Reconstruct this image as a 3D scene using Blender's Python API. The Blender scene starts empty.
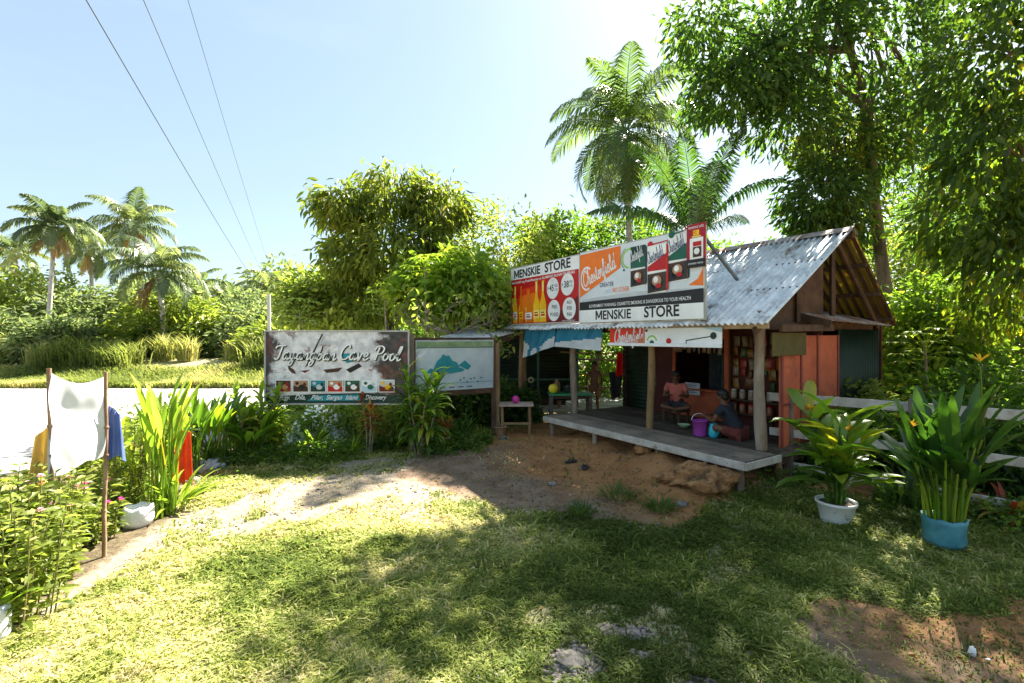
import bpy, math, random
import numpy as np
from mathutils import Vector, Matrix
random.seed(7)
rng = np.random.default_rng(11)
scene = bpy.context.scene
C = scene.collection

# ------------------------------------------------------------------ camera, sky, sun, exposure
H = 2.15
FPX = 480.0
cam_d = bpy.data.cameras.new("camera")
cam = bpy.data.objects.new("camera", cam_d)
C.objects.link(cam)
cam.location = (0, 0, H)
cam.rotation_euler = (math.radians(90), 0, 0)
cam_d.sensor_width = 36.0
cam_d.lens = FPX / 1024 * 36.0
cam_d.shift_y = -5.5 / 1024
cam_d.clip_start = 0.05
cam_d.clip_end = 3000
scene.camera = cam

SUN = Vector((0.60, 0.78, 1.06)).normalized()
sun_el = math.asin(SUN.z)
sun_az = math.atan2(SUN.x, SUN.y)
w = bpy.data.worlds.new("World")
scene.world = w
w.use_nodes = True
nt = w.node_tree
nt.nodes.clear()
out = nt.nodes.new("ShaderNodeOutputWorld")
bg = nt.nodes.new("ShaderNodeBackground")
sky = nt.nodes.new("ShaderNodeTexSky")
sky.sky_type = 'NISHITA'
sky.sun_disc = False
sky.sun_elevation = sun_el
sky.sun_rotation = sun_az
sky.air_density = 1.0
sky.dust_density = 1.2
sky.ozone_density = 1.0
tc = nt.nodes.new("ShaderNodeTexCoord")
mp = nt.nodes.new("ShaderNodeMapping")
mp.inputs['Scale'].default_value = (1.0, 1.0, 3.2)
no = nt.nodes.new("ShaderNodeTexNoise")
no.inputs['Scale'].default_value = 2.6
no.inputs['Detail'].default_value = 8
no.inputs['Roughness'].default_value = 0.6
rp = nt.nodes.new("ShaderNodeValToRGB")
rp.color_ramp.elements[0].position = 0.50
rp.color_ramp.elements[0].color = (0.50, 0.50, 0.50, 1)
rp.color_ramp.elements[1].position = 0.74
rp.color_ramp.elements[1].color = (0.85, 0.85, 0.85, 1)
mx = nt.nodes.new("ShaderNodeMix")
mx.data_type = 'RGBA'
mx.inputs['B'].default_value = (2.5, 3.25, 3.6, 1)
nt.links.new(tc.outputs['Generated'], mp.inputs['Vector'])
nt.links.new(mp.outputs['Vector'], no.inputs['Vector'])
nt.links.new(no.outputs['Fac'], rp.inputs['Fac'])
nt.links.new(rp.outputs['Color'], mx.inputs['Factor'])
nt.links.new(sky.outputs['Color'], mx.inputs['A'])
nt.links.new(mx.outputs['Result'], bg.inputs['Color'])
bg.inputs['Strength'].default_value = 0.05
nt.links.new(bg.outputs['Background'], out.inputs['Surface'])

sl = bpy.data.lights.new("sun", 'SUN')
sl.energy = 5.0
sl.angle = math.radians(0.53)
sl.color = (1.0, 0.93, 0.80)
so = bpy.data.objects.new("sun", sl)
C.objects.link(so)
so.rotation_euler = (-SUN).to_track_quat('-Z', 'Y').to_euler()
so.location = (20, 26, 40)

scene.view_settings.view_transform = 'Standard'
scene.view_settings.look = 'None'
scene.view_settings.exposure = 2.42
scene.view_settings.gamma = 1.0
scene.view_settings.use_curve_mapping = False
scene.cycles.max_bounces = 8
scene.cycles.diffuse_bounces = 3
scene.cycles.transmission_bounces = 4
scene.cycles.transparent_max_bounces = 4
scene.cycles.use_denoising = True

# ------------------------------------------------------------------ helpers
def hash2(ix, iy, s=0):
    h = (ix.astype(np.int64) * 374761393 + iy.astype(np.int64) * 668265263 + s * 1442695041) & 0xFFFFFFFF
    h = ((h ^ (h >> 13)) * 1274126177) & 0xFFFFFFFF
    return ((h ^ (h >> 16)) & 0xFFFF) / 65535.0

def noise2(x, y, sc=1.0, s=0):
    x = np.asarray(x, float) * sc; y = np.asarray(y, float) * sc
    ix = np.floor(x); iy = np.floor(y)
    fx = x - ix; fy = y - iy
    fx = fx * fx * (3 - 2 * fx); fy = fy * fy * (3 - 2 * fy)
    a = hash2(ix, iy, s); b = hash2(ix + 1, iy, s); c = hash2(ix, iy + 1, s); d = hash2(ix + 1, iy + 1, s)
    return (a * (1 - fx) + b * fx) * (1 - fy) + (c * (1 - fx) + d * fx) * fy

def fbm(x, y, sc=1.0, s=0, o=4):
    r = 0; a = 0.5; t = 0
    for k in range(o):
        r = r + a * noise2(x, y, sc * 2 ** k, s + k * 17); t += a; a *= 0.5
    return r / t

def noise3(p, sc=1.0, s=0):
    return (noise2(p[:, 0], p[:, 1] + 3.7 * p[:, 2], sc, s) + noise2(p[:, 1], p[:, 2] - 2.1 * p[:, 0], sc, s + 5)) / 2

def V(*a):
    return Vector(a)

class MB:
    """collects geometry, builds ONE mesh object"""
    def __init__(self):
        self.v = []; self.n = 0; self.li = []; self.lt = []; self.mi = []; self.r = []; self.sm = []
    def add(self, verts, faces, mat=0, rnd=0.5, smooth=False):
        verts = np.asarray([tuple(q) for q in verts], float) if not isinstance(verts, np.ndarray) else verts
        for f in faces:
            self.li.append(np.asarray(f, np.int64) + self.n)
            self.lt.append(len(f)); self.mi.append(mat); self.sm.append(smooth)
        self.v.append(verts); self.n += len(verts)
        self.r.append(np.full(len(verts), rnd) if np.isscalar(rnd) else np.asarray(rnd, float))
        return self
    def bulk(self, verts, faces, rnd, mat=0, smooth=False):
        """faces: (m,k) array"""
        self.li.append((faces + self.n).ravel())
        m, k = faces.shape
        self.lt.append(np.full(m, k)); self.mi.append(np.full(m, mat)); self.sm.append(np.full(m, smooth))
        self.v.append(verts); self.n += len(verts); self.r.append(rnd)
        return self
    def inst(self, tv, tf, M, P, rnd, mat=0, smooth=False):
        """template verts (k,3), faces (m,j), matrices (n,3,3) columns = axes, P (n,3)"""
        k = len(tv); n = len(P)
        vs = np.einsum('nij,kj->nki', M, tv) + P[:, None, :]
        fs = (tf[None, :, :] + (np.arange(n) * k)[:, None, None]).reshape(-1, tf.shape[1])
        self.bulk(vs.reshape(-1, 3), fs, np.repeat(rnd, k), mat, smooth)
        return self
    def box(self, c, s, R=None, mat=0, rnd=0.5, ch=0.0):
        hx, hy, hz = s[0] / 2, s[1] / 2, s[2] / 2
        c = Vector(c)
        ch = min(ch, hx * .45, hy * .45, hz * .45)
        if ch <= 0:
            vs = [Vector((x, y, z)) for x in (-hx, hx) for y in (-hy, hy) for z in (-hz, hz)]
            fs = [(0, 1, 3, 2), (4, 6, 7, 5), (0, 4, 5, 1), (2, 3, 7, 6), (0, 2, 6, 4), (1, 5, 7, 3)]
        else:
            vs = []; idx = {}
            for sx in (-1, 1):
                for sy in (-1, 1):
                    for sz in (-1, 1):
                        for ax in range(3):
                            p = [sx * (hx - ch), sy * (hy - ch), sz * (hz - ch)]
                            p[ax] = (sx * hx, sy * hy, sz * hz)[ax]
                            idx[(sx, sy, sz, ax)] = len(vs); vs.append(Vector(p))
            fs = []
            for ax in range(3):
                o = [a for a in range(3) if a != ax]
                for s1 in (-1, 1):
                    f = []
                    for (p, q) in ((-1, -1), (1, -1), (1, 1), (-1, 1)):
                        k = [0, 0, 0]; k[ax] = s1; k[o[0]] = p; k[o[1]] = q
                        f.append(idx[(k[0], k[1], k[2], ax)])
                    if s1 < 0: f.reverse()
                    fs.append(tuple(f))
            for ax in range(3):
                o = [a for a in range(3) if a != ax]
                for p in (-1, 1):
                    for q in (-1, 1):
                        f = []
                        for (t, a) in ((-1, o[0]), (1, o[0]), (1, o[1]), (-1, o[1])):
                            k = [0, 0, 0]; k[ax] = t; k[o[0]] = p; k[o[1]] = q
                            f.append(idx[(k[0], k[1], k[2], a)])
                        fs.append(tuple(f))
            for sx in (-1, 1):
                for sy in (-1, 1):
                    for sz in (-1, 1):
                        fs.append(tuple(idx[(sx, sy, sz, a)] for a in range(3)))
        if R is not None:
            vs = [R @ v for v in vs]
        return self.add([v + c for v in vs], fs, mat, rnd)
    def beam(self, p0, p1, w, h, up=(0, 0, 1), mat=0, rnd=0.5, ch=0.004):
        p0 = Vector(p0); p1 = Vector(p1); d = p1 - p0; L = d.length; d.normalize()
        s = d.cross(Vector(up))
        if s.length < 1e-4: s = d.cross(Vector((1, 0, 0)))
        s.normalize(); u = s.cross(d)
        R = Matrix((d, s, u)).transposed()
        return self.box((p0 + p1) / 2, (L, w, h), R, mat, rnd, ch)
    def tube(self, pts, rad, n=8, mat=0, rnd=0.5, smooth=True, cap=True, wob=0.0):
        pts = [Vector(p) for p in pts]
        if np.isscalar(rad): rad = [rad] * len(pts)
        vs = []; fs = []
        up = None
        for i, p in enumerate(pts):
            t = (pts[min(i + 1, len(pts) - 1)] - pts[max(i - 1, 0)])
            if t.length < 1e-9: t = Vector((0, 0, 1))
            t.normalize()
            if up is None:
                up = t.orthogonal().normalized()
            s = t.cross(up)
            if s.length < 1e-6: s = t.orthogonal()
            s.normalize(); up = s.cross(t).normalized()
            for k in range(n):
                a = 2 * math.pi * k / n
                r = rad[i] * (1 + (wob * (random.random() - .5) if wob else 0))
                vs.append(p + (s * math.cos(a) + up * math.sin(a)) * r)
        for i in range(len(pts) - 1):
            for k in range(n):
                k2 = (k + 1) % n
                fs.append((i * n + k, i * n + k2, (i + 1) * n + k2, (i + 1) * n + k))
        self.add(vs, fs, mat, rnd, smooth)
        if cap:
            self.add(vs[:n], [tuple(range(n))[::-1]], mat, rnd, False)
            self.add(vs[-n:], [tuple(range(n))], mat, rnd, False)
        return self
    def lathe(self, c, prof, n=20, mat=0, rnd=0.5, smooth=True, sq=None):
        c = Vector(c); vs = []; fs = []
        for (r, z) in prof:
            for k in range(n):
                a = 2 * math.pi * k / n
                vs.append(c + Vector((r * math.cos(a), r * math.sin(a), z)))
        for i in range(len(prof) - 1):
            for k in range(n):
                k2 = (k + 1) % n
                fs.append((i * n + k, i * n + k2, (i + 1) * n + k2, (i + 1) * n + k))
        self.add(vs, fs, mat, rnd, smooth)
        return self
    def ball(self, c, r, n=14, m=9, mat=0, rnd=0.5, jit=0.0, R=None):
        c = Vector(c)
        if np.isscalar(r): r = (r, r, r)
        vs = [Vector((0, 0, -r[2]))]; fs = []
        for i in range(1, m):
            ph = -math.pi / 2 + math.pi * i / m
            for k in range(n):
                a = 2 * math.pi * k / n
                j = 1 + jit * (random.random() - .5)
                vs.append(Vector((r[0] * math.cos(ph) * math.cos(a) * j, r[1] * math.cos(ph) * math.sin(a) * j, r[2] * math.sin(ph) * j)))
        vs.append(Vector((0, 0, r[2])))
        for k in range(n):
            k2 = (k + 1) % n
            fs.append((0, 1 + k2, 1 + k))
            for i in range(m - 2):
                b = 1 + i * n
                fs.append((b + k, b + k2, b + n + k2, b + n + k))
            b = 1 + (m - 2) * n
            fs.append((b + k, b + k2, len(vs) - 1))
        if R is not None: vs = [R @ v for v in vs]
        return self.add([v + c for v in vs], fs, mat, rnd, True)
    def build(self, name, mats, parent=None, label=None, cat=None, group=None, kind=None):
        me = bpy.data.meshes.new(name)
        vs = np.concatenate(self.v) if self.v else np.zeros((0, 3))
        li = np.concatenate([np.asarray(x).ravel() for x in self.li]).astype(np.int32)
        lt = np.concatenate([np.atleast_1d(x) for x in self.lt]).astype(np.int32)
        mi = np.concatenate([np.atleast_1d(x) for x in self.mi]).astype(np.int32)
        sm = np.concatenate([np.atleast_1d(x) for x in self.sm]).astype(bool)
        org = Vector((0, 0, 0))
        me.vertices.add(len(vs)); me.vertices.foreach_set('co', vs.astype(np.float32).ravel())
        me.loops.add(len(li)); me.loops.foreach_set('vertex_index', li)
        me.polygons.add(len(lt))
        ls = np.concatenate([[0], np.cumsum(lt)[:-1]]).astype(np.int32)
        me.polygons.foreach_set('loop_start', ls)
        try: me.polygons.foreach_set('loop_total', lt)
        except Exception: pass
        me.polygons.foreach_set('material_index', mi)
        me.polygons.foreach_set('use_smooth', sm)
        at = me.attributes.new('rnd', 'FLOAT', 'POINT')
        at.data.foreach_set('value', np.concatenate(self.r).astype(np.float32))
        me.update(calc_edges=True); me.validate()
        if not isinstance(mats, (list, tuple)): mats = [mats]
        for m in mats: me.materials.append(m)
        o = bpy.data.objects.new(name, me)
        C.objects.link(o)
        if parent is not None:
            o.parent = parent
            o.matrix_parent_inverse = parent.matrix_basis.inverted()
        tag(o, label, cat, group, kind)
        return o

def tag(o, label=None, cat=None, group=None, kind=None):
    if label: o['label'] = label
    if cat: o['category'] = cat
    if group: o['group'] = group
    if kind: o['kind'] = kind
    return o

def thing(name, loc, label, cat, group=None):
    o = bpy.data.objects.new(name, None)
    o.empty_display_size = 0.2
    o.location = loc
    C.objects.link(o)
    return tag(o, label, cat, group)

# ------------------------------------------------------------------ materials
def lin(c):
    """sRGB 0-255 to linear"""
    r = []
    for x in c:
        x = x / 255.0
        r.append(x / 12.92 if x <= 0.04045 else ((x + 0.055) / 1.055) ** 2.4)
    return tuple(r) + (1,)

_m = {}
def mat(name, c1, c2=None, rough=0.7, scale=6.0, bump=0.0, bscale=30.0, metal=0.0, spec=0.4, stretch=(1, 1, 1), trans=0.0, coord='Object', p0=0.35, p1=0.65, detail=6, c3=None, sc3=2.0, t3=(0.55, 0.65), tone=0.0):
    if name in _m: return _m[name]
    m = bpy.data.materials.new(name); m.use_nodes = True
    n = m.node_tree.nodes; l = m.node_tree.links; n.clear()
    o = n.new("ShaderNodeOutputMaterial"); b = n.new("ShaderNodeBsdfPrincipled")
    b.inputs['Roughness'].default_value = rough; b.inputs['Metallic'].default_value = metal
    b.inputs['Specular IOR Level'].default_value = spec
    t = n.new("ShaderNodeTexCoord"); mpn = n.new("ShaderNodeMapping"); mpn.inputs['Scale'].default_value = stretch
    l.new(t.outputs[coord], mpn.inputs['Vector'])
    c1 = tuple(c1)[:3] + (1,); c2 = tuple(c2)[:3] + (1,) if c2 else c1
    nz = n.new("ShaderNodeTexNoise"); nz.inputs['Scale'].default_value = scale; nz.inputs['Detail'].default_value = detail
    nz.inputs['Roughness'].default_value = 0.62
    l.new(mpn.outputs['Vector'], nz.inputs['Vector'])
    cr = n.new("ShaderNodeValToRGB")
    cr.color_ramp.elements[0].position = p0; cr.color_ramp.elements[0].color = c1
    cr.color_ramp.elements[1].position = p1; cr.color_ramp.elements[1].color = c2
    l.new(nz.outputs['Fac'], cr.inputs['Fac'])
    col = cr.outputs['Color']
    if c3:
        n3 = n.new("ShaderNodeTexNoise"); n3.inputs['Scale'].default_value = sc3; n3.inputs['Detail'].default_value = 7
        n3.inputs['Roughness'].default_value = 0.7
        l.new(mpn.outputs['Vector'], n3.inputs['Vector'])
        r3 = n.new("ShaderNodeValToRGB"); r3.color_ramp.elements[0].position = t3[0]; r3.color_ramp.elements[1].position = t3[1]
        l.new(n3.outputs['Fac'], r3.inputs['Fac'])
        x3 = n.new("ShaderNodeMix"); x3.data_type = 'RGBA'; x3.inputs['B'].default_value = tuple(c3)[:3] + (1,)
        l.new(r3.outputs['Color'], x3.inputs['Factor']); l.new(col, x3.inputs['A'])
        col = x3.outputs['Result']
    if tone:
        ar = n.new("ShaderNodeAttribute"); ar.attribute_name = 'rnd'; mr = n.new("ShaderNodeMapRange"); mr.inputs['To Min'].default_value = 1 - tone; mr.inputs['To Max'].default_value = 1 + tone
        l.new(ar.outputs['Fac'], mr.inputs['Value']); cb_ = n.new("ShaderNodeMix"); cb_.data_type = 'RGBA'; cb_.blend_type = 'MULTIPLY'; cb_.inputs['Factor'].default_value = 1
        l.new(col, cb_.inputs['A']); l.new(mr.outputs['Result'], cb_.inputs['B']); col = cb_.outputs['Result']
    l.new(col, b.inputs['Base Color'])
    if bump:
        nb = n.new("ShaderNodeTexNoise"); nb.inputs['Scale'].default_value = bscale; nb.inputs['Detail'].default_value = 5
        l.new(mpn.outputs['Vector'], nb.inputs['Vector'])
        bp = n.new("ShaderNodeBump"); bp.inputs['Strength'].default_value = bump; bp.inputs['Distance'].default_value = 0.02
        l.new(nb.outputs['Fac'], bp.inputs['Height']); l.new(bp.outputs['Normal'], b.inputs['Normal'])
    if trans > 0:
        tr = n.new("ShaderNodeBsdfTranslucent"); l.new(col, tr.inputs['Color'])
        mxs = n.new("ShaderNodeMixShader"); mxs.inputs['Fac'].default_value = trans
        l.new(b.outputs['BSDF'], mxs.inputs[1]); l.new(tr.outputs['BSDF'], mxs.inputs[2])
        l.new(mxs.outputs['Shader'], o.inputs['Surface'])
    else:
        l.new(b.outputs['BSDF'], o.inputs['Surface'])
    _m[name] = m
    return m

def leafmat(name, cols, tcol, trans=0.45, rough=0.45, spec=0.35):
    """cols: list of (pos, rgb) over the per-leaf value rnd"""
    if name in _m: return _m[name]
    m = bpy.data.materials.new(name); m.use_nodes = True
    n = m.node_tree.nodes; l = m.node_tree.links; n.clear()
    o = n.new("ShaderNodeOutputMaterial"); b = n.new("ShaderNodeBsdfPrincipled")
    b.inputs['Roughness'].default_value = rough; b.inputs['Specular IOR Level'].default_value = spec
    a = n.new("ShaderNodeAttribute"); a.attribute_name = 'rnd'
    cr = n.new("ShaderNodeValToRGB"); e = cr.color_ramp.elements
    while len(e) < len(cols): e.new(0.5)
    for i, (p, c) in enumerate(cols):
        e[i].position = p; e[i].color = tuple(c)[:3] + (1,)
    l.new(a.outputs['Fac'], cr.inputs['Fac']); l.new(cr.outputs['Color'], b.inputs['Base Color'])
    tr = n.new("ShaderNodeBsdfTranslucent")
    mm = n.new("ShaderNodeMix"); mm.data_type = 'RGBA'; mm.blend_type = 'MULTIPLY'; mm.inputs['Factor'].default_value = 1
    mm.inputs['B'].default_value = tuple(tcol)[:3] + (1,)
    l.new(cr.outputs['Color'], mm.inputs['A']); l.new(mm.outputs['Result'], tr.inputs['Color'])
    mxs = n.new("ShaderNodeMixShader"); mxs.inputs['Fac'].default_value = trans
    l.new(b.outputs['BSDF'], mxs.inputs[1]); l.new(tr.outputs['BSDF'], mxs.inputs[2])
    l.new(mxs.outputs['Shader'], o.inputs['Surface'])
    _m[name] = m
    return m

T_Y = (2.8, 3.1, 1.2)
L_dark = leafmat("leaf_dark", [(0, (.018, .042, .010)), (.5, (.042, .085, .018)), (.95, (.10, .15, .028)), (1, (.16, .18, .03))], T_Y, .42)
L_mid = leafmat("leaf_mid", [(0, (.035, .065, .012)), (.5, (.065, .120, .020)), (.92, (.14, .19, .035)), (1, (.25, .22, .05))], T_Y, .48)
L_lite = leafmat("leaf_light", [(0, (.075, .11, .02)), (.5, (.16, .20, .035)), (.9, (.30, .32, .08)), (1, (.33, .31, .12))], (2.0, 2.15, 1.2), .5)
L_far = leafmat("leaf_far_hazed", [(0, (.07, .105, .045)), (.5, (.14, .18, .075)), (.9, (.27, .30, .14)), (1, (.30, .30, .14))], (1.75, 1.85, 1.2), .5, .6)  # distance haze put into the leaf colour: paler and greyer than near foliage
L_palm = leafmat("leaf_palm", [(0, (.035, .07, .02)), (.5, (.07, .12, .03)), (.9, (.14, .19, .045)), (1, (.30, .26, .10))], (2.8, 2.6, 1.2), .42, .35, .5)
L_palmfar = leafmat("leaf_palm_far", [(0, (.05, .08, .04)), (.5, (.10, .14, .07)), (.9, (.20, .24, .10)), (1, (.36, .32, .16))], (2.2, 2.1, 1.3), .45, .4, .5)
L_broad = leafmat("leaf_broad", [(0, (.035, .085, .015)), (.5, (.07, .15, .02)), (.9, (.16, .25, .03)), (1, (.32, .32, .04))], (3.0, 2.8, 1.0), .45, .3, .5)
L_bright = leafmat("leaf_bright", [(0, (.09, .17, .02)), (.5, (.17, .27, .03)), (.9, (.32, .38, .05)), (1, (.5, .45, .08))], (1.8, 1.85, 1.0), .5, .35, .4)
L_croton = leafmat("leaf_croton", [(0, (.16, .03, .015)), (.4, (.30, .05, .02)), (.6, (.35, .22, .03)), (1, (.14, .20, .03))], (2.2, 1.8, 1.0), .4, .35, .5)
L_dry = leafmat("leaf_dry", [(0, (.16, .09, .04)), (1, (.40, .28, .14))], (1.6, 1.4, 1.0), .3, .8, .1)
L_grass = leafmat("grass_blade", [(0, (.07, .105, .018)), (.33, (.17, .225, .04)), (.56, (.33, .36, .10)), (.76, (.52, .48, .24)), (1, (.64, .56, .38))], (1.55, 1.5, 1.1), .45, .6, .2)
L_verge = leafmat("grass_verge", [(0, (.10, .14, .03)), (.5, (.21, .25, .07)), (1, (.42, .38, .18))], (1.8, 1.7, 1.1), .45, .7, .2)
M_bark = mat("bark", (.06, .045, .03), (.20, .16, .12), .9, 5, .6, 25, stretch=(1, 1, .3))
M_barkp = mat("bark_pale", (.20, .17, .14), (.42, .38, .33), .9, 4, .5, 20, stretch=(1, 1, 2.5))
M_twig = mat("twig_bark", (.16, .12, .08), (.34, .27, .20), .9, 8, .3, 30)

# leaf templates (x = along the leaf, y = across, z = normal)
T2v = np.array([(0, 0, 0), (.45, .5, .08), (.45, -.5, .08), (1, 0, -.12)], float)
T2f = np.array([(0, 3, 1), (0, 2, 3)])
T4v = np.array([(0, 0, 0), (.28, .42, .07), (.28, -.42, .07), (.30, 0, .0), (.68, .40, .0), (.68, -.40, .0), (.68, 0, -.07), (1.02, 0, -.24)], float)
T4f = np.array([(0, 3, 1), (0, 2, 3), (3, 6, 4), (3, 4, 1), (3, 2, 5), (3, 5, 6), (6, 7, 4), (6, 5, 7)])

def norm(a):
    return a / np.maximum(np.linalg.norm(a, axis=-1, keepdims=True), 1e-9)

def frames(d, up=None, roll=None):
    """matrices whose columns are d, side, normal"""
    d = norm(d)
    if up is None: up = np.tile(np.array([0, 0, 1.0]), (len(d), 1))
    s = np.cross(up, d)
    bad = np.linalg.norm(s, axis=1) < 1e-3
    s[bad] = (1, 0, 0)
    s = norm(s); n = np.cross(d, s)
    if roll is not None:
        c = np.cos(roll)[:, None]; q = np.sin(roll)[:, None]
        s, n = s * c + n * q, n * c - s * q
    return np.stack([d, s, n], axis=2)

def leaves_at(mb, P, D, size, width=0.42, rnd=None, tmpl=2, roll=0.9, mat=0):
    n = len(P)
    M = frames(D, None, rng.normal(0, roll, n))
    sz = size * rng.uniform(.7, 1.25, n)
    M = M * sz[:, None, None]
    M[:, :, 1] *= width
    tv, tf = (T2v, T2f) if tmpl == 2 else (T4v, T4f)
    if rnd is None: rnd = np.clip(rng.normal(.45, .22, n), 0, 1)
    mb.inst(tv, tf, M, P, rnd, mat)

def crown(mb, blobs, size, per=16, spread=0.35, droop=0.4, width=0.42, tmpl=2, gap=0.42, gsc=1.1, shell=0.55, seed=0, hue=None, roll=0.9):
    """twig tips spread through the blobs; each tip carries a spray of leaves"""
    tips_all = []
    for (c, r, n) in blobs:
        u = norm(rng.normal(size=(n, 3)))
        rad = shell + (1.06 - shell) * rng.random(n) ** 0.6
        rad = rad * (0.82 + .36 * noise3(u * 2.2 + seed, 1.3, seed))
        t = np.array(c) + u * rad[:, None] * np.array(r)
        keep = (noise3(t, gsc, seed + 3) * .7 + noise3(t, gsc * 2.7, seed + 4) * .3) > gap + .055
        tips_all.append((t[keep], u[keep]))
    tips = np.concatenate([t for t, _ in tips_all]); us = np.concatenate([u for _, u in tips_all])
    n = len(tips)
    tint = np.clip(.5 + (noise3(tips, .8, seed + 9) - .5) * 1.1, 0, 1)
    idx = np.repeat(np.arange(n), per)
    out_ = us[idx] * np.array([1, 1, .6])
    d = norm(out_ + rng.normal(0, .55, (len(idx), 3)) + np.array([0, 0, -droop]))
    P = tips[idx] + rng.normal(0, spread * .55, (len(idx), 3)) + d * spread * .3
    rnd = np.clip(tint[idx] * .7 + rng.normal(.14, .15, len(idx)), 0, 1)
    rare = rng.random(len(idx)) < .012
    rnd[rare] = 1.0
    leaves_at(mb, P, d, size, width, rnd, tmpl, roll)
    return tips

def limb_pts(p0, p1, sag=0.15, k=6, j=.05):
    p0 = Vector(p0); p1 = Vector(p1); L = (p1 - p0).length; o = []
    for i in range(k + 1):
        t = i / k
        p = p0.lerp(p1, t)
        p.z += math.sin(t * math.pi) * L * sag
        if 0 < i < k: p += Vector((random.gauss(0, j), random.gauss(0, j), random.gauss(0, j))) * L * .3
        o.append(p)
    return o

def broad_tree(name, base, h, r0, blobs, leaf, size, label, group=None, bark=None, per=16, trunkpts=None, nlimb=26, **kw):
    root = thing(name, base, label, "tree", group)
    tb = MB()
    base = Vector(base)
    if trunkpts is None:
        c0 = Vector(blobs[0][0])
        trunkpts = limb_pts(base - V(0, 0, .1), V(c0.x, c0.y, base.z + h), 0, 7, .06)
    k = len(trunkpts)
    tb.tube(trunkpts, [r0 * (1.25 - .75 * i / (k - 1)) if i else r0 * 1.6 for i in range(k)], 12, wob=.12)
    cb = MB()
    tips = crown(cb, [(c, r, int(n * 1.35)) for (c, r, n) in blobs], size, per=per, **kw)
    for (c, r, n) in blobs:
        i = random.randrange(k // 2, k)
        q = limb_pts(trunkpts[i], c, .08, 6)
        tb.tube(q, [r0 * .5 * (1 - .75 * t / 6) for t in range(7)], 7)
        near = tips[np.argsort(np.linalg.norm(tips - np.array(c), axis=1))[:max(60, len(tips) // len(blobs))]]
        for t in range(max(2, nlimb // len(blobs))):
            e = near[random.randrange(len(near))]
            q2 = limb_pts(q[random.randrange(2, 7)], Vector(e), .1, 4)
            tb.tube(q2, [r0 * .16, r0 * .13, r0 * .10, r0 * .07, r0 * .03], 5)
    tb.build("trunk", bark or M_bark, root)
    cb.build("crown", leaf, root)
    return root

def frond(mb, base, az, el, L, droop, rnd, nleaf=44, lw=.035, ll=.3, hang=.5, mat=0, twist=0.0, rach=.022):
    """one pinnate palm frond: rachis curve plus leaflets"""
    k = 14
    p = Vector(base); pts = [p.copy()]; e = el
    h = Vector((math.cos(az), math.sin(az), 0))
    for i in range(k):
        t = i / k
        e = el - droop * (t ** 1.3)
        p = p + (h * math.cos(e) + Vector((0, 0, math.sin(e)))) * (L / k)
        pts.append(p.copy())
    mb.tube(pts, [rach * (1 - .85 * i / k) for i in range(k + 1)], 5, mat, min(rnd + .25, .9))
    A = np.array([tuple(q) for q in pts])
    ts = np.linspace(.14, .995, nleaf)
    f = ts * k; i0 = np.minimum(f.astype(int), k - 1); fr = (f - i0)[:, None]
    P0 = A[i0] * (1 - fr) + A[i0 + 1] * fr
    T = norm(A[i0 + 1] - A[i0])
    S = norm(np.cross(T, np.array([0, 0, 1.0])))
    N = np.cross(S, T)
    for sgn in (-1, 1):
        le = L * ll * (np.sin(np.pi * np.clip(ts * .86 + .12, 0, 1)) ** .7) * rng.uniform(.88, 1.1, nleaf)
        ang = rng.normal(0, .07, nleaf)
        fw = .35 + .55 * ts + ang
        D = norm(S * sgn + T * fw[:, None] + N * (.25 + rng.normal(0, .08, nleaf))[:, None] + np.array([0, 0, -.12]))
        M1 = P0 + D * (le * .45)[:, None]
        D2 = norm(D + np.array([0, 0, -1.15]) * (hang * rng.uniform(.6, 1.4, nleaf))[:, None])
        E = M1 + D2 * (le * .6)[:, None]
        Wd = T * (lw * .5)
        vs = np.stack([P0 - Wd * .5, P0 + Wd * .5, M1 - Wd, M1 + Wd, E], axis=1).reshape(-1, 3)
        b = (np.arange(nleaf) * 5)[:, None]
        q = (np.array([[0, 1, 3, 2]]) + b); t3 = (np.array([[2, 3, 4]]) + b)
        r = np.repeat(np.clip(rnd + rng.normal(0, .1, nleaf), 0, 1), 5)
        # both face sets share the verts
        mb.li.append((q + mb.n).ravel()); mb.lt.append(np.full(nleaf, 4)); mb.mi.append(np.full(nleaf, mat)); mb.sm.append(np.full(nleaf, False))
        mb.li.append((t3 + mb.n).ravel()); mb.lt.append(np.full(nleaf, 3)); mb.mi.append(np.full(nleaf, mat)); mb.sm.append(np.full(nleaf, False))
        mb.v.append(vs); mb.n += len(vs); mb.r.append(r)

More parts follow.
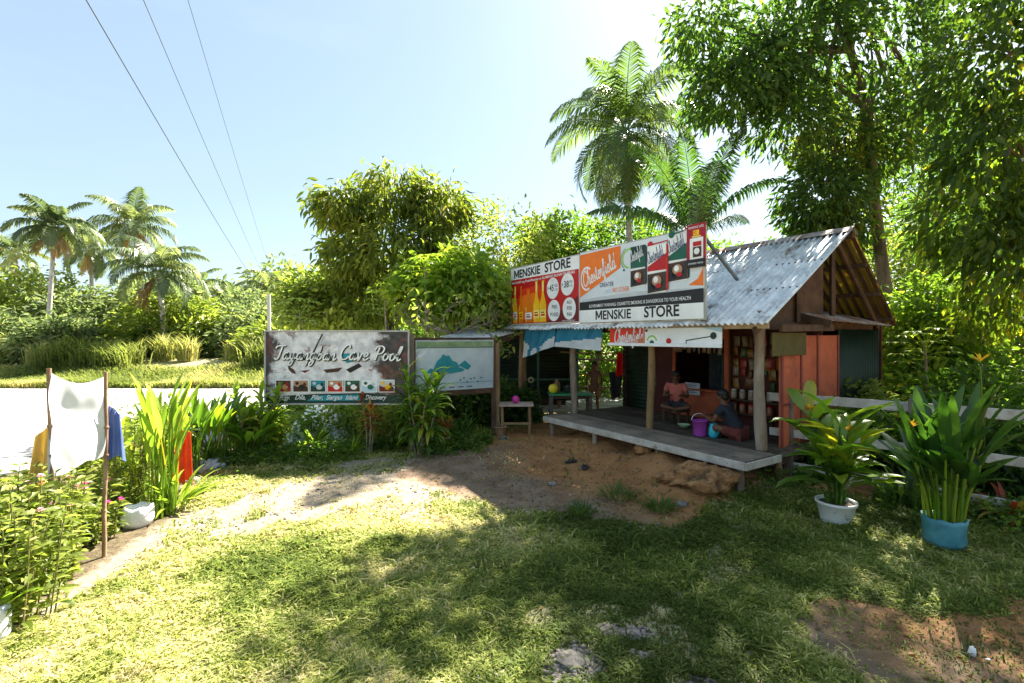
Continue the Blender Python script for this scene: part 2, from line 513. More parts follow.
def palm(name, base, top, L, label, group=None, nf=20, leafm=None, r0=.16, split=False, nleaf=40, lw=.045, coconuts=True, lean=None, skirt=4, bark=None, dr=55, ll=.30, els=(82, 100)):
    root = thing(name, base, label, "palm tree", group)
    base = Vector(base); top = Vector(top)
    tb = MB()
    mid = base.lerp(top, .5) + (lean or V(0, 0, 0))
    pts = []
    for i in range(11):
        t = i / 10
        pts.append(base * (1 - t) ** 2 + mid * 2 * t * (1 - t) + top * t * t)
    tb.tube(pts, [r0 * (1.5 if i == 0 else 1.05 - .4 * i / 10) for i in range(11)], 10, wob=.1)
    tb.build("trunk", bark or M_barkp, root)
    mb = MB()
    lm = leafm or L_palm
    off = random.random() * 6
    for i in range(nf):
        if split: mb = MB()
        t = i / (nf - 1)
        az = off + i * 2.399963
        el = math.radians(els[0] - els[1] * t + random.uniform(-9, 9))
        frond(mb, top + V(math.cos(az), math.sin(az), 0) * .1, az, el, L * random.uniform(.85, 1.08), math.radians(dr + 45 * random.random() + 15 * t), random.uniform(.15, .8), nleaf, lw, ll, .95 + .6 * t)
        if split: mb.build("frond", lm, root)
    if not split: mb.build("crown", lm, root)
    if skirt:
        db = MB()
        for i in range(skirt):
            az = random.random() * 6.28
            frond(db, top - V(0, 0, .2), az, math.radians(-35 - 30 * random.random()), L * .7, .6, random.uniform(.2, .9), 26, lw, .2, .9)
        db.build("dry_fronds", L_dry, root)
    if coconuts:
        for i in range(6):
            a = i * 1.05 + off
            MB().ball(top + V(math.cos(a) * .22, math.sin(a) * .22, -.32 - .12 * (i % 2)), (.12, .12, .15), 10, 7).build("coconut", mat("coconut_husk", (.16, .17, .04), (.30, .24, .08), .6), root)
    return root

def blade(mb, base, az, el, L, W, arch, rnd=.5, mat=0, pet=0.0, seg=7, fold=.18, wave=.0, tipw=.5, pr=.007, pm=None):
    """one broad strap/paddle leaf with a midrib fold; optional petiole"""
    base = Vector(base); h = Vector((math.cos(az), math.sin(az), 0)); s = Vector((-math.sin(az), math.cos(az), 0))
    p = base.copy(); e = el
    if pet > 0:
        pp = [p.copy()]
        for i in range(4):
            p = p + (h * math.cos(e) + V(0, 0, math.sin(e))) * (pet / 4); e -= arch * .06
            pp.append(p.copy())
        mb.tube(pp, [pr * 1.3, pr, pr, pr * .8, pr * .7], 5, mat if pm is None else pm, min(1, rnd + .2))
    vs = []; fs = []
    for i in range(seg + 1):
        t = i / seg
        wd = W * (math.sin(math.pi * min(1, (t * .93 + .05)) ** (.75 + tipw * .35))) ** .8 * .5
        if i == seg: wd = .002
        n = V(0, 0, 1) * math.cos(e) - h * math.sin(e)
        z = math.sin(i * 2.1 + rnd * 9) * wave * W
        vs += [p + s * wd * math.cos(fold) + n * (wd * math.sin(fold * 2) + z), p, p - s * wd * math.cos(fold) + n * (wd * math.sin(fold * 2) - z)]
        e2 = e
        p = p + (h * math.cos(e2) + V(0, 0, math.sin(e2))) * (L / seg)
        e -= arch / seg * (0.5 + t)
    for i in range(seg):
        a = i * 3
        fs += [(a, a + 1, a + 4, a + 3), (a + 1, a + 2, a + 5, a + 4)]
    mb.add(vs, fs, mat, rnd, True)

def G(px, py):
    """ground point seen at a photograph pixel"""
    Y = FPX * H / (py - 336.0)
    return ((px - 512) / FPX * Y, Y)
# ------------------------------------------------------------------ ground
def seg_d(x, y, pts):
    """distance to a polyline"""
    d = np.full(np.shape(x), 1e9)
    for (a, b) in zip(pts[:-1], pts[1:]):
        ax, ay = a; bx, by = b
        t = np.clip(((x - ax) * (bx - ax) + (y - ay) * (by - ay)) / ((bx - ax) ** 2 + (by - ay) ** 2 + 1e-9), 0, 1)
        d = np.minimum(d, np.hypot(x - ax - t * (bx - ax), y - ay - t * (by - ay)))
    return d

def in_poly(x, y, poly):
    r = np.zeros(np.shape(x), bool); n = len(poly)
    for i in range(n):
        x0, y0 = poly[i]; x1, y1 = poly[(i + 1) % n]
        c = ((y0 > y) != (y1 > y)) & (x < (x1 - x0) * (y - y0) / (y1 - y0 + 1e-12) + x0)
        r ^= c
    return r

def soft_poly(x, y, poly, soft, nz=0.5, s=0):
    d = seg_d(x, y, poly + [poly[0]])
    d = np.where(in_poly(x, y, poly), d, -d)
    d = d + (fbm(x, y, 1.6, s) - .5) * nz * 2
    return np.clip(d / soft + .5, 0, 1)

PATH = [(-5.6, 3.6), G(60, 590), G(120, 552), G(190, 524), G(260, 500), G(330, 482), G(400, 474), G(440, 468)]
PALE = [G(50, 600), G(100, 548), G(200, 512), G(290, 478), G(380, 457), G(452, 462), G(462, 500), G(420, 520), G(350, 516), G(250, 538), G(130, 566)]
DIRT1 = [(-1.6, 8.6), (-.9, 9.9), (.5, 12.0), (2.5, 14), (6, 12.0), (8.0, 9.0), (4.6, 6.3), G(800, 484), G(760, 494), G(700, 520), G(650, 528), G(590, 520), G(520, 506), G(455, 497), G(400, 480)]
DIRT2 = [G(800, 600), G(870, 588), G(960, 606), G(1030, 590), (6, 4.2), (5, 2.2), (2.3, 2.4), G(860, 690), G(812, 640)]
GRAV = [(G(572, 664), .27, .17), (G(622, 634), .16, .09), (G(640, 655), .12, .07), (G(500, 672), .10, .06), (G(700, 690), .2, .12)]
ROAD = [(-120, 19.8), (-120, -4), (-14, 2.5), (-8.6, 6.6), (-6.2, 9.4), (-4.8, 11.2), (-1.0, 12.9), (6, 15.2), (60, 17), (60, 19.8)]

def masks(x, y):
    x = np.asarray(x, float); y = np.asarray(y, float)
    nz = fbm(x, y, 1.3, 3)
    d = seg_d(x, y, PATH)
    path = np.maximum(np.clip((.75 - d + (nz - .5) * 1.1) / .45, 0, 1), soft_poly(x, y, PALE, .4, .55, 15))
    dirt = np.maximum(soft_poly(x, y, DIRT1, .35, .35, 5), soft_poly(x, y, DIRT2, .3, .3, 8))
    dirt = np.maximum(dirt, np.clip((x - 3.6) / .6, 0, 1) * np.clip((y - 6.4 + (x - 4) * .9) / .6, 0, 1) * (y < 14))
    grav = np.zeros_like(x)
    for (c, a, b) in GRAV:
        q = np.hypot((x - c[0]) / a, (y - c[1]) / b) + (fbm(x, y, 6, 2) - .5) * 1.2
        grav = np.maximum(grav, np.clip((1.1 - q) / .3, 0, 1))
    left = np.clip((-x - 3.2 - .1 * y + .0) / .4, 0, 1)            # the flower bed beside the road
    bed = np.where((y < 9.5), left, 0) * .85
    return path, dirt, grav, bed, nz

def gz(x, y):
    x = np.asarray(x, float); y = np.asarray(y, float)
    z = (fbm(x, y, .7, 21) - .5) * .09 + (fbm(x, y, 4, 31, 3) - .5) * .018
    road = np.clip((y - np.interp(x, [-14, -8.6, -6.2, -4.8, -1, 6], [2.5, 6.6, 9.4, 11.2, 12.9, 15.2]) + .2) / .6, 0, 1)
    z = z * (1 - road) - .05 * road
    # orange earth heaped under the front of the deck
    for (c, r, h) in ((G(700, 500), .55, .20), (G(655, 478), .40, .14), (G(540, 452), .9, .10), (G(762, 492), .35, .12)):
        z = z + h * np.exp(-(((x - c[0]) ** 2 + (y - c[1] - .25) ** 2) / (r * r))) * (1 - road)
    sa = -(x - 3.04) * .545 + (y - 6.29) * .838; sb = (x - 3.04) * .838 + (y - 6.29) * .545
    mound = np.clip((sb + .40 + (fbm(x, y, 1.4, 61) - .5) * .8) / .7, 0, 1) * np.clip((sa - .1) / .8, 0, 1) * np.clip((4.7 - sa) / 1.2, 0, 1) * np.clip((3.4 - sb) / .6, 0, 1)
    z = z + mound * (.22 + .10 * (fbm(x, y, 2.6, 62, 4) - .5) * 2) * (1 - road)
    bank = np.clip((y - 20.3) / 6, 0, 1)
    z = z + bank * bank * (3 - 2 * bank) * .9 * (1 + .4 * (fbm(x, y, .12, 4) - .5))
    far = np.clip((y - 60) / 300, 0, 1)
    z = z + far * 6 * fbm(x, y, .01, 40)
    return z

def gz1(x, y):
    return float(gz(np.array([x]), np.array([y]))[0])

def axis(lo, hi, f0, f1, st, g=1.18):
    a = list(np.arange(f0, f1 + 1e-6, st)); s = st
    while a[-1] < hi: s *= g; a.append(a[-1] + s)
    s = st
    while a[0] > lo: s *= g; a.insert(0, a[0] - s)
    return np.array(a)

xs = axis(-900, 900, -6.5, 8, .055); ys = axis(-300, 1600, 1.5, 13, .055)
XX, YY = np.meshgrid(xs, ys)
fx = XX.ravel(); fy = YY.ravel()
zz = gz(fx, fy)
nx = len(xs); ny = len(ys)
ii = (np.arange(ny - 1)[:, None] * nx + np.arange(nx - 1)[None, :]).ravel()
gm = MB()
gm.bulk(np.stack([fx, fy, zz], 1), np.stack([ii, ii + 1, ii + nx + 1, ii + nx], 1), np.full(len(fx), .5), smooth=True)

def ground_mat():
    m = bpy.data.materials.new("ground_soil_grass"); m.use_nodes = True
    n = m.node_tree.nodes; l = m.node_tree.links; n.clear()
    o = n.new("ShaderNodeOutputMaterial"); b = n.new("ShaderNodeBsdfPrincipled")
    b.inputs['Roughness'].default_value = .95; b.inputs['Specular IOR Level'].default_value = .15
    t = n.new("ShaderNodeTexCoord")
    def nz(sc, d=7, r=.65):
        q = n.new("ShaderNodeTexNoise"); q.inputs['Scale'].default_value = sc; q.inputs['Detail'].default_value = d; q.inputs['Roughness'].default_value = r
        l.new(t.outputs['Object'], q.inputs['Vector']); return q.outputs['Fac']
    def ramp(f, p0, c0, p1, c1):
        r = n.new("ShaderNodeValToRGB"); e = r.color_ramp.elements
        e[0].position = p0; e[0].color = c0 + (1,); e[1].position = p1; e[1].color = c1 + (1,)
        l.new(f, r.inputs['Fac']); return r.outputs['Color']
    def mix(f, a, bb):
        x = n.new("ShaderNodeMix"); x.data_type = 'RGBA'
        if isinstance(f, float): x.inputs['Factor'].default_value = f
        else: l.new(f, x.inputs['Factor'])
        l.new(a, x.inputs['A']); l.new(bb, x.inputs['B']); return x.outputs['Result']
    def at(nm):
        a = n.new("ShaderNodeAttribute"); a.attribute_name = nm; return a.outputs['Fac']
    def sharpen(f, k=14.0, sc=9):
        # break the soft mask up with fine noise
        a = n.new("ShaderNodeMath"); a.operation = 'ADD'; l.new(f, a.inputs[0]); l.new(nz(sc), a.inputs[1])
        r = n.new("ShaderNodeMapRange"); r.inputs['From Min'].default_value = .86; r.inputs['From Max'].default_value = 1.14
        l.new(a.outputs[0], r.inputs['Value']); return r.outputs['Result']
    turf = mix(nz(1.3), ramp(nz(22), .35, (.14, .15, .05), .65, (.36, .34, .16)), ramp(nz(40), .4, (.26, .24, .12), .62, (.54, .47, .33)))
    pale = ramp(nz(3.5), .35, (.26, .205, .15), .65, (.42, .36, .28))
    pale = mix(nz(60), pale, ramp(nz(90), .45, (.22, .17, .12), .6, (.46, .40, .32)))
    brown = ramp(nz(2.5), .35, (.15, .10, .065), .65, (.27, .20, .14))
    brown = mix(ramp(nz(45), .55, (0, 0, 0), .70, (.8, .8, .8)), brown, ramp(nz(80), .4, (.12, .08, .05), .65, (.42, .34, .26)))
    orange = ramp(nz(2.2), .35, (.23, .10, .034), .65, (.42, .21, .085))
    orange = mix(ramp(nz(35), .5, (0, 0, 0), .72, (.8, .8, .8)), orange, ramp(nz(70), .4, (.13, .07, .03), .65, (.46, .33, .2)))
    stone = ramp(nz(26, 3), .42, (.05, .04, .035), .6, (.24, .20, .185))
    bed = ramp(nz(12), .3, (.07, .05, .03), .7, (.2, .16, .1))
    c = mix(sharpen(at('path')), turf, pale)
    c = mix(sharpen(at('bed')), c, bed)
    c = mix(sharpen(at('dirt')), c, mix(at('orange'), brown, orange))
    c = mix(sharpen(at('grav'), sc=30), c, stone)
    l.new(c, b.inputs['Base Color'])
    bp = n.new("ShaderNodeBump"); bp.inputs['Strength'].default_value = .9; bp.inputs['Distance'].default_value = .06
    l.new(nz(11, 10, .72), bp.inputs['Height']); l.new(bp.outputs['Normal'], b.inputs['Normal'])
    l.new(b.outputs['BSDF'], o.inputs['Surface'])
    return m

ground = gm.build("ground", ground_mat(), kind="structure")
P_, D_, Gv_, B_, N_ = masks(fx, fy)
O_ = np.clip((((fx - 3.04) * .838 + (fy - 6.29) * .545) + 1.9 + (fbm(fx, fy, 1.2, 88) - .5) * 1.6) / .9, 0, 1)
for nm, a in (("path", P_), ("dirt", D_), ("grav", Gv_), ("bed", B_), ("orange", O_)):
    ground.data.attributes.new(nm, 'FLOAT', 'POINT').data.foreach_set('value', a.astype(np.float32))

# road: pale concrete, slightly cambered slab with a real edge
rb = MB()
near = ROAD[1:-1]
nearp = [(-120, -4), (-14, 2.5), (-8.6, 6.6), (-6.2, 9.4), (-4.8, 11.2), (-1.0, 12.9), (6, 15.2), (60, 17)]
top = [(x, y, .02) for x, y in nearp]; farr = [(-120, 19.8, .03), (-14, 19.8, .03), (-8.6, 19.8, .03), (-6.2, 19.8, .03), (-4.8, 19.8, .03), (-1, 19.8, .03), (6, 19.8, .03), (60, 19.8, .03)]
k = len(top)
rb.add(top + farr, [(i, i + 1, k + i + 1, k + i) for i in range(k - 1)])
lowv = [(x, y - .04, -.16) for x, y, z in top]; lowf = [(x, y + .04, -.16) for x, y, z in farr]
rb.add(top + lowv, [(i + 1, i, k + i, k + i + 1) for i in range(k - 1)])
rb.add(farr + lowf, [(i, i + 1, k + i + 1, k + i) for i in range(k - 1)])
M_conc = mat("road_concrete", (.30, .29, .275), (.44, .42, .40), .9, .8, .3, 40, stretch=(.35, 1, 1), c3=(.22, .21, .20), sc3=.9, t3=(.5, .62))
rb.build("road", M_conc, kind="structure")
jb = MB()
for x0 in range(-60, 8, 5): jb.box((x0 + .4, 15.8, .0355), (.03, 7.8, .004))
jb.box((-26, 17.6, .0385), (70, .025, .004))
jb.build("road_joints", mat("joint_tar", (.06, .055, .05), (.10, .09, .085), .9, 12), kind="structure")
lb = MB()
for x0 in range(-40, 10, 4):
    lb.box((x0, 14.9 + .0 * x0, .0345), (2.2, .12, .004))
lb.build("road_marking", mat("road_paint", (.72, .71, .66), (.55, .54, .50), .8, 12), kind="structure")

# ------------------------------------------------------------------ lawn grass (nobody could count it)
def grass_blades():
    mb = MB()
    N = 900000
    # density falls with distance
    y = 2.6 / (1 - rng.random(N) * (1 - 2.6 / 13.0))
    x = rng.uniform(-1.12, 1.12, N) * y
    path, dirt, grav, bed, nz_ = masks(x, y)
    dens = 1 - .965 * path * (.7 + .3 * (nz_ < .62)) - .97 * dirt - .9 * grav - .75 * bed
    bare = fbm(x, y, 1.1, 55)
    bare2 = fbm(x, y, 5.0, 77, 3)
    dens = dens * np.clip(1.25 - np.clip((bare - .50) * 5, 0, .8) - np.clip((bare2 - .47) * 3.0, 0, .85) * np.clip(1.1 - x * .25, .5, 1), .08, 1)
    roadm = y > np.interp(x, [-14, -8.6, -6.2, -4.8, -1, 6], [2.5, 6.6, 9.4, 11.2, 12.9, 15.2]) - .15
    keep = (rng.random(N) < dens) & ~roadm & ~((x > 3.9) & (y > 6.8))
    # nothing grows under the deck
    keep &= ~((x + 0 > 2.0) & (y > 7.0) & (x < 6))
    x = x[keep]; y = y[keep]; n = len(x)
    z = gz(x, y)
    sc = np.clip(y / 4.2, .8, 2.6)
    tuft = fbm(x, y, 3.2, 91)
    hgt = (.020 + .034 * np.clip(tuft - .35, 0, 1) * 2) * rng.uniform(.5, 1.4, n) * (sc ** .45)
    tallb = (rng.random(n) < .06) & (y < 6); hgt = np.where(tallb, hgt * 2.1, hgt)
    wd = .0058 * rng.uniform(.7, 1.5, n) * sc
    az = rng.uniform(0, 2 * np.pi, n); lean = rng.uniform(.3, 1.3, n)
    d = np.stack([np.cos(az), np.sin(az), np.zeros(n)], 1); s = np.stack([-np.sin(az), np.cos(az), np.zeros(n)], 1)
    P = np.stack([x, y, z - .004], 1)
    mid = P + d * (hgt * lean * .45)[:, None] + np.array([0, 0, 1.0]) * (hgt * .65)[:, None]
    tip = mid + d * (hgt * lean * .9)[:, None] + np.array([0, 0, 1.0]) * (hgt * .12)[:, None]
    S = s * wd[:, None]
    vs = np.stack([P - S * .6, P + S * .6, mid - S, mid + S, tip], 1).reshape(-1, 3)
    b = (np.arange(n) * 5)[:, None]
    hue = np.clip(.46 + (fbm(x, y, .9, 13) - .5) * 1.3 + (fbm(x, y, 5, 14, 2) - .5) * .5 + rng.normal(0, .16, n) + .10 * np.clip((1.5 - x) / 3, 0, 1) - .26 * np.clip((x + .6) / 1.6, 0, 1), 0, 1)  # blade colour follows the light: sunlit left paler and drier, shaded right darker, greener
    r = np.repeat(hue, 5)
    mb.li.append((np.array([[0, 1, 3, 2]]) + b).ravel()); mb.lt.append(np.full(n, 4)); mb.mi.append(np.zeros(n)); mb.sm.append(np.zeros(n, bool))
    mb.li.append((np.array([[2, 3, 4]]) + b).ravel()); mb.lt.append(np.full(n, 3)); mb.mi.append(np.zeros(n)); mb.sm.append(np.zeros(n, bool))
    mb.v.append(vs); mb.n = len(vs); mb.r.append(r)
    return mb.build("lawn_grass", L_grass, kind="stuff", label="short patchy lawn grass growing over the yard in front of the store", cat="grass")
grass_blades()

def tall_grass(name, pts_fn, n, h, wdt, matl, label, lean=.5):
    x, y = pts_fn(n)
    z = gz(x, y); n = len(x)
    mb = MB()
    az = rng.uniform(0, 6.283, n)
    d = np.stack([np.cos(az), np.sin(az), np.zeros(n)], 1); s = np.stack([-np.sin(az), np.cos(az), np.zeros(n)], 1)
    hh = h * rng.uniform(.45, 1.25, n) * (.55 + .9 * fbm(x, y, .45, 61))
    P = np.stack([x, y, z - .02], 1)
    mid = P + d * (hh * lean * .3)[:, None] + np.array([0, 0, 1.0]) * (hh * .62)[:, None]
    tip = mid + d * (hh * lean * .7)[:, None] + np.array([0, 0, 1.0]) * (hh * .22)[:, None]
    S = s * (wdt * rng.uniform(.6, 1.4, n))[:, None]
    vs = np.stack([P - S * .6, P + S * .6, mid - S, mid + S, tip], 1).reshape(-1, 3)
    b = (np.arange(n) * 5)[:, None]
    r = np.repeat(np.clip(.5 + (fbm(x, y, .5, 19) - .5) * 1.4 + rng.normal(0, .15, n), 0, 1), 5)
    mb.li.append((np.array([[0, 1, 3, 2]]) + b).ravel()); mb.lt.append(np.full(n, 4)); mb.mi.append(np.zeros(n)); mb.sm.append(np.zeros(n, bool))
    mb.li.append((np.array([[2, 3, 4]]) + b).ravel()); mb.lt.append(np.full(n, 3)); mb.mi.append(np.zeros(n)); mb.sm.append(np.zeros(n, bool))
    mb.v.append(vs); mb.n = len(vs); mb.r.append(r)
    return mb.build(name, matl, kind="stuff", label=label, cat="grass")

tall_grass("verge_grass", lambda n: (rng.uniform(-34, 1, n), 19.55 + 4.0 * rng.random(n) ** 1.3), 60000, .42, .02, L_verge, "pale rough grass along the far edge of the road")
def _tg(n):
    x = rng.uniform(-34, 2, n); y = rng.uniform(23.2, 28, n)
    k = fbm(x, y, .35, 71) > .50
    return x[k], y[k]
tall_grass("tall_grass", _tg, 42000, 1.35, .026, L_verge, "tall straw-coloured grass on the bank below the palms", .45)

def ground_cover():
    """low creeping weeds under the signs and at the foot of the fence"""
    mb = MB()
    n = 26000
    x = np.concatenate([rng.uniform(-5.2, -.4, n // 2), rng.uniform(3.3, 7.5, n // 2)])
    y = np.concatenate([9.0 + rng.normal(0, .35, n // 2) + .25 * (x[:n // 2] + 2), rng.uniform(0, 1, n // 2)])
    h = n // 2
    y[h:] = 7.3 - (x[h:] - 4.3) * 1.02 + rng.normal(-.15, .45, n - h)
    k = (fbm(x, y, 2.2, 44) > .46) & (y > 2.8)
    x = x[k]; y = y[k]; n = len(x)
    z = gz(x, y) + rng.random(n) ** 1.7 * .22 * (.4 + fbm(x, y, 1.7, 46))
    d = norm(np.stack([rng.normal(0, 1, n), rng.normal(0, 1, n), rng.uniform(-.2, .9, n)], 1))
    leaves_at(mb, np.stack([x, y, z], 1), d, .075, .5, None, 2)
    mb.build("ground_cover", L_mid, kind="stuff", label="low leafy weeds under the signboards and along the white fence", cat="weeds")
ground_cover()

def lawn_weeds():
    mb = MB(); n = 90000
    y = 2.6 / (1 - rng.random(n) * (1 - 2.6 / 9.0)); x = rng.uniform(-1.12, 1.12, n) * y
    p, dd, g, b, q = masks(x, y)
    k = (rng.random(n) < (1 - p) * (1 - dd) * (1 - g) * np.clip((fbm(x, y, 3.5, 120, 3) - .44) * 6, 0, 1)) & (y < 8.6)
    x = x[k]; y = y[k]; n = len(x)
    d = norm(np.stack([rng.normal(0, 1, n), rng.normal(0, 1, n), rng.uniform(0, .8, n)], 1))
    leaves_at(mb, np.stack([x, y, gz(x, y) + rng.random(n) * .02], 1), d, .036, .40, np.clip(.35 + (fbm(x, y, 1.0, 13) - .5) * 1.4 + rng.normal(0, .15, n) + .08 * np.clip((1 - x) / 3, 0, 1) - .20 * np.clip((x + .6) / 1.6, 0, 1), 0, 1), 2, .6)  # same lit-left, shaded-right shift in the weed colour
    mb.build("lawn_weeds", L_grass, kind="stuff", label="small broad leaved weeds growing in clumps through the lawn", cat="weeds")
lawn_weeds()

# leaf litter on the bare earth
def litter():
    mb = MB(); n = 2600
    x = rng.uniform(-2, 6, n); y = rng.uniform(3, 9.5, n)
    p, dd, g, b, q = masks(x, y)
    k = rng.random(n) < (.30 + .7 * dd)
    x = x[k]; y = y[k]; n = len(x)
    d = norm(np.stack([rng.normal(0, 1, n), rng.normal(0, 1, n), rng.uniform(-.1, .25, n)], 1))
    leaves_at(mb, np.stack([x, y, gz(x, y) + .008], 1), d, .06, .45, rng.random(n), 2, .35)
    mb.build("leaf_litter", L_dry, kind="stuff", label="dry fallen leaves scattered over the bare earth", cat="leaf litter")
    # small stones
    mb = MB(); n = 1500
    cs = [(c, a, b) for (c, a, b) in GRAV]
    for i in range(n):
        if i < 900:
            c, a, b = cs[min(int(abs(random.gauss(0, 1.3))), len(cs) - 1)]
            x_ = c[0] + random.gauss(0, a * .5); y_ = c[1] + random.gauss(0, b * .5)
        else:
            x_ = random.uniform(-3.5, 4.5); y_ = random.uniform(4.2, 9)
            q = masks(np.array([x_]), np.array([y_]))
            if q[0][0] + q[1][0] < .4: continue
        r = random.uniform(.006, .02)
        mb.ball((x_, y_, gz1(x_, y_) + r * .3), (r * random.uniform(.8, 1.6), r, r * .7), 6, 4, 0, random.random(), .5)
    mb.build("gravel", mat("gravel_stone", (.11, .09, .08), (.30, .26, .24), .9, 20), kind="stuff", label="small loose stones lying in the bare patches of the yard", cat="gravel")
litter()
# ------------------------------------------------------------------ the store
S0 = V(3.04, 6.29, 0); A = V(-.545, .838, 0).normalized(); B = V(.838, .545, 0).normalized(); UP = V(0, 0, 1)
RS = Matrix((A, B, UP)).transposed()
def SF(a, b, z):
    return S0 + A * a + B * b + UP * z

M_tin = mat("galvanised_tin", (.50, .53, .56), (.80, .82, .84), .40, 5, .12, 14, metal=.25, spec=.5, c3=(.20, .16, .15), sc3=2.6, t3=(.54, .66))
M_tinrust = mat("rusty_tin", (.22, .17, .15), (.42, .38, .36), .65, 5, .2, 20, metal=.3, c3=(.20, .09, .05), sc3=3, t3=(.45, .58))
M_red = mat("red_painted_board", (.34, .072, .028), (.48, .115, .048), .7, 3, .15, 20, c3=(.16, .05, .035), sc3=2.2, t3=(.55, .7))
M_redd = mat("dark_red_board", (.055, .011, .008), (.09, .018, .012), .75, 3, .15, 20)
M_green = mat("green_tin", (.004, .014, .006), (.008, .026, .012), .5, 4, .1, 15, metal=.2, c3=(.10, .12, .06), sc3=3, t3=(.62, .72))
M_wood = mat("weathered_planks", (.10, .078, .060), (.21, .165, .125), .85, 2.5, .35, 30, stretch=(1, 1, 1), c3=(.07, .055, .045), sc3=5, t3=(.56, .66), tone=.38)
M_wpaint = mat("worn_white_paint", (.34, .31, .27), (.52, .49, .45), .8, 6, .25, 25, c3=(.22, .17, .13), sc3=7, t3=(.57, .66))
M_log = mat("debarked_log", (.13, .09, .06), (.34, .28, .22), .85, 3, .5, 22, stretch=(1, 1, .35), c3=(.18, .11, .06), sc3=2.2, t3=(.52, .66))
M_logb = mat("brown_log", (.16, .09, .045), (.34, .22, .11), .85, 3, .5, 22, stretch=(1, 1, .35))
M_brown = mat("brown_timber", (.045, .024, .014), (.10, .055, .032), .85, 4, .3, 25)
M_olive = mat("olive_board", (.065, .055, .012), (.09, .078, .02), .8, 4, .1)
M_cloth_dk = mat("dark_cloth", (.015, .02, .022), (.03, .035, .04), .95, 6)

def strip_sheet(mb, O, U, W, L, wide, wave=.084, amp=.010, rib=False, spw=6, mat_=0, rows=1, sag=0.0):
    """corrugated sheet: waves run along U (length L), ridges along W (length wide)"""
    O = Vector(O); U = Vector(U).normalized(); W = Vector(W).normalized(); N = U.cross(W).normalized()
    if N.z < 0: N = -N
    n = max(8, int(L / wave * spw)); vs = []; fs = []
    for j in range(rows + 1):
        t = j / rows
        for i in range(n + 1):
            u = L * i / n
            zz_ = amp * math.sin(2 * math.pi * u / wave) + sag * math.sin(t * math.pi) * (1 + .5 * math.sin(u * 1.7))
            vs.append(O + U * u + W * (wide * t) + N * zz_)
    m = len(vs)
    vs2 = [v - N * .0025 for v in vs]
    for j in range(rows):
        for i in range(n):
            a = j * (n + 1) + i
            fs.append((a, a + 1, a + n + 2, a + n + 1))
            fs.append((m + a, m + a + n + 1, m + a + n + 2, m + a + 1))
    for i in range(n):
        fs.append((i, m + i, m + i + 1, i + 1))
        a = rows * (n + 1) + i
        fs.append((a, a + 1, m + a + 1, m + a))
    for e in (0, n):
        for j in range(rows):
            a = j * (n + 1) + e
            fs.append((a, a + n + 1, m + a + n + 1, m + a))
    mb.add(vs + vs2, fs, mat_, .5, True)

store = thing("roadside_store", SF(0, 0, 0), "small red and green store with a tin gable roof and open plank porch", "store")
def sp(mb, name, m, **k):
    return mb.build(name, m, store, **k)

EZ, RZ = 2.37, 3.95
EB, RB, FB = .60, 3.14, 5.01
# front slope in sheets laid side by side with a little unevenness
LROOF = 6.9
pitch = (SF(0, RB, RZ) - SF(0, EB, EZ))
mbr = MB(); a0 = 0.0; i = 0
while a0 < LROOF - .05:
    wd = min(.80, LROOF - a0)
    dz = random.uniform(-.006, .006); de = random.uniform(-.13, -.09)
    O = SF(a0 - .02, EB, EZ + .012 * (i % 2) + dz) + pitch.normalized() * de
    strip_sheet(mbr, O, A, pitch, wd + .04, pitch.length - de, wave=.10, amp=.022, rows=3, sag=-.012)
    a0 += wd; i += 1
roof = sp(mbr, "roof", M_tin)
# rear slope: a yellowed see-through sheet over the gable end, tin beyond
rear = (SF(0, FB, EZ) - SF(0, RB, RZ))
mbr = MB()
strip_sheet(mbr, SF(1.28, RB, RZ), A, rear, LROOF - 1.3, rear.length, amp=.011)
sp(mbr, "rear_roof", M_tin)
def amber():
    m = bpy.data.materials.new("amber_roof_sheet"); m.use_nodes = True
    n = m.node_tree.nodes; l = m.node_tree.links; n.clear()
    o = n.new("ShaderNodeOutputMaterial"); d = n.new("ShaderNodeBsdfPrincipled"); t = n.new("ShaderNodeBsdfTranslucent"); x = n.new("ShaderNodeMixShader")
    d.inputs['Base Color'].default_value = (.30, .22, .06, 1); d.inputs['Roughness'].default_value = .5
    t.inputs['Color'].default_value = (.55, .40, .09, 1); x.inputs['Fac'].default_value = .5
    l.new(d.outputs['BSDF'], x.inputs[1]); l.new(t.outputs['BSDF'], x.inputs[2]); l.new(x.outputs['Shader'], o.inputs['Surface'])
    return m
mbr = MB()
strip_sheet(mbr, SF(0, RB, RZ), A, rear, 1.28, rear.length, wave=.13, amp=.018, spw=8)
sp(mbr, "yellow_roof_sheet", amber())
for k in range(9):
    a_ = .04 + k * .145; mbb = MB()
    mbb.beam(SF(a_, RB + .02, RZ - .05), SF(a_, FB - .02, EZ - .035), .062, .012, UP, 0)
    sp(mbb, "roof_batten", M_brown)
for t in (.02, .30, .60, .88):
    p = SF(0, RB, RZ).lerp(SF(0, FB, EZ), t) - UP * .095
    mbb = MB(); mbb.beam(p + A * .0, p + A * (LROOF - .1), .05, .075); sp(mbb, "purlin", M_brown)
for t in (.05, .35, .65, .93):
    p = SF(0, EB, EZ).lerp(SF(0, RB, RZ), t) - UP * .065
    mbb = MB(); mbb.beam(p + A * .05, p + A * (LROOF - .1), .05, .075); sp(mbb, "purlin", M_brown)
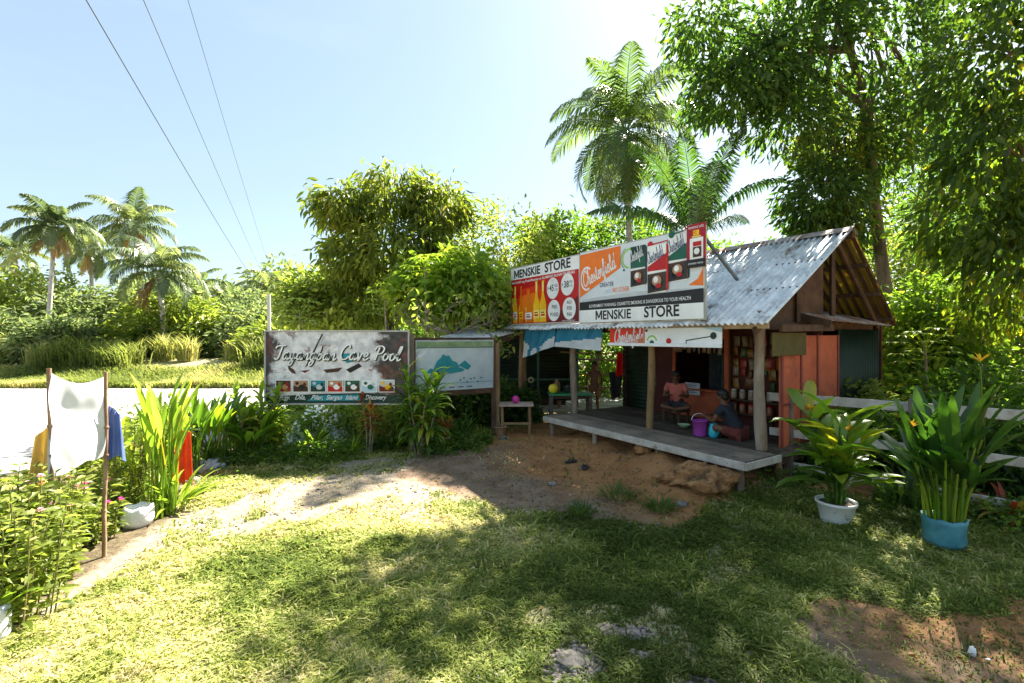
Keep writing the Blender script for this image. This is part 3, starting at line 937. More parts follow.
for a_ in (.24, 2.2, 4.3, 6.4):
    for (q0, q1, w0, h0, nm) in ((SF(a_, EB + .05, EZ - .16), SF(a_, RB, RZ - .16), .05, .10, "rafter"), (SF(a_, FB - .05, EZ - .17), SF(a_, RB, RZ - .17), .05, .10, "rafter"), (SF(a_ + .06, .7, EZ - .07), SF(a_ + .06, 4.7, EZ - .07), .05, .11, "tie_beam"), (SF(a_ + .06, RB, EZ), SF(a_ + .06, RB, RZ - .2), .07, .07, "king_post"), (SF(a_ + .07, 2.0, EZ), SF(a_ + .07, 2.0, EZ + .62), .06, .06, "strut")):
        mbb = MB(); mbb.beam(q0, q1, w0, h0); sp(mbb, nm, M_brown)
# ridge cap
rc = MB()
n0 = len(rc.v)
for (s1, sg) in ((pitch.normalized() * -1, 1), (rear.normalized(), -1)):
    O = SF(-.03, RB, RZ + .035)
    e = O + s1 * .2
    L = A * (LROOF + .05)
    rc.add([O, O + L, e + L, e, O - UP * .004, O + L - UP * .004, e + L - UP * .004, e - UP * .004], [(0, 1, 2, 3), (4, 7, 6, 5), (3, 2, 6, 7), (0, 3, 7, 4), (1, 5, 6, 2)])
sp(rc, "ridge_cap", M_tinrust)
# eave board (pale strip under the front eave)
e = MB(); e.beam(SF(.05, EB + .09, EZ - .07), SF(3.2, EB + .09, EZ - .07), .025, .09)
sp(e, "eave_board", mat("tan_board", (.40, .27, .16), (.52, .38, .24), .8, 5))
# gable end: dark sheet added for the shade inside the open roof, set back
g = MB()
zr = lambda b_: EZ + (RZ - EZ) * (b_ - EB) / (RB - EB) - .16
P_ = [(1.15, EZ - .1), (2.95, EZ - .1), (2.95, zr(2.95)), (1.15, zr(1.15))]
g.add([SF(.36, b_, z_) for b_, z_ in P_] + [SF(.40, b_, z_) for b_, z_ in P_], [(0, 1, 2, 3), (4, 7, 6, 5), (0, 4, 5, 1), (1, 5, 6, 2), (2, 6, 7, 3), (3, 7, 4, 0)])
sp(g, "gable_shade_sheet", M_brown)
# small rusty awning over the side wall
aw = MB()
o_ = SF(-.12, 2.2, 2.385); u_ = SF(-.10, 4.55, 2.33) - o_
w_ = SF(1.0, 2.2, 2.72) - o_
strip_sheet(aw, o_, u_, w_, u_.length, w_.length, amp=.009)
sp(aw, "side_awning", M_tinrust)
f = MB()
f.beam(SF(1.0, 2.17, 2.655), SF(-.1, 2.17, 2.33), .03, .12)
f.beam(SF(.02, .95, 2.26), SF(.02, 2.5, 2.28), .05, .10)
sp(f, "awning_frame", M_brown)

# posts: crooked logs
def log_post(a, b, z0, z1, r, seed, m=M_log, lean=(0, 0)):
    random.seed(seed)
    mb = MB(); pts = []; rr = []
    n = 12
    for i in range(n + 1):
        t = i / n
        p = SF(a, b, z0 + (z1 - z0) * t) + V(lean[0] * t + math.sin(t * 5 + seed) * .02, lean[1] * t + math.cos(t * 4 + seed) * .015, 0)
        pts.append(p); rr.append(r * (1.12 - .22 * t + .07 * math.sin(t * 9 + seed * 2)))
    mb.tube(pts, rr, 12, wob=.10)
    for k in range(3):
        i = random.randrange(3, n - 2); p = pts[i]; an = random.random() * 6.28
        mb.ball(p + V(math.cos(an), math.sin(an), 0) * rr[i] * .8, (.028, .028, .035), 8, 5)
    return mb
post0 = sp(log_post(.27, .88, .5, 2.52, .072, 3, lean=(-.03, 0)), "post", M_log)
sp(log_post(2.2, .75, .5, 2.44, .062, 5), "post", mat("tan_log", (.15, .09, .04), (.29, .19, .09), .85, 3, .5, 22, stretch=(1, 1, .35)))
sp(log_post(4.3, .75, .5, 2.44, .068, 8), "post", M_log)
sp(log_post(6.3, .75, 0, 2.44, .06, 9), "post", M_logb)
sp(log_post(.27, 4.9, 0, 2.3, .06, 12), "post", M_logb)
# deck
DL = 4.36
d = MB()
random.seed(5)
for i in range(5):
    b_ = .09 + i * .15
    a1 = DL + random.uniform(-.03, .02)
    d.box(SF((a1) / 2, b_, .487), (a1 - .02, .132, .026), RS, rnd=random.random(), ch=.003)
for a_ in (.12, 1.5, 2.9, 4.2):
    d.beam(SF(a_, .05, .43), SF(a_, 2.4, .43), .06, .085)
sp(d, "deck", M_wood)
d = MB()
for i in range(15):
    b_ = .86 + i * .122
    d.box(SF(2.28, b_, .482 + random.uniform(-.003, .003)), (4.4, .113, .024), RS, rnd=random.random(), ch=.003)
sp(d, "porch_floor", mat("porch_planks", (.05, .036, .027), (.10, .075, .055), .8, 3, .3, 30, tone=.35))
f = MB(); f.box(SF(DL / 2, -.004, .437), (DL + .03, .028, .108), RS, ch=.006)
sp(f, "fascia_board", M_wpaint)
f = MB(); f.box(SF(-.03, .42, .437), (.028, .86, .10), RS, ch=.005)
sp(f, "fascia_board", M_wpaint)
for (a_, b_, z_) in ((.12, .10, .385), (1.52, .12, .39), (2.95, .1, .39), (4.22, .1, .385), (.2, 1.2, .38), (2.2, 1.2, .38), (4.2, 1.2, .38), (.2, 2.3, .38), (2.2, 2.3, .38), (4.2, 2.3, .38)):
    q = SF(a_, b_, 0); L = MB(); z0 = gz1(q.x, q.y) - .05
    L.tube([SF(a_, b_, z0), SF(a_, b_, (z0 + z_) / 2) + V(.01, 0, 0), SF(a_, b_, z_)], .05, 9, wob=.12)
    sp(L, "deck_leg", M_log if b_ < .5 else M_logb)
# walls
w_ = MB(); w_.box(SF(.2, 2.17, 1.31), (.03, 1.82, 1.70), RS)
sp(w_, "side_wall", M_red)
tr = MB()
for b_ in (1.28, 1.84, 2.36, 3.06):
    tr.box(SF(.178, b_, 1.30), (.022, .045, 1.74), RS)
tr.box(SF(.176, 2.17, 1.12), (.020, 1.78, .035), RS)
sp(tr, "wall_trim", mat("dark_red_trim", (.17, .035, .022), (.24, .055, .035), .7, 5))
ob = MB(); ob.box(SF(.12, 1.38, 2.03), (.02, .95, .34), RS, ch=.003)
sp(ob, "olive_panel", M_olive)
gw = MB()
gw_o = SF(.2, 3.10, .28)
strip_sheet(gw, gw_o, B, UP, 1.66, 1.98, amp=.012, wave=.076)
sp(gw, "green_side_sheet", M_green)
# skirting below the side wall: dark slats
sk = MB()
for z_ in (.12, .30): sk.box(SF(.2, 2.8, z_), (.03, 3.1, .11), RS)
sp(sk, "skirting", M_brown)
# inner front
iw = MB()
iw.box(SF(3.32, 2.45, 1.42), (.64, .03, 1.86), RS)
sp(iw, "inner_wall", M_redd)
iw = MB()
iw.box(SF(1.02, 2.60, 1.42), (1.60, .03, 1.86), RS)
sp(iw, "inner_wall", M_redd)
iw = MB(); iw.box(SF(2.4, 2.45, .79), (1.18, .04, .56), RS, ch=.005)
iw.box(SF(2.4, 2.40, 1.085), (1.24, .22, .03), RS, ch=.005)
sp(iw, "serving_counter", M_red)
iw = MB(); iw.box(SF(2.4, 2.45, 2.24), (1.2, .04, .3), RS); iw.box(SF(3.01, 2.42, 1.42), (.05, .05, 1.86), RS); iw.box(SF(1.80, 2.42, 1.42), (.09, .06, 1.86), RS)
sp(iw, "opening_frame", M_red)
gs = MB()
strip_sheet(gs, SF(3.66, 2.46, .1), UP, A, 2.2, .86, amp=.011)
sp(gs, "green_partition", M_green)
bw = MB()
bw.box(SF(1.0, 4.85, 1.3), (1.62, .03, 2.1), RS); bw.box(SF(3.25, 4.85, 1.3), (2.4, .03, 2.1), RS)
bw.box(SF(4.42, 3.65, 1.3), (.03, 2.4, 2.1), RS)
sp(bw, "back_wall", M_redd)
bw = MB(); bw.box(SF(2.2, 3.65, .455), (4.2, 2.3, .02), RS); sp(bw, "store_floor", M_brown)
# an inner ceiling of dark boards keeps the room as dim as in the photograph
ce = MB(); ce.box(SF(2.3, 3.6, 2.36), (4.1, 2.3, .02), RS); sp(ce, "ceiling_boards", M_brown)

# ---------------------------------------------------------------- lettering helpers
def text_geo(s, size=1.0, bold=0.0, shear=0.0, space=1.0):
    cu = bpy.data.curves.new("lettering_src", 'FONT'); cu.body = s; cu.size = size; cu.offset = bold; cu.shear = shear
    cu.space_character = space; cu.fill_mode = 'FRONT' if hasattr(cu, 'fill_mode') else cu.fill_mode; cu.resolution_u = 3
    ob = bpy.data.objects.new("lettering_src", cu); C.objects.link(ob)
    bpy.context.view_layer.update()
    dg = bpy.context.evaluated_depsgraph_get()
    me = bpy.data.meshes.new_from_object(ob.evaluated_get(dg))
    vs = [(v.co.x, v.co.y) for v in me.vertices]; fs = [tuple(p.vertices) for p in me.polygons]
    bpy.data.objects.remove(ob); bpy.data.curves.remove(cu); bpy.data.meshes.remove(me)
    return vs, fs

GLY = {
 'T': ([[(-.05, .78), (.05, .95), (.3, .98), (.75, 1.02)], [(.48, .98), (.40, .55), (.30, .1), (.12, -.02), (.0, .1)]], .62),
 'a': ([[(.44, .40), (.30, .50), (.10, .34), (.08, .10), (.22, .0), (.38, .18), (.46, .46)], [(.46, .46), (.41, .12), (.48, .0), (.62, .14)]], .58),
 'y': ([[(.0, .40), (.08, .46), (.09, .12), (.22, .02), (.38, .18), (.46, .46)], [(.46, .46), (.38, -.1), (.24, -.42), (.08, -.38), (.16, -.16), (.62, .14)]], .58),
 'n': ([[(.0, .40), (.08, .46), (.08, .0)], [(.08, .0), (.14, .30), (.30, .48), (.38, .36), (.35, .08), (.43, .0), (.58, .14)]], .55),
 'g': ([[(.44, .40), (.30, .50), (.10, .34), (.08, .10), (.22, .0), (.38, .18), (.46, .46)], [(.46, .46), (.40, -.1), (.24, -.42), (.08, -.36), (.18, -.14), (.62, .14)]], .58),
 'b': ([[(.0, .14), (.18, .6), (.24, .96), (.14, .98), (.09, .6), (.08, .1), (.22, .0), (.38, .14), (.40, .36), (.28, .44), (.12, .26)], [(.38, .30), (.56, .34)]], .52),
 'C': ([[(.66, .80), (.58, 1.0), (.38, .98), (.12, .68), (.06, .28), (.22, .02), (.46, .04), (.68, .24)]], .70),
 'v': ([[(.0, .38), (.08, .46), (.14, .02), (.22, .02), (.38, .46), (.52, .40)]], .48),
 'e': ([[(.02, .16), (.30, .30), (.34, .44), (.22, .50), (.08, .32), (.10, .06), (.24, .0), (.46, .16)]], .43),
 'P': ([[(.30, .92), (.24, .5), (.16, .0)], [(.0, .70), (.12, .94), (.42, 1.02), (.66, .84), (.56, .52), (.28, .44)]], .66),
 'o': ([[(.28, .50), (.12, .42), (.06, .18), (.18, .0), (.36, .12), (.40, .38), (.28, .50), (.36, .40), (.56, .44)]], .50),
 'l': ([[(.0, .14), (.20, .56), (.28, .96), (.18, .98), (.11, .56), (.12, .08), (.20, .0), (.36, .14)]], .32),
 'h': ([[(.0, .14), (.18, .6), (.26, .96), (.16, .98), (.10, .5), (.06, .0)], [(.06, .0), (.14, .30), (.30, .48), (.38, .34), (.34, .06), (.42, .0), (.56, .14)]], .52),
 's': ([[(.0, .12), (.20, .48), (.22, .50)], [(.18, .46), (.30, .24), (.24, .02), (.06, .02)], [(.24, .02), (.42, .14)]], .38),
 't': ([[(.22, .82), (.14, .3), (.16, .02), (.24, .0), (.40, .14)], [(.02, .56), (.36, .60)]], .36),
 'r': ([[(.0, .14), (.10, .52), (.18, .42), (.32, .46)], [(.28, .46), (.24, .12), (.30, .0), (.44, .14)]], .40),
 'f': ([[(.0, .14), (.22, .6), (.30, .96), (.20, 1.0), (.13, .5), (.06, -.40)], [(.06, -.40), (.22, -.3), (.16, .08), (.40, .16)], [(.0, .46), (.3, .5)]], .36),
 'i': ([[(.0, .14), (.12, .46), (.09, .08), (.16, .0), (.32, .14)], [(.16, .66), (.18, .72)]], .28),
 'd': ([[(.42, .40), (.28, .50), (.10, .34), (.08, .10), (.20, .0), (.36, .16), (.50, .98)], [(.48, .9), (.41, .12), (.48, .0), (.60, .12)]], .56),
 ' ': ([], .42),
}
def script_geo(s, size=1.0, w=.10, shear=.28):
    vs = []; fs = []; x = 0
    for ch in s:
        st, adv = GLY[ch]
        for pts in st:
            # Catmull-Rom
            P = [pts[0]] + list(pts) + [pts[-1]]; q = []
            for i in range(1, len(P) - 2):
                for k in range(5):
                    t = k / 5; p0, p1, p2, p3 = P[i - 1], P[i], P[i + 1], P[i + 2]
                    q.append(tuple(.5 * (2 * p1[c] + (p2[c] - p0[c]) * t + (2 * p0[c] - 5 * p1[c] + 4 * p2[c] - p3[c]) * t * t + (3 * p1[c] - p0[c] - 3 * p2[c] + p3[c]) * t ** 3) for c in (0, 1)))
            q.append(tuple(P[-2]))
            b0 = len(vs)
            for i, (px, py) in enumerate(q):
                a_, b_ = q[max(i - 1, 0)], q[min(i + 1, len(q) - 1)]
                dx, dy = b_[0] - a_[0], b_[1] - a_[1]; L = math.hypot(dx, dy) or 1
                ww = w * (.62 + .38 * abs(dy) / L)
                nx_, ny_ = -dy / L * ww / 2, dx / L * ww / 2
                for sg in (1, -1):
                    X = px + nx_ * sg; Yv = py + ny_ * sg
                    vs.append(((x + X + Yv * shear) * size, Yv * size))
            for i in range(len(q) - 1):
                a_ = b0 + i * 2
                fs.append((a_, a_ + 1, a_ + 3, a_ + 2))
        x += adv
    return vs, fs, x * size

class Board:
    """flat artwork laid on a board: origin at lower left, U across, W up, N to the viewer"""
    def __init__(self, O, U, W, N):
        self.O, self.U, self.W, self.N = Vector(O), Vector(U), Vector(W), Vector(N)
        self.mb = MB(); self.layer = 1
    def P(self, x, y, l=None):
        return self.O + self.U * x + self.W * y + self.N * (.0022 * (self.layer if l is None else l))
    def poly(self, pts, m, l=None):
        self.layer += 0 if l is not None else 0
        self.mb.add([self.P(x, y, l) for x, y in pts], [tuple(range(len(pts)))], m)
    def rect(self, x0, y0, x1, y1, m, l=None):
        self.poly([(x0, y0), (x1, y0), (x1, y1), (x0, y1)], m, l)
    def disc(self, x, y, rx, ry, m, l=None, n=24, a0=0, a1=2 * math.pi):
        self.poly([(x + rx * math.cos(a0 + (a1 - a0) * k / n), y + ry * math.sin(a0 + (a1 - a0) * k / n)) for k in range(n)], m, l)
    def ring(self, x, y, r0, r1, m, l=None, n=28, a0=0, a1=2 * math.pi, sy=1.0):
        vs = []; fs = []
        for k in range(n + 1):
            a_ = a0 + (a1 - a0) * k / n
            vs += [self.P(x + r0 * math.cos(a_), y + r0 * math.sin(a_) * sy, l), self.P(x + r1 * math.cos(a_), y + r1 * math.sin(a_) * sy, l)]
        for k in range(n): fs.append((2 * k, 2 * k + 1, 2 * k + 3, 2 * k + 2))
        self.mb.add(vs, fs, m)
    def text(self, s, x, y, size, m, l=None, bold=0.0, shear=0, width=None, rot=0, align='l', sy=1.0, space=1.0):
        vs, fs = text_geo(s, 1.0, bold, shear, space)
        mn = min(v[0] for v in vs); mxx = max(v[0] for v in vs)
        k = size
        sx = size if width is None else width / (mxx - mn)
        W_ = (mxx - mn) * sx
        if align == 'c': x = x - W_ / 2 * math.cos(rot); y = y - W_ / 2 * math.sin(rot)
        c, q = math.cos(rot), math.sin(rot)
        self.mb.add([self.P(x + (v[0] - mn) * sx * c - v[1] * k * sy * q, y + (v[0] - mn) * sx * q + v[1] * k * sy * c, l) for v in vs], fs, m)
    def title(self, s, x, y, size, m, l, bold, width, rot=0, h=.72):
        '''painted capitals; the M is drawn from four bars'''
        wm = width * .20; H_ = size * h; tk = size * .15; c, q = math.cos(rot), math.sin(rot)
        T = lambda px, py: (x + px * c - py * q, y + px * q + py * c)
        for pts in ([(0, 0), (tk, 0), (tk, H_), (0, H_)], [(wm - tk, 0), (wm, 0), (wm, H_), (wm - tk, H_)], [(0, H_), (tk * 1.1, H_), (wm / 2 + tk * .5, H_ * .18), (wm / 2 - tk * .5, H_ * .18)], [(wm, H_), (wm - tk * 1.1, H_), (wm / 2 - tk * .5, H_ * .18), (wm / 2 + tk * .5, H_ * .18)]):
            self.poly([T(*p) for p in pts], m, l); l = l + .12
        self.text(s[1:], T(wm + size * .09, 0)[0], T(wm + size * .09, 0)[1], size, m, l, bold, width=width - wm - size * .09, rot=rot)
    def script(self, s, x, y, size, m, l=None, w=.11, shear=.28, rot=0, width=None):
        vs, fs, L = script_geo(s, 1.0, w, shear)
        sx = size if width is None else width / L
        c, q = math.cos(rot), math.sin(rot)
        self.mb.add([self.P(x + v[0] * sx * c - v[1] * size * q, y + v[0] * sx * q + v[1] * size * c, l) for v in vs], fs, m)

def paint(name, c, rough=.45, **k):
    c = lin(c) if max(c) > 1 else c
    return mat(name, tuple(x * .84 for x in c[:3]), c, rough, 3, spec=.35, **k)

Pw = paint("print_white", (238, 240, 242)); Pb = paint("print_black", (26, 26, 30)); Pgrey = paint("print_grey", (196, 202, 208))
Por = paint("print_orange", (240, 120, 30)); Pred = paint("print_red", (190, 20, 22)); Pdr = paint("print_dark_red", (110, 14, 18)); Phot = paint("print_bright_red", (225, 55, 25))
Pye = paint("print_yellow", (245, 190, 10)); Pam = paint("print_amber", (225, 125, 10)); Pgr = paint("print_green", (20, 95, 75)); Pdg = paint("print_dark_green", (18, 55, 50))
Pbr = paint("print_brown", (70, 45, 35)); Psk = paint("print_skin", (180, 140, 110)); Pteal = paint("print_teal", (10, 140, 160)); Pblue = paint("print_blue", (20, 105, 150)); Plb = paint("print_light_blue", (175, 205, 225))
Plime = paint("print_lime", (150, 205, 80)); Pcrim = paint("print_crimson", (165, 10, 40)); Pink = paint("print_ink_blue", (50, 60, 110)); Pcream = paint("print_cream", (250, 225, 120))
PAL = [Pw, Pb, Pgrey, Por, Pred, Pdr, Phot, Pye, Pam, Pgr, Pdg, Pbr, Psk, Pteal, Pblue, Plb, Plime, Pcrim, Pink, Pcream]
(wh, bk, gy, orr, rd, dr, ht, ye, am, gr, dg, br, sk_, te, bl, lb_, li, crm, ink, cre) = range(len(PAL))

def frame_rect(mb, Pf, W, Hh, t, dep, off=0):
    for (x0, y0, x1, y1) in ((0, -t / 2, W, -t / 2), (0, Hh + t / 2, W, Hh + t / 2), (-t / 2, -t, -t / 2, Hh + t), (W + t / 2, -t, W + t / 2, Hh + t)):
        mb.beam(Pf(x0, y0), Pf(x1, y1), dep, t, Pf(0, 1) - Pf(0, 0) if y0 == y1 else Pf(1, 0) - Pf(0, 0))

# --- drinks price board above the eave
RU = -A; RN = -B
def beer_board():
    O = SF(6.45, .54, 2.44); W, Hh = 2.57, 1.37
    t = thing("drinks_signboard", O, "red drinks price board with yellow bottles and four white price circles above the store eave", "signboard", "painted boards standing on the store eave")
    b = MB(); c = O + RU * (W / 2) + UP * (Hh / 2) - RN * .012
    b.box(c, (.02, W, Hh), Matrix((RN, RU, UP)).transposed()); b.build("panel", Pw, t)
    bd = Board(O, RU, UP, RN)
    bd.rect(.01, .01, W - .01, 1.09, rd, 1)
    # darker lower right and warm centre of the print
    bd.poly([(1.45, .01), (W - .01, .01), (W - .01, .55), (2.0, .28)], dr, 2)
    bd.poly([(.05, .2), (.35, .02), (1.3, .02), (1.45, .5), (1.2, .88), (.5, .84)], ht, 2)
    bd.poly([(.3, .3), (.45, .1), (1.15, .1), (1.25, .5), (1.0, .72), (.55, .68)], orr, 3)
    bot = [(-.5, 0), (.5, 0), (.5, .42), (.40, .50), (.22, .62), (.16, .72), (.15, .96), (.19, .97), (.19, 1.0), (-.19, 1.0), (-.19, .97), (-.15, .96), (-.16, .72), (-.22, .62), (-.40, .50), (-.5, .42)]
    for (x, y, wd, h, m, lab) in ((.20, .03, .20, .90, ye, wh), (.46, .03, .18, .88, am, ye), (.77, .03, .29, .78, am, wh), (1.09, .03, .24, .95, ye, cre), (1.34, .03, .24, .94, ye, cre)):
        bd.poly([(x + px * wd, y + py * h) for px, py in bot], m, 4)
        bd.poly([(x + px * wd, y + py * h) for px, py in ((-.15, .74), (.15, .74), (.15, .96), (-.15, .96))], cre if m == ye else am, 5)
        bd.rect(x - wd * .46, y + h * .10, x + wd * .46, y + h * .30, lab, 5)
        bd.rect(x - wd * .30, y + h * .15, x + wd * .30, y + h * .19, rd, 6)
        bd.rect(x - wd * .30, y + h * .22, x + wd * .22, y + h * .245, dr, 6)
        bd.rect(x - wd * .36, y + h * .02, x - wd * .26, y + h * .09, cre, 5)
        bd.rect(x - wd * .40, y + h * .33, x - wd * .30, y + h * .46, cre, 5)
    for (x, y) in ((1.70, .76), (2.20, .80), (1.74, .27), (2.26, .29)):
        bd.disc(x, y, .215, .235, wh, 4)
    bd.text("45", 1.66, .70, .20, bk, 5, .015, align='c', width=.15); bd.text("P", 1.51, .72, .11, bk, 5); bd.text("00", 1.77, .78, .09, bk, 5, width=.10); bd.text("CUP", 1.77, .70, .07, bk, 5, width=.10); bd.text("1L", 1.67, .92, .05, bk, 5)
    bd.text("38", 2.17, .74, .20, bk, 5, .015, align='c', width=.16); bd.text("P", 2.01, .76, .11, bk, 5); bd.text("00", 2.27, .82, .09, bk, 5, width=.10); bd.text("CUP", 2.27, .74, .07, bk, 5, width=.10)
    bd.text("P60", 1.76, .31, .12, bk, 5, .01, align='c'); bd.text("P1050", 1.76, .14, .12, bk, 5, .01, align='c', width=.27)
    bd.text("RED", 2.27, .39, .09, bk, 5, .005, align='c'); bd.text("P50", 2.27, .26, .11, bk, 5, .01, align='c'); bd.text("P60", 2.27, .13, .11, bk, 5, .01, align='c')
    bd.text("MAKULAY ang PinakaMasarap na ALAMANO BUHAY PILIPINAS", .06, .985, .085, wh, 3, .012, width=2.38, rot=.012)
    bd.text("DRINK MODERATELY", 2.02, .02, .045, wh, 3)
    bd.title("MENSKIE", .15, 1.125, .27, bk, 2, .022, 1.08, rot=.015)
    bd.text("STORE", 1.40, 1.14, .29, bk, 2, .024, width=.90, rot=.02)
    bd.mb.build("artwork", PAL, t)
    f = MB(); frame_rect(f, lambda x, y: O + RU * x + UP * y - RN * .02, W, Hh, .022, .035); f.build("frame", M_wpaint, t)
    return t
beer_board()

def cig_board():
    O = SF(3.85, .54, 2.42); W, Hh = 2.88, 1.42
    t = thing("tobacco_signboard", O, "wide white and orange tobacco board with three packs pictured above the store eave", "signboard", "painted boards standing on the store eave")
    UW = (UP * Hh + UP * -.0).normalized()
    b = MB(); c = O + RU * (W / 2) + UP * (Hh / 2) - RN * .012
    b.box(c, (.02, W, Hh), Matrix((RN, RU, UP)).transposed()); b.build("panel", mat("print_pale_blue", (.60, .66, .72), (.70, .75, .80), .45, 2), t)
    bd = Board(O, RU, UP, RN)
    X = lambda u: u * W
    Y = lambda v: v * Hh
    bd.poly([(0, Y(.97)), (0, Y(.36)), (X(.39), Y(.70)), (X(.39), Y(.985))], orr, 1)
    bd.script("Chesterfield", X(.045), Y(.50), .30, wh, 2, .13, .18, rot=.33, width=X(.325))
    bd.ring(X(.07), Y(.62), .15, .18, wh, 2, a0=.9, a1=5.2, sy=1.35)
    bd.text("GREATER", X(.20), Y(.475), .12, ink, 1, .006, width=X(.13))
    bd.text("LIKE", X(.245), Y(.385), .10, lb_, 1, .004, width=X(.06)); bd.text("NO OTHER", X(.32), Y(.385), .13, orr, 1, .008, width=X(.145))
    bd.ring(X(.465), Y(.80), .15, .185, li, 1, a0=1.2, a1=4.6); bd.ring(X(.465), Y(.80), .20, .215, te, 1, a0=2.0, a1=4.0)
    bd.disc(X(.42), Y(.66), .025, .025, bl, 2)
    bd.poly([(X(.90), Y(.38)), (X(.96), Y(.44)), (X(.99), Y(.54)), (X(.995), Y(.66)), (X(.995), Y(.36))], orr, 1)
    bd.poly([(X(.02), Y(.27)), (X(.98), Y(.27)), (X(.98), Y(.34)), (X(.5), Y(.37)), (X(.02), Y(.33))], gy, 1)
    def pack(u0, u1, v0, v1, top, tri, bg, scr, lf=0.0):
        bd2 = Board(O + RN * lf, RU, UP, RN); bd2.mb = bd.mb
        x0, x1, y0, y1 = X(u0), X(u1), Y(v0), Y(v1); h = y1 - y0; wd = x1 - x0
        bd2.rect(x0, y0, x1, y1, bg, 3)
        bd2.poly([(x0, y0 + h * .46), (x1, y0 + h * .46), (x1, y0 + h * .80), (x0, y0 + h * .56)], tri, 4)
        bd2.poly([(x0, y0 + h * .56), (x1, y0 + h * .80), (x1, y1), (x0, y1)], top, 4)
        bd2.script("Chesterfield", x0 + wd * .05, y0 + h * .62, .20, scr, 5, .12, .2, rot=.32, width=wd * .88)
        bd2.poly([(x0, y0), (x1, y0 + h * .03), (x1, y0 + h * .42), (x0, y0 + h * .40)], br, 4)
        bd2.poly([(x0 + wd * .08, y0 + h * .02), (x0 + wd * .4, y0 + h * .05), (x0 + wd * .3, y0 + h * .36), (x0 + wd * .05, y0 + h * .3)], bk, 5)
        bd2.disc(x0 + wd * .52, y0 + h * .2, wd * .34, h * .15, bk, 5)
        bd2.disc(x0 + wd * .5, y0 + h * .25, wd * .26, h * .11, sk_, 6, 11); bd2.disc(x0 + wd * .46, y0 + h * .27, wd * .13, h * .07, wh, 7, 9); bd2.disc(x0 + wd * .6, y0 + h * .14, wd * .16, h * .05, rd, 7, 8)
        bd2.rect(x0 + wd * .06, y0 + h * .425, x1 - wd * .06, y0 + h * .45, wh, 5)
        bd2.poly([(x1, y0 + h * .02), (x1 + wd * .11, y0 + h * .06), (x1 + wd * .11, y1 - h * .06), (x1, y1)], dg if tri != rd else rd, 3)
    pack(.478, .595, .43, .935, dg, gr, wh, wh)
    pack(.765, .895, .44, .97, wh, gr, wh, ink)
    pack(.618, .755, .33, .90, wh, rd, wh, ink, .012)
    for (u, v, m, w_) in ((.635, .915, rd, .13), (.79, 1.0 - .015, gr, .08)):
        bd.disc(X(u), Y(v), .06, .06, m, 5)
        bd.poly([(X(u), Y(v) + .010), (X(u + w_), Y(v) + .03), (X(u + w_), Y(v) + .01), (X(u), Y(v) - .012)], m, 4)
    bd.rect(X(.0), Y(.175), X(1), Y(.27), bk, 8)
    bd.poly([(X(0), Y(.27)), (X(1), Y(.27)), (X(1), Y(.33)), (X(0), Y(.29))], bk, 8)
    bd.text("GOVERNMENT WARNING: CIGARETTE SMOKING IS DANGEROUS TO YOUR HEALTH", X(.10), Y(.205), .085, wh, 9, .006, width=X(.82), rot=.006)
    bd.rect(0, 0, W, Y(.175), wh, 8)
    bd.title("MENSKIE", X(.165), Y(.035), .24, bk, 9, .022, X(.32), rot=.004)
    bd.text("STORE", X(.59), Y(.04), .26, bk, 9, .026, width=X(.255), rot=.004)
    bd.mb.build("artwork", PAL, t)
    f = MB(); frame_rect(f, lambda x, y: O + RU * x + UP * y - RN * .02, W, Hh, .022, .035); f.build("frame", M_wpaint, t)
    for (u, v) in ((.985, .9), (.5, .9), (.03, .9)):
        s_ = MB(); p = O + RU * X(u) + UP * Y(v) - RN * .05
        q_ = p + B * .9 - UP * .62
        s_.beam(p, q_, .045, .045); s_.build("brace", mat("grey_brace", (.09, .10, .11), (.16, .17, .18), .7), t)
    return t
cig_board()
# crimson poster fixed to the corner of the tobacco board
def poster():
    O = SF(1.26, .50, 3.22); W, Hh = .34, .68
    t = thing("crimson_poster", O, "narrow crimson poster with a pack picture on the right corner of the tobacco board", "poster")
    b = MB(); b.box(O + RU * W / 2 + UP * Hh / 2 - RN * .004, (.006, W, Hh), Matrix((RN, RU, UP)).transposed()); b.build("panel", Pcrim, t)
    bd = Board(O, RU, UP, RN)
    bd.rect(.06, .02, W - .04, .46, wh, 1)
    bd.rect(.0, .0, W, .13, bk, 2); bd.text("GOVERNMENT WARNING", .03, .05, .04, wh, 3, .005, width=.27)
    bd.rect(.12, .16, .27, .32, br, 3); bd.disc(.19, .25, .05, .05, wh, 4); bd.rect(.12, .33, .27, .40, rd, 3)
    bd.text("WHOLE LIFE", .03, .61, .05, wh, 2, .006, width=.28)
    bd.rect(.12, .50, .23, .58, ye, 2); bd.text("P2", .13, .52, .06, rd, 3, .004); bd.rect(.10, .47, .26, .49, cre, 2)
    bd.mb.build("artwork", PAL, t)
poster()
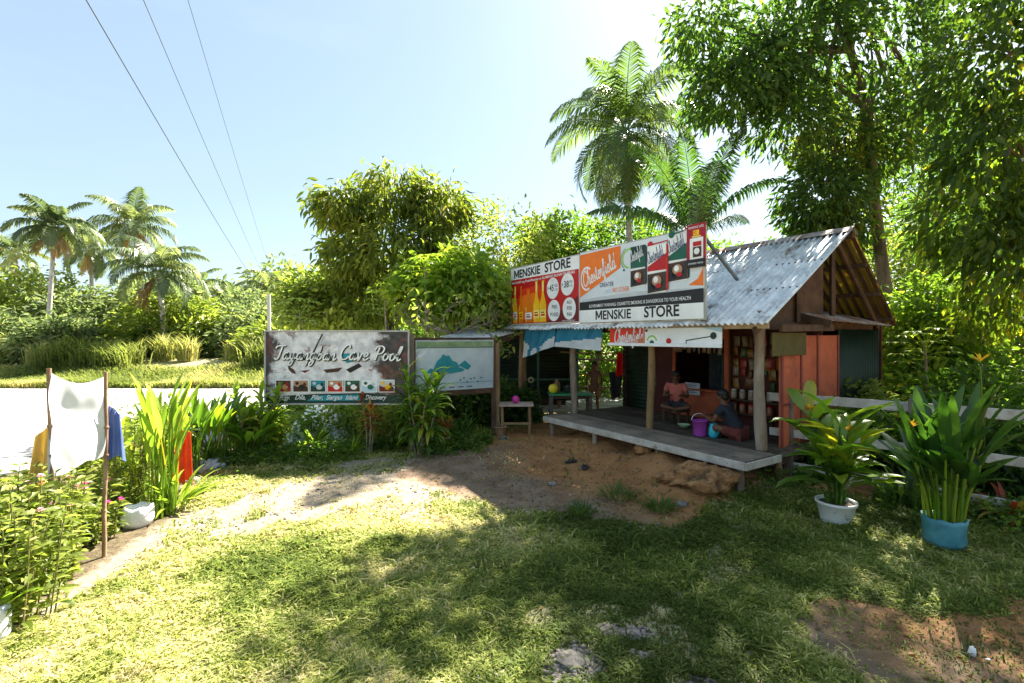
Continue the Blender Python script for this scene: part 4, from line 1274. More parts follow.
# orange and white strip banner under the eave
def strip():
    O = SF(3.1, .64, 1.985); W, Hh = 2.36, .30
    t = thing("strip_banner", O, "orange and white cigarette strip banner on a white rail under the store eave", "banner")
    b = MB(); b.box(O + RU * W / 2 + UP * Hh / 2 - RN * .006, (.01, W, Hh), Matrix((RN, RU, UP)).transposed()); b.build("panel", Pw, t)
    bd = Board(O, RU, UP, RN)
    bd.poly([(0, .04), (.86, .04), (.86, .30), (0, .30)], ht, 1)
    bd.poly([(.1, .04), (.4, .04), (.86, .14), (.86, .04)], orr, 2)
    bd.script("Chesterfield", .12, .03, .26, wh, 2, .15, .2, rot=.05, width=.72)
    bd.ring(1.02, .06, .09, .12, li, 1, a0=.2, a1=2.9); bd.disc(1.38, .08, .055, .05, rd, 1); bd.disc(1.02, .05, .05, .04, gr, 1)
    bd.poly([(1.72, .10), (2.20, .17), (2.20, .155), (1.735, .085)], bk, 2); bd.rect(1.72, .04, 1.735, .10, bk, 2); bd.disc(2.22, .17, .055, .055, dg, 2)
    bd.poly([(2.0, .3), (2.36, .22), (2.36, .3)], lb_, 1)
    bd.mb.build("artwork", PAL, t)
    r = MB(); r.beam(O - RU * .04 + UP * .01 + RN * .01, O + RU * (W + .0) + UP * .012 + RN * .01, .05, .055); r.build("rail", Pw, t)
strip()
# two slack blue and white tarps
def hanging_tarp(name, a0, a1, zt, zb0, zb1, label, part):
    W = a0 - a1; n, m = 26, 12; mb = MB(); vs = []; rn = []
    for j in range(m + 1):
        v = j / m
        for i in range(n + 1):
            u = i / n
            zb = zb0 + (zb1 - zb0) * u - .05 * math.sin(u * math.pi) * 0
            z = zt + (zb - zt) * v
            off = .03 * math.sin(u * 9 + v * 2) * v + .06 * v * v + .012 * math.sin(u * 23 + v * 5)
            vs.append(SF(a0 - W * u, .64, z) + RN * off); rn.append(0)
    fs = []; 
    for j in range(m):
        for i in range(n):
            u = (i + .5) / n; v = (j + .5) / m
            if part == 0: wht = v > .40 + .38 * abs(math.sin(u * 2.6 + .35)) ** 2.0
            else: wht = v > .74 - .32 * u
            mi = 1 if wht else 0
            if part == 0:
                q = math.hypot((u - .35) * .9, (v - .92) * .55)
                if wht and .10 < q < .19: mi = 0
            a_ = j * (n + 1) + i
            mb.add([vs[a_], vs[a_ + 1], vs[a_ + n + 2], vs[a_ + n + 1]], [(0, 1, 2, 3)], mi, .5, False)
    return mb.build(name, [mat("tarp_blue", (.012, .16, .28), (.02, .22, .36), .5, 4, trans=.15), mat("tarp_white", (.62, .66, .70), (.72, .75, .78), .5, 4, trans=.25)], None, label, "tarpaulin")
hanging_tarp("hanging_tarp", 5.98, 4.80, 2.30, 1.62, 1.92, "blue tarp with a white ring pattern sagging under the eave above the green table", 0)
hanging_tarp("hanging_tarp", 4.74, 3.32, 2.30, 1.92, 1.86, "blue tarp with a plain white lower edge hung next to the orange strip banner", 1)

# ------------------------------------------------------------------ big yard sign
def cave_sign():
    X0, X1, Yd, Z0, Z1 = -4.56, -1.93, 8.9, .905, 2.225
    W = X1 - X0; Hh = Z1 - Z0; O = V(X0, Yd, Z0); U = V(1, 0, 0); N = V(0, -1, 0)
    t = thing("yard_signboard", V(X0 + W / 2, Yd, 0), "large framed billboard with white script over a faded print and seven small pictures", "signboard")
    m = bpy.data.materials.new("faded_photo_print"); m.use_nodes = True
    n = m.node_tree.nodes; l = m.node_tree.links; n.clear()
    o = n.new("ShaderNodeOutputMaterial"); b = n.new("ShaderNodeBsdfPrincipled"); b.inputs['Roughness'].default_value = .4
    tc_ = n.new("ShaderNodeTexCoord"); 
    sx = n.new("ShaderNodeSeparateXYZ"); l.new(tc_.outputs['Object'], sx.inputs[0])
    def nz(sc, loc, d=6):
        mp_ = n.new("ShaderNodeMapping"); mp_.inputs['Location'].default_value = loc; l.new(tc_.outputs['Object'], mp_.inputs['Vector'])
        q = n.new("ShaderNodeTexNoise"); q.inputs['Scale'].default_value = sc; q.inputs['Detail'].default_value = d; q.inputs['Roughness'].default_value = .6; l.new(mp_.outputs['Vector'], q.inputs['Vector']); return q.outputs['Fac']
    def math_(op, a, b_):
        q = n.new("ShaderNodeMath"); q.operation = op
        for i, v in enumerate((a, b_)):
            if isinstance(v, (int, float)): q.inputs[i].default_value = v
            else: l.new(v, q.inputs[i])
        return q.outputs[0]
    def ramp(f, p0, c0, p1, c1):
        r = n.new("ShaderNodeValToRGB"); e = r.color_ramp.elements; e[0].position = p0; e[0].color = tuple(c0) + (1,); e[1].position = p1; e[1].color = tuple(c1) + (1,); l.new(f, r.inputs['Fac']); return r.outputs['Color']
    def mix(f, a, bb):
        x = n.new("ShaderNodeMix"); x.data_type = 'RGBA'; l.new(f, x.inputs['Factor']); l.new(a, x.inputs['A']); l.new(bb, x.inputs['B']); return x.outputs['Result']
    # distance from the bright middle of the print (object coords are world coords here)
    dx = math_('MULTIPLY', math_('ABSOLUTE', math_('ADD', sx.outputs[0], 3.45), 0.0), .80)
    dz_ = math_('MULTIPLY', math_('ABSOLUTE', math_('ADD', sx.outputs[2], -1.68), 0.0), .75)
    f = math_('ADD', math_('MAXIMUM', dx, dz_), math_('MULTIPLY', math_('ADD', nz(3.0, (0, 0, 0)), -.5), .9))
    dark = mix(ramp(nz(4, (5, 0, 2)), .48, (0, 0, 0), .60, (1, 1, 1)), ramp(nz(9, (1, 0, 0)), .4, (.012, .014, .018), .62, (.05, .05, .055)), ramp(nz(9, (1, 0, 0)), .4, (.06, .018, .02), .66, (.17, .06, .05)))
    lite = ramp(nz(7, (3, 1, 1)), .40, (.50, .50, .56), .60, (.74, .74, .80))
    lite = mix(ramp(nz(5.5, (9, 3, 1)), .60, (0, 0, 0), .66, (.8, .8, .8)), lite, ramp(nz(14, (2, 8, 1)), .45, (.30, .10, .14), .55, (.12, .16, .17)))
    c = mix(ramp(f, .72, (0, 0, 0), .84, (1, 1, 1)), lite, dark)
    l.new(c, b.inputs['Base Color']); l.new(b.outputs['BSDF'], o.inputs['Surface'])
    p = MB(); p.box((X0 + W / 2, Yd + .012, (Z0 + Z1) / 2), (W, .02, Hh)); p.build("panel", m, t)
    bd = Board(O, U, UP, N)
    bd.poly([(1.40, .42), (1.95, .44), (2.02, .34), (1.85, .30), (1.36, .32)], te, 1); bd.poly([(1.38, .92), (1.50, .74), (1.66, .78), (1.60, .92)], te, 1)
    bd.poly([(.0, .0), (W, .0), (W, .12), (1.9, .19), (.9, .17), (0, .12)], dg, 1); bd.poly([(.75, .04), (1.9, .05), (1.7, .16), (.9, .14)], te, 2)
    bd.poly([(1.03, 1.28), (1.06, 1.28), (.78, .70), (.72, .66)], bk, 1); bd.poly([(1.06, .62), (1.42, .66), (1.34, .58), (1.12, .56)], paint("print_maroon", (150, 60, 80)) and br, 1)
    bd.poly([(.40, .70), (.52, .62), (.56, .54), (.48, .56), (.42, .62)], br, 1); bd.poly([(.64, .60), (.82, .62), (.72, .56)], dr, 1); bd.poly([(1.48, .62), (1.72, .74), (1.78, .68), (1.56, .56)], bk, 1)
    pics = [(.19, (crm, sk_, br)), (.51, (br, bk, sk_)), (.83, (dg, gy, te)), (1.15, (rd, wh, sk_)), (1.47, (br, wh, gr)), (1.78, (lb_, gr, wh)), (2.10, (dr, ye, gy))]
    for x, (c1, c2, c3) in pics:
        bd.rect(x - .015, .20, x + .285, .435, wh, 3)
        bd.rect(x, .215, x + .27, .42, c3, 4)
        bd.poly([(x, .215), (x + .27, .215), (x + .27, .29), (x + .18, .345), (x + .08, .30), (x, .33)], c1, 5)
        bd.disc(x + .16, .30, .06, .05, c2, 6, 9); bd.disc(x + .07, .37, .035, .03, c2, 6, 7); bd.disc(x + .21, .35, .03, .035, c1, 7, 7)
    for (dx_, dy_, ly, mm_, ww_) in ((.016, -.014, 7, bk, .17), (0, 0, 8, wh, .125)):
        bd.script("Tayangban", .16 + dx_, .82 + dy_, .25, mm_, ly, ww_, .22, width=1.13, rot=-.02)
        bd.script("Cave", 1.36 + dx_, .81 + dy_, .27, mm_, ly, ww_, .22, width=.53, rot=-.02)
        bd.script("Pool", 1.98 + dx_, .80 + dy_, .26, mm_, ly, ww_, .22, width=.50, rot=-.03)
    bd.text("Tayangban", .93, 1.08, .15, gy, 8, 0, .4, width=.40)
    for (s, x, wd) in (("Brgy.", .25, .20), ("Dila,", .54, .20), ("Pilar,", .84, .22), ("Siargao", 1.12, .30), ("Island", 1.48, .24), ("Discovery", 1.84, .40)):
        bd.text(s, x, .07, .12, wh, 8, .012, .45, width=wd)
    bd.mb.build("artwork", PAL, t)
    f = MB(); frame_rect(f, lambda x, y: V(X0 + x, Yd + .005, Z0 + y), W, Hh, .03, .05); f.build("frame", mat("grey_frame", (.30, .30, .30), (.45, .45, .44), .6, 8), t)
    for (x, zt, r, m_) in ((X0 + .06, 2.24, .045, M_brown), (X1 + .05, 2.20, .05, M_wood)):
        q = MB(); q.box((x, Yd + .07, zt / 2 - .05), (r * 2, r * 1.6, zt + .1)); q.build("post", m_, t)
cave_sign()
pl = MB(); pl.tube([(-4.60, 9.12, -.1), (-4.61, 9.12, 1.5), (-4.62, 9.12, 2.95)], [.035, .034, .03], 10)
pl.build("pale_pole", mat("pale_pipe", (.50, .48, .44), (.62, .60, .56), .5), None, "thin pale pole rising behind the left edge of the big billboard", "pole")

# blue-white tarp notice on the side of the hut
def map_tarp():
    P0, P1 = V(-1.88, 9.35, 0), V(-.40, 10.25, 0)
    U = (P1 - P0).normalized(); W = (P1 - P0).length; N = V(U.y, -U.x, 0); O = P0 + UP * 1.05; Hh = 1.02
    t = thing("map_tarpaulin", P0 + UP * 1.0, "pale blue tarpaulin with a teal mountain shape hung between wooden rails beside the hut", "tarpaulin sign")
    n_, m_ = 30, 16; mb = MB()
    tm = mat("notice_tarp", (.52, .62, .70), (.66, .74, .80), .4, 3, trans=.45); tt = mat("notice_teal", (.02, .30, .36), (.04, .38, .42), .4, 5, trans=.4); tb = mat("notice_green", (.20, .34, .16), (.40, .50, .30), .4, 5, trans=.4); td = mat("notice_dark", (.03, .06, .07), (.06, .12, .12), .4, 9, trans=.2)
    f = lambda x, y: O + U * x + UP * y + N * (.012 * math.sin(x * 7 + y * 2))
    for j in range(m_):
        for i in range(n_):
            mb.add([f(W * i / n_, Hh * j / m_), f(W * (i + 1) / n_, Hh * j / m_), f(W * (i + 1) / n_, Hh * (j + 1) / m_), f(W * i / n_, Hh * (j + 1) / m_)], [(0, 1, 2, 3)], 0, .5, True)
    mb.build("sheet", tm, t)
    bd = Board(O + N * .018, U, UP, N)
    bd.poly([(.20, .36), (.30, .46), (.36, .44), (.44, .60), (.52, .66), (.57, .74), (.63, .70), (.70, .71), (.78, .60), (.88, .56), (.93, .46), (1.06, .42), (1.0, .37), (.7, .34), (.5, .38)], 0, 1)
    bd.poly([(.9, .5), (1.05, .60), (1.2, .48), (1.12, .40)], 0, 2)
    bd.poly([(.30, .30), (.46, .42), (.50, .34)], 2, 2); bd.disc(.52, .34, .07, .03, 2, 2)
    bd.rect(.0, .86, W, .875, 2, 2); bd.rect(.02, .88, W - .02, .99, 1, 1)
    for k in range(7): bd.disc(.95 + .08 * k, .20 + .05 * math.sin(k * 2.2), .025, .015, 2, 2, 7)
    bd.rect(0, .14, W, .15, 0, 1)
    for k in range(6): bd.rect(.1 + .2 * k, .05, .22 + .2 * k, .07, 2, 1)
    bd.mb.build("artwork", [tt, tb, td], t)
    r = MB()
    r.beam(O - UP * .06 - U * .08 - N * .03, O - UP * .06 + U * (W + .06) - N * .03, .04, .10); r.beam(O + UP * (Hh + .02) - U * .05 - N * .03, O + UP * (Hh + .02) + U * W - N * .03, .04, .06)
    r.beam(O - UP * 1.1 + U * (W + .03) - N * .04, O + UP * (Hh + .0) + U * (W + .03) - N * .04, .09, .09); r.beam(O - UP * 1.1 - U * .03 - N * .04, O + UP * Hh - U * .03 - N * .04, .07, .07)
    r.build("frame", M_brown, t)
map_tarp()

# ------------------------------------------------------------------ green hut beyond the porch
def hut():
    t = thing("green_hut", V(0, 12, 0), "low dark green slatted hut with a tin lean-to roof behind the bench", "hut")
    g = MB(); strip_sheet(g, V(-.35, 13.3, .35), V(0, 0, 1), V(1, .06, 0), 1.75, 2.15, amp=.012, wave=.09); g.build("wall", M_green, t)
    g = MB()
    for x in (-.35, .72, 1.8): g.beam((x, 13.24, 0), (x, 13.24, 2.3), .06, .06)
    for z in (.95, 2.1): g.beam((-.4, 13.24, z), (1.8, 13.24 + .05, z), .05, .05)
    g.build("frame", mat("green_trim", (.03, .10, .06), (.05, .14, .09), .6), t)
    g = MB()
    strip_sheet(g, V(-.75, 10.25, 2.02), V(1.1, 2.35, .29), V(-.9, .5, .12), 2.6, 1.0, amp=.011)
    g.build("lean_to_roof", M_tin, t)
    g = MB(); g.beam((-.72, 10.3, 1.93), (.38, 12.6, 2.2), .05, .10)
    g.beam((-.9, 12.9, 2.3), (1.9, 13.1, 2.3), .06, .1)
    g.build("roof_beam", M_brown, t)
    for (x, y, z) in ((-.34, 10.45, 2.0), (.30, 12.5, 2.2)):
        q = MB(); q.tube([(x, y, -.05), (x + .02, y, 1), (x, y, z)], .065, 9, wob=.1); q.build("post", M_logb, t)
    q = MB(); strip_sheet(q, V(-2.2, 14.4, 2.75), V(1, 0, 0), V(0, -1.0, -.30), 3.9, 1.7, amp=.011); q.build("rear_roof", M_tin, t)
    q = MB(); q.box((-.2, 14.8, 1.25), (3.7, .05, 2.5)); q.build("rear_wall", M_brown, t)
    for x in (-1.9, 1.4):
        q = MB(); q.tube([(x, 14.3, -.05), (x, 14.3, 2.7)], .06, 8); q.build("rear_post", M_logb, t)
hut()
# ------------------------------------------------------------------ white fence on the right
random.seed(21)
def white_fence():
    P0 = V(4.05, 7.55, 0); P1 = V(7.4, 4.05, 0); d = (P1 - P0).normalized(); n = V(d.y, -d.x, 0)
    t = thing("rail_fence", P0, "worn white three rail plank fence running right from the store", "fence")
    for (z0, z1, h) in ((1.20, 1.24, .13), (.66, .70, .12), (.17, .15, .12)):
        mb = MB(); mb.beam(P0 + UP * z0, P1 + UP * z1, .028, h, UP, ch=.005); mb.build("rail", M_wpaint, t)
    L = (P1 - P0).length; k = 0
    while k * 1.45 + .3 < L:
        p = P0 + d * (k * 1.45 + .3) - n * -.055
        mb = MB(); mb.box(p + UP * .62, (.09, .09, 1.44), Matrix.Rotation(math.radians(45), 3, 'Z'), ch=.006); mb.build("post", M_wood, t); k += 1
white_fence()

# ------------------------------------------------------------------ people
M_skin = mat("brown_skin", (.10, .046, .024), (.13, .06, .032), .55, 8); M_hair = mat("black_hair", (.008, .007, .006), (.018, .015, .013), .5, 30)
M_eye = mat("dark_eye", (.01, .008, .007), None, .3)
def skin_mesh(J, E, name, m, parent, root='pelvis', sub=1):
    me = bpy.data.meshes.new(name); keys = list(J); ix = {k: i for i, k in enumerate(keys)}
    me.from_pydata([tuple(J[k][0]) for k in keys], [(ix[a], ix[b]) for a, b in E], [])
    o = bpy.data.objects.new(name, me); C.objects.link(o)
    s = o.modifiers.new("s", 'SKIN'); s.use_smooth_shade = True
    for i, k in enumerate(keys):
        me.skin_vertices[0].data[i].radius = J[k][1] if isinstance(J[k][1], tuple) else (J[k][1], J[k][1])
        me.skin_vertices[0].data[i].use_root = (k == root or k == keys[0] and root not in J)
    q = o.modifiers.new("d", 'SUBSURF'); q.levels = sub; q.render_levels = sub
    bpy.context.view_layer.update()
    dg = bpy.context.evaluated_depsgraph_get()
    nm = bpy.data.meshes.new_from_object(o.evaluated_get(dg)); nm.name = name
    bpy.data.objects.remove(o)
    nm.materials.clear(); nm.materials.append(m)
    for p in nm.polygons: p.use_smooth = True
    r = bpy.data.objects.new(name, nm); C.objects.link(r)
    r.parent = parent; r.matrix_parent_inverse = parent.matrix_basis.inverted()
    return r

def person(loc, J, label, s, face, shirt=None, shorts=None, group=None, longhair=False, sleeve=True):
    """J: joint positions (Vectors). s: body scale (1 = 1.7 m adult). face: unit direction the head looks"""
    t = thing("person", loc, label, "person", group)
    K = {}; E = []
    def a(n, p, r, par=None):
        K[n] = (p, r if isinstance(r, tuple) else r * s)
        if par: E.append((par, n))
    a('pelvis', J['pelvis'], .115); a('waist', J['pelvis'].lerp(J['chest'], .45), .105, 'pelvis'); a('chest', J['chest'], .125, 'waist')
    a('neck', J['neck'], .052, 'chest')
    up = (J['head'] - J['neck']).normalized(); face = Vector(face).normalized(); side = up.cross(face).normalized()
    a('jaw', J['head'] - up * .055 * s + face * .015 * s, .068, 'neck'); a('head', J['head'] + up * .02 * s, .088, 'jaw'); a('crown', J['head'] + up * .085 * s - face * .01 * s, .072, 'head')
    a('nose', J['head'] - up * .01 * s + face * .105 * s, .014, 'head')
    for q in 'lr':
        a('sh' + q, J['sh' + q], .055, 'chest'); a('el' + q, J['el' + q], .040, 'sh' + q); a('wr' + q, J['wr' + q], .027, 'el' + q)
        d = (J['wr' + q] - J['el' + q]).normalized(); 
        pd = Vector(J.get('hd' + q, d)).normalized()
        sd = pd.cross(V(0, 0, 1)); sd = sd.normalized() if sd.length > .1 else V(1, 0, 0); dn = sd.cross(pd)
        a('pa' + q, J['wr' + q] + pd * .055 * s, (.036 * s, .018 * s), 'wr' + q)
        for i, (o_, L) in enumerate(((-.030, .062), (-.010, .074), (.010, .070), (.030, .055))):
            b0 = J['wr' + q] + pd * .095 * s + sd * o_ * s
            a('f%d%s' % (i, q), b0, .0095, 'pa' + q); a('g%d%s' % (i, q), b0 + pd * L * .5 * s - dn * .012 * s, .0085, 'f%d%s' % (i, q)); a('h%d%s' % (i, q), b0 + pd * L * .85 * s - dn * .035 * s, .0075, 'g%d%s' % (i, q))
        a('t0' + q, J['wr' + q] + pd * .04 * s - sd * .04 * s, .012, 'pa' + q); a('t1' + q, J['wr' + q] + pd * .085 * s - sd * .058 * s, .009, 't0' + q)
        a('hp' + q, J['hp' + q], .085, 'pelvis'); a('kn' + q, J['kn' + q], .058, 'hp' + q); a('an' + q, J['an' + q], .036, 'kn' + q)
        ft = Vector(J.get('ft' + q, face)); ft.z *= .2; ft.normalize()
        a('he' + q, J['an' + q] - V(0, 0, .035 * s), .036, 'an' + q); a('to' + q, J['an' + q] + ft * .15 * s - V(0, 0, .048 * s), (.040 * s, .020 * s), 'he' + q)
    skin_mesh(K, E, "body", M_skin, t, sub=2)
    e = MB()
    hc = J['head']
    for sg in (-1, 1):
        mb = MB(); mb.ball(hc + up * .012 * s + face * .083 * s + side * .033 * s * sg, .012 * s, 8, 6); mb.build("eye", M_eye, t)
        mb = MB(); mb.ball(hc - up * .005 * s + side * .088 * s * sg - face * .005 * s, (.016 * s, .016 * s, .030 * s), 8, 6); mb.build("ear", M_skin, t)
    mb = MB(); mb.ball(hc - up * .055 * s + face * .080 * s, (.024 * s, .024 * s, .008 * s), 8, 5); mb.build("mouth", mat("lips", (.16, .05, .04), None, .5), t)
    R = Matrix((face, side, up)).transposed()
    h = MB(); h.ball(hc + up * .055 * s - face * .022 * s, (.100 * s, .098 * s, .088 * s), 14, 9, jit=.10, R=R)
    if longhair: h.ball(hc - up * .03 * s - face * .055 * s, (.065 * s, .088 * s, .11 * s), 12, 8, jit=.12, R=R)
    else: h.ball(hc + up * .0 * s - face * .045 * s, (.062 * s, .086 * s, .09 * s), 12, 8, jit=.10, R=R)
    h.build("hair", M_hair, t)
    if shirt:
        S = {}; SE = []
        def b(n, p, r, par=None):
            S[n] = (p, r * s); 
            if par: SE.append((par, n))
        b('pelvis', J['pelvis'] + V(0, 0, .02), .135); b('waist', J['pelvis'].lerp(J['chest'], .45), .128, 'pelvis'); b('chest', J['chest'], .142, 'waist'); b('nk', J['chest'].lerp(J['neck'], .62), .075, 'chest')
        for q in 'lr':
            b('sh' + q, J['sh' + q], .070, 'chest'); b('el' + q, J['sh' + q].lerp(J['el' + q], .62), .060, 'sh' + q)
        skin_mesh(S, SE, "shirt", shirt, t, sub=2)
    if shorts:
        S = {}; SE = []
        S['pelvis'] = (J['pelvis'], .130 * s)
        for q in 'lr':
            S['hp' + q] = (J['hp' + q], .100 * s); SE.append(('pelvis', 'hp' + q)); S['kn' + q] = (J['hp' + q].lerp(J['kn' + q], .72), .088 * s); SE.append(('hp' + q, 'kn' + q))
        skin_mesh(S, SE, "shorts", shorts, t, sub=2)
    return t

def at_px(px, py, Y):
    return V((px - 512) / FPX * Y, Y, H - (py - 336) / FPX * Y)

def sit_joints(base, f, s, lean=.1, head=None, hands=None, knees_up=.12):
    """sitting on the floor, legs folded forward; f = facing (horizontal)"""
    f = Vector(f).normalized(); r = V(f.y, -f.x, 0)
    pel = base + V(0, 0, .11 * s); ch = pel + V(0, 0, .36 * s) + f * lean * s
    J = dict(pelvis=pel, chest=ch, neck=ch + V(0, 0, .15 * s) + f * .03 * s); J['head'] = J['neck'] + V(0, 0, .12 * s) + f * .035 * s
    for q, sg in (('l', -1), ('r', 1)):
        J['sh' + q] = ch + r * .17 * s * sg + V(0, 0, .09 * s)
        J['hp' + q] = pel + r * .09 * s * sg + f * .03 * s
        J['kn' + q] = pel + r * .30 * s * sg + f * .34 * s + V(0, 0, knees_up * s)
        J['an' + q] = pel + r * -.02 * s * sg + f * .36 * s + V(0, 0, -.06 * s)
        J['el' + q] = J['sh' + q] + r * .08 * s * sg + f * .10 * s - V(0, 0, .25 * s)
        J['wr' + q] = J['el' + q] + f * .20 * s - r * .10 * s * sg + V(0, 0, .05 * s)
        if hands: J['wr' + q] = hands[0 if q == 'l' else 1]
    return J

# girl in pink, sitting on the porch floor facing the yard
bp = SF(2.42, 1.72, .497 + .24)
st0 = thing("low_stool", SF(2.42, 1.72, .497), "low brown stool under the child in pink", "stool")
b = MB(); b.box(SF(2.42, 1.72, .497 + .225), (.42, .34, .03), RS, ch=.004); b.build("seat", M_brown, st0)
for (i_, j_) in ((-.17, -.13), (.17, -.13), (-.17, .13), (.17, .13)):
    b = MB(); b.box(SF(2.42 + i_, 1.72 + j_, .497 + .105), (.04, .04, .21), RS); b.build("leg", M_brown, st0)
person(bp, sit_joints(bp, RN * .8 + RU * .6, .86, .10, knees_up=.0), "child with dark hair in a pink shirt sitting on the low stool behind the bucket", .86, (RN * .9 + RU * .35), mat("pink_shirt", (.42, .11, .09), (.50, .15, .12), .9, 8), mat("dark_shorts", (.02, .022, .03), (.04, .045, .05), .9, 8), longhair=True)
# person in dark clothes near the right post, leaning to the buckets
bp = SF(.80, 1.22, .497)
person(bp, sit_joints(bp, A * .95 - B * .12, .90, .26), "person in dark clothes sitting by the right post and leaning toward the purple bucket", .90, (A * 1.0 - B * .2 - UP * .25), mat("navy_shirt", (.012, .016, .025), (.022, .028, .04), .9, 8), mat("dark_red_shorts", (.10, .02, .02), (.15, .035, .03), .9, 8))
# boy standing behind the porch
b0 = V(2.28, 13.3, 0); s = .84
f = V(-.35, -.9, 0).normalized(); r = V(f.y, -f.x, 0)
J = dict(pelvis=b0 + V(0, 0, .78)); J['chest'] = b0 + V(0, 0, 1.08); J['neck'] = b0 + V(0, 0, 1.24) + f * .01; J['head'] = b0 + V(0, 0, 1.35) + f * .04 - r * .01
for q, sg in (('l', -1), ('r', 1)):
    J['sh' + q] = b0 + r * .145 * sg + V(0, 0, 1.17); J['hp' + q] = b0 + r * .075 * sg + V(0, 0, .74); J['kn' + q] = b0 + r * .09 * sg + V(0, 0, .42) + f * (.06 if sg > 0 else .0)
    J['an' + q] = b0 + r * .09 * sg + V(0, 0, .06) + f * (.03 if sg > 0 else -.06)
    J['el' + q] = b0 + r * .21 * sg + V(0, 0, .95) - f * .02; J['wr' + q] = b0 + r * .20 * sg + V(0, 0, .76) + f * .08; J['hd' + q] = V(0, 0, -1) + f * .3
person(b0, J, "bare chested boy in brown shorts standing on the earth behind the porch", s, f, None, mat("brown_shorts", (.12, .07, .04), (.18, .11, .07), .9, 8))

# ------------------------------------------------------------------ things on and around the porch
def bucket(loc, r, h, m, label, rim=None, handle=True):
    t = thing("bucket", loc, label, "bucket")
    b = MB(); b.lathe(loc, [(0, .004), (r * .78, .004), (r * .82, .02), (r, h), (r * 1.06, h), (r * 1.06, h + .012), (r * .96, h + .012), (r * .76, .03), (0, .03)], 24); b.build("body", m, t)
    if handle:
        b = MB(); b.tube([Vector(loc) + V(r * 1.02 * math.cos(a), .04 + 0 * a, h + r * .9 * math.sin(a)) for a in [math.pi * k / 10 for k in range(11)]], .006, 6); b.build("handle", rim or m, t)
bk0 = SF(1.36, .98, .496)
bucket(bk0, .125, .25, mat("purple_plastic", (.32, .05, .34), (.38, .07, .40), .35, 3), "purple plastic bucket on the porch floor between the two seated people", Pgrey)
t = thing("jug", SF(1.14, 1.02, .496), "small cyan plastic jug beside the purple bucket", "jug")
b = MB(); l0 = SF(1.14, 1.02, .496); b.lathe(l0, [(0, .003), (.06, .003), (.075, .05), (.07, .16), (.05, .2), (.055, .23), (.048, .23), (.04, .2), (0, .15)], 20); b.build("body", mat("cyan_plastic", (.02, .35, .48), (.03, .42, .55), .3, 3), t)
b = MB(); b.tube([l0 + RU * (.05 + .05 * math.sin(a)) + UP * (.12 + .07 * math.cos(a)) for a in [math.pi * k / 8 for k in range(9)]], .008, 6); b.build("handle", mat("cyan_plastic", (.02, .35, .48)), t)
t = thing("bowl", SF(1.92, 1.3, .496), "pale green bowl on the porch floor in front of the child in pink", "bowl")
b = MB(); b.lathe(SF(1.92, 1.3, .496), [(0, .003), (.05, .003), (.11, .07), (.115, .075), (.10, .07), (.05, .015), (0, .015)], 20); b.build("body", mat("pale_green_plastic", (.35, .55, .30), (.45, .65, .40), .4, 3), t)
# paper notice
t = thing("paper_notice", SF(2.35, 2.36, 1.1), "small pale grey printed notice standing on the serving counter", "notice")
b = MB(); b.box(SF(2.5, 2.33, 1.09), (.34, .012, .24), RS); b.build("sheet", mat("notice_paper", (.40, .44, .48), (.50, .54, .58), .8), t)
bd = Board(SF(2.67, 2.322, .97), RU, UP, RN)
for k in range(5): bd.rect(.04, .04 + k * .037, .28 - .04 * (k % 2), .052 + k * .037, 0, 1)
bd.mb.build("printing", mat("ink_dark", (.05, .06, .08)), t)

# goods for sale: packets hung in strips, jars
GP = [("gold", (.30, .16, .03)), ("brown", (.20, .09, .04)), ("pale", (.28, .22, .15)), ("red", (.42, .05, .04)), ("green", (.05, .11, .03))]
def packet(p, w_, h, ci, label, group):
    m = mat("packet_" + GP[ci][0], GP[ci][1], tuple(x * .6 for x in GP[ci][1]), .3, 20)
    mb = MB(); ang = random.uniform(-.6, .6); Rr = RS @ Matrix.Rotation(ang, 3, 'Z') @ Matrix.Rotation(random.uniform(-.16, .16), 3, 'Y'); w_ *= random.uniform(.75, 1.15); h *= random.uniform(.75, 1.2)
    vs = []; n, mm = 4, 6
    for sgn in (1, -1):
        for j in range(mm + 1):
            for i in range(n + 1):
                u = i / n * 2 - 1; v = j / mm * 2 - 1
                vs.append(Vector(p) + Rr @ V(u * w_ / 2, sgn * .022 * (1 - u * u) * (1 - v ** 4) + sgn * .001, v * h / 2))
    fs = []
    for q in range(2):
        o = q * (n + 1) * (mm + 1)
        for j in range(mm):
            for i in range(n):
                a_ = o + j * (n + 1) + i; f = (a_, a_ + 1, a_ + n + 2, a_ + n + 1); fs.append(f if q else f[::-1])
    mb.add(vs, fs, 0, .5, True)
    o = mb.build("snack_packet", [m], None, "%s snack packet, %s" % (GP[ci][0], label), "packet", group)
random.seed(33)
ORD = ["first", "second", "third", "fourth", "fifth", "sixth", "seventh", "eighth", "ninth", "tenth"]
for k in range(10):
    packet(SF(2.96 - k * .115, 2.38, 1.90 + random.uniform(-.03, .03)), .09, .17, random.choice((0, 2, 1)), ORD[k] + " from the left hanging in the dark store opening", "packets hung across the store opening")
for r_ in range(5):
    for k in range(7):
        if r_ == 4 and k in (1, 4): continue
        packet(SF(1.68 - k * .135 + random.uniform(-.03, .03), 2.54, 2.06 - r_ * .20 + random.uniform(-.045, .045)), .12, .19, random.randrange(5), ORD[k] + " from the left in the " + ORD[r_] + " row pinned beside the porch post", "packets pinned in rows on the red wall")
sh = thing("goods_shelf", SF(1.4, 2.45, .98), "narrow dark shelf of jars on the red wall behind the right post", "shelf")
b = MB(); b.box(SF(1.3, 2.47, .97), (.95, .2, .025), RS); b.box(SF(1.3, 2.47, .72), (.95, .2, .025), RS); b.build("board", M_brown, sh)
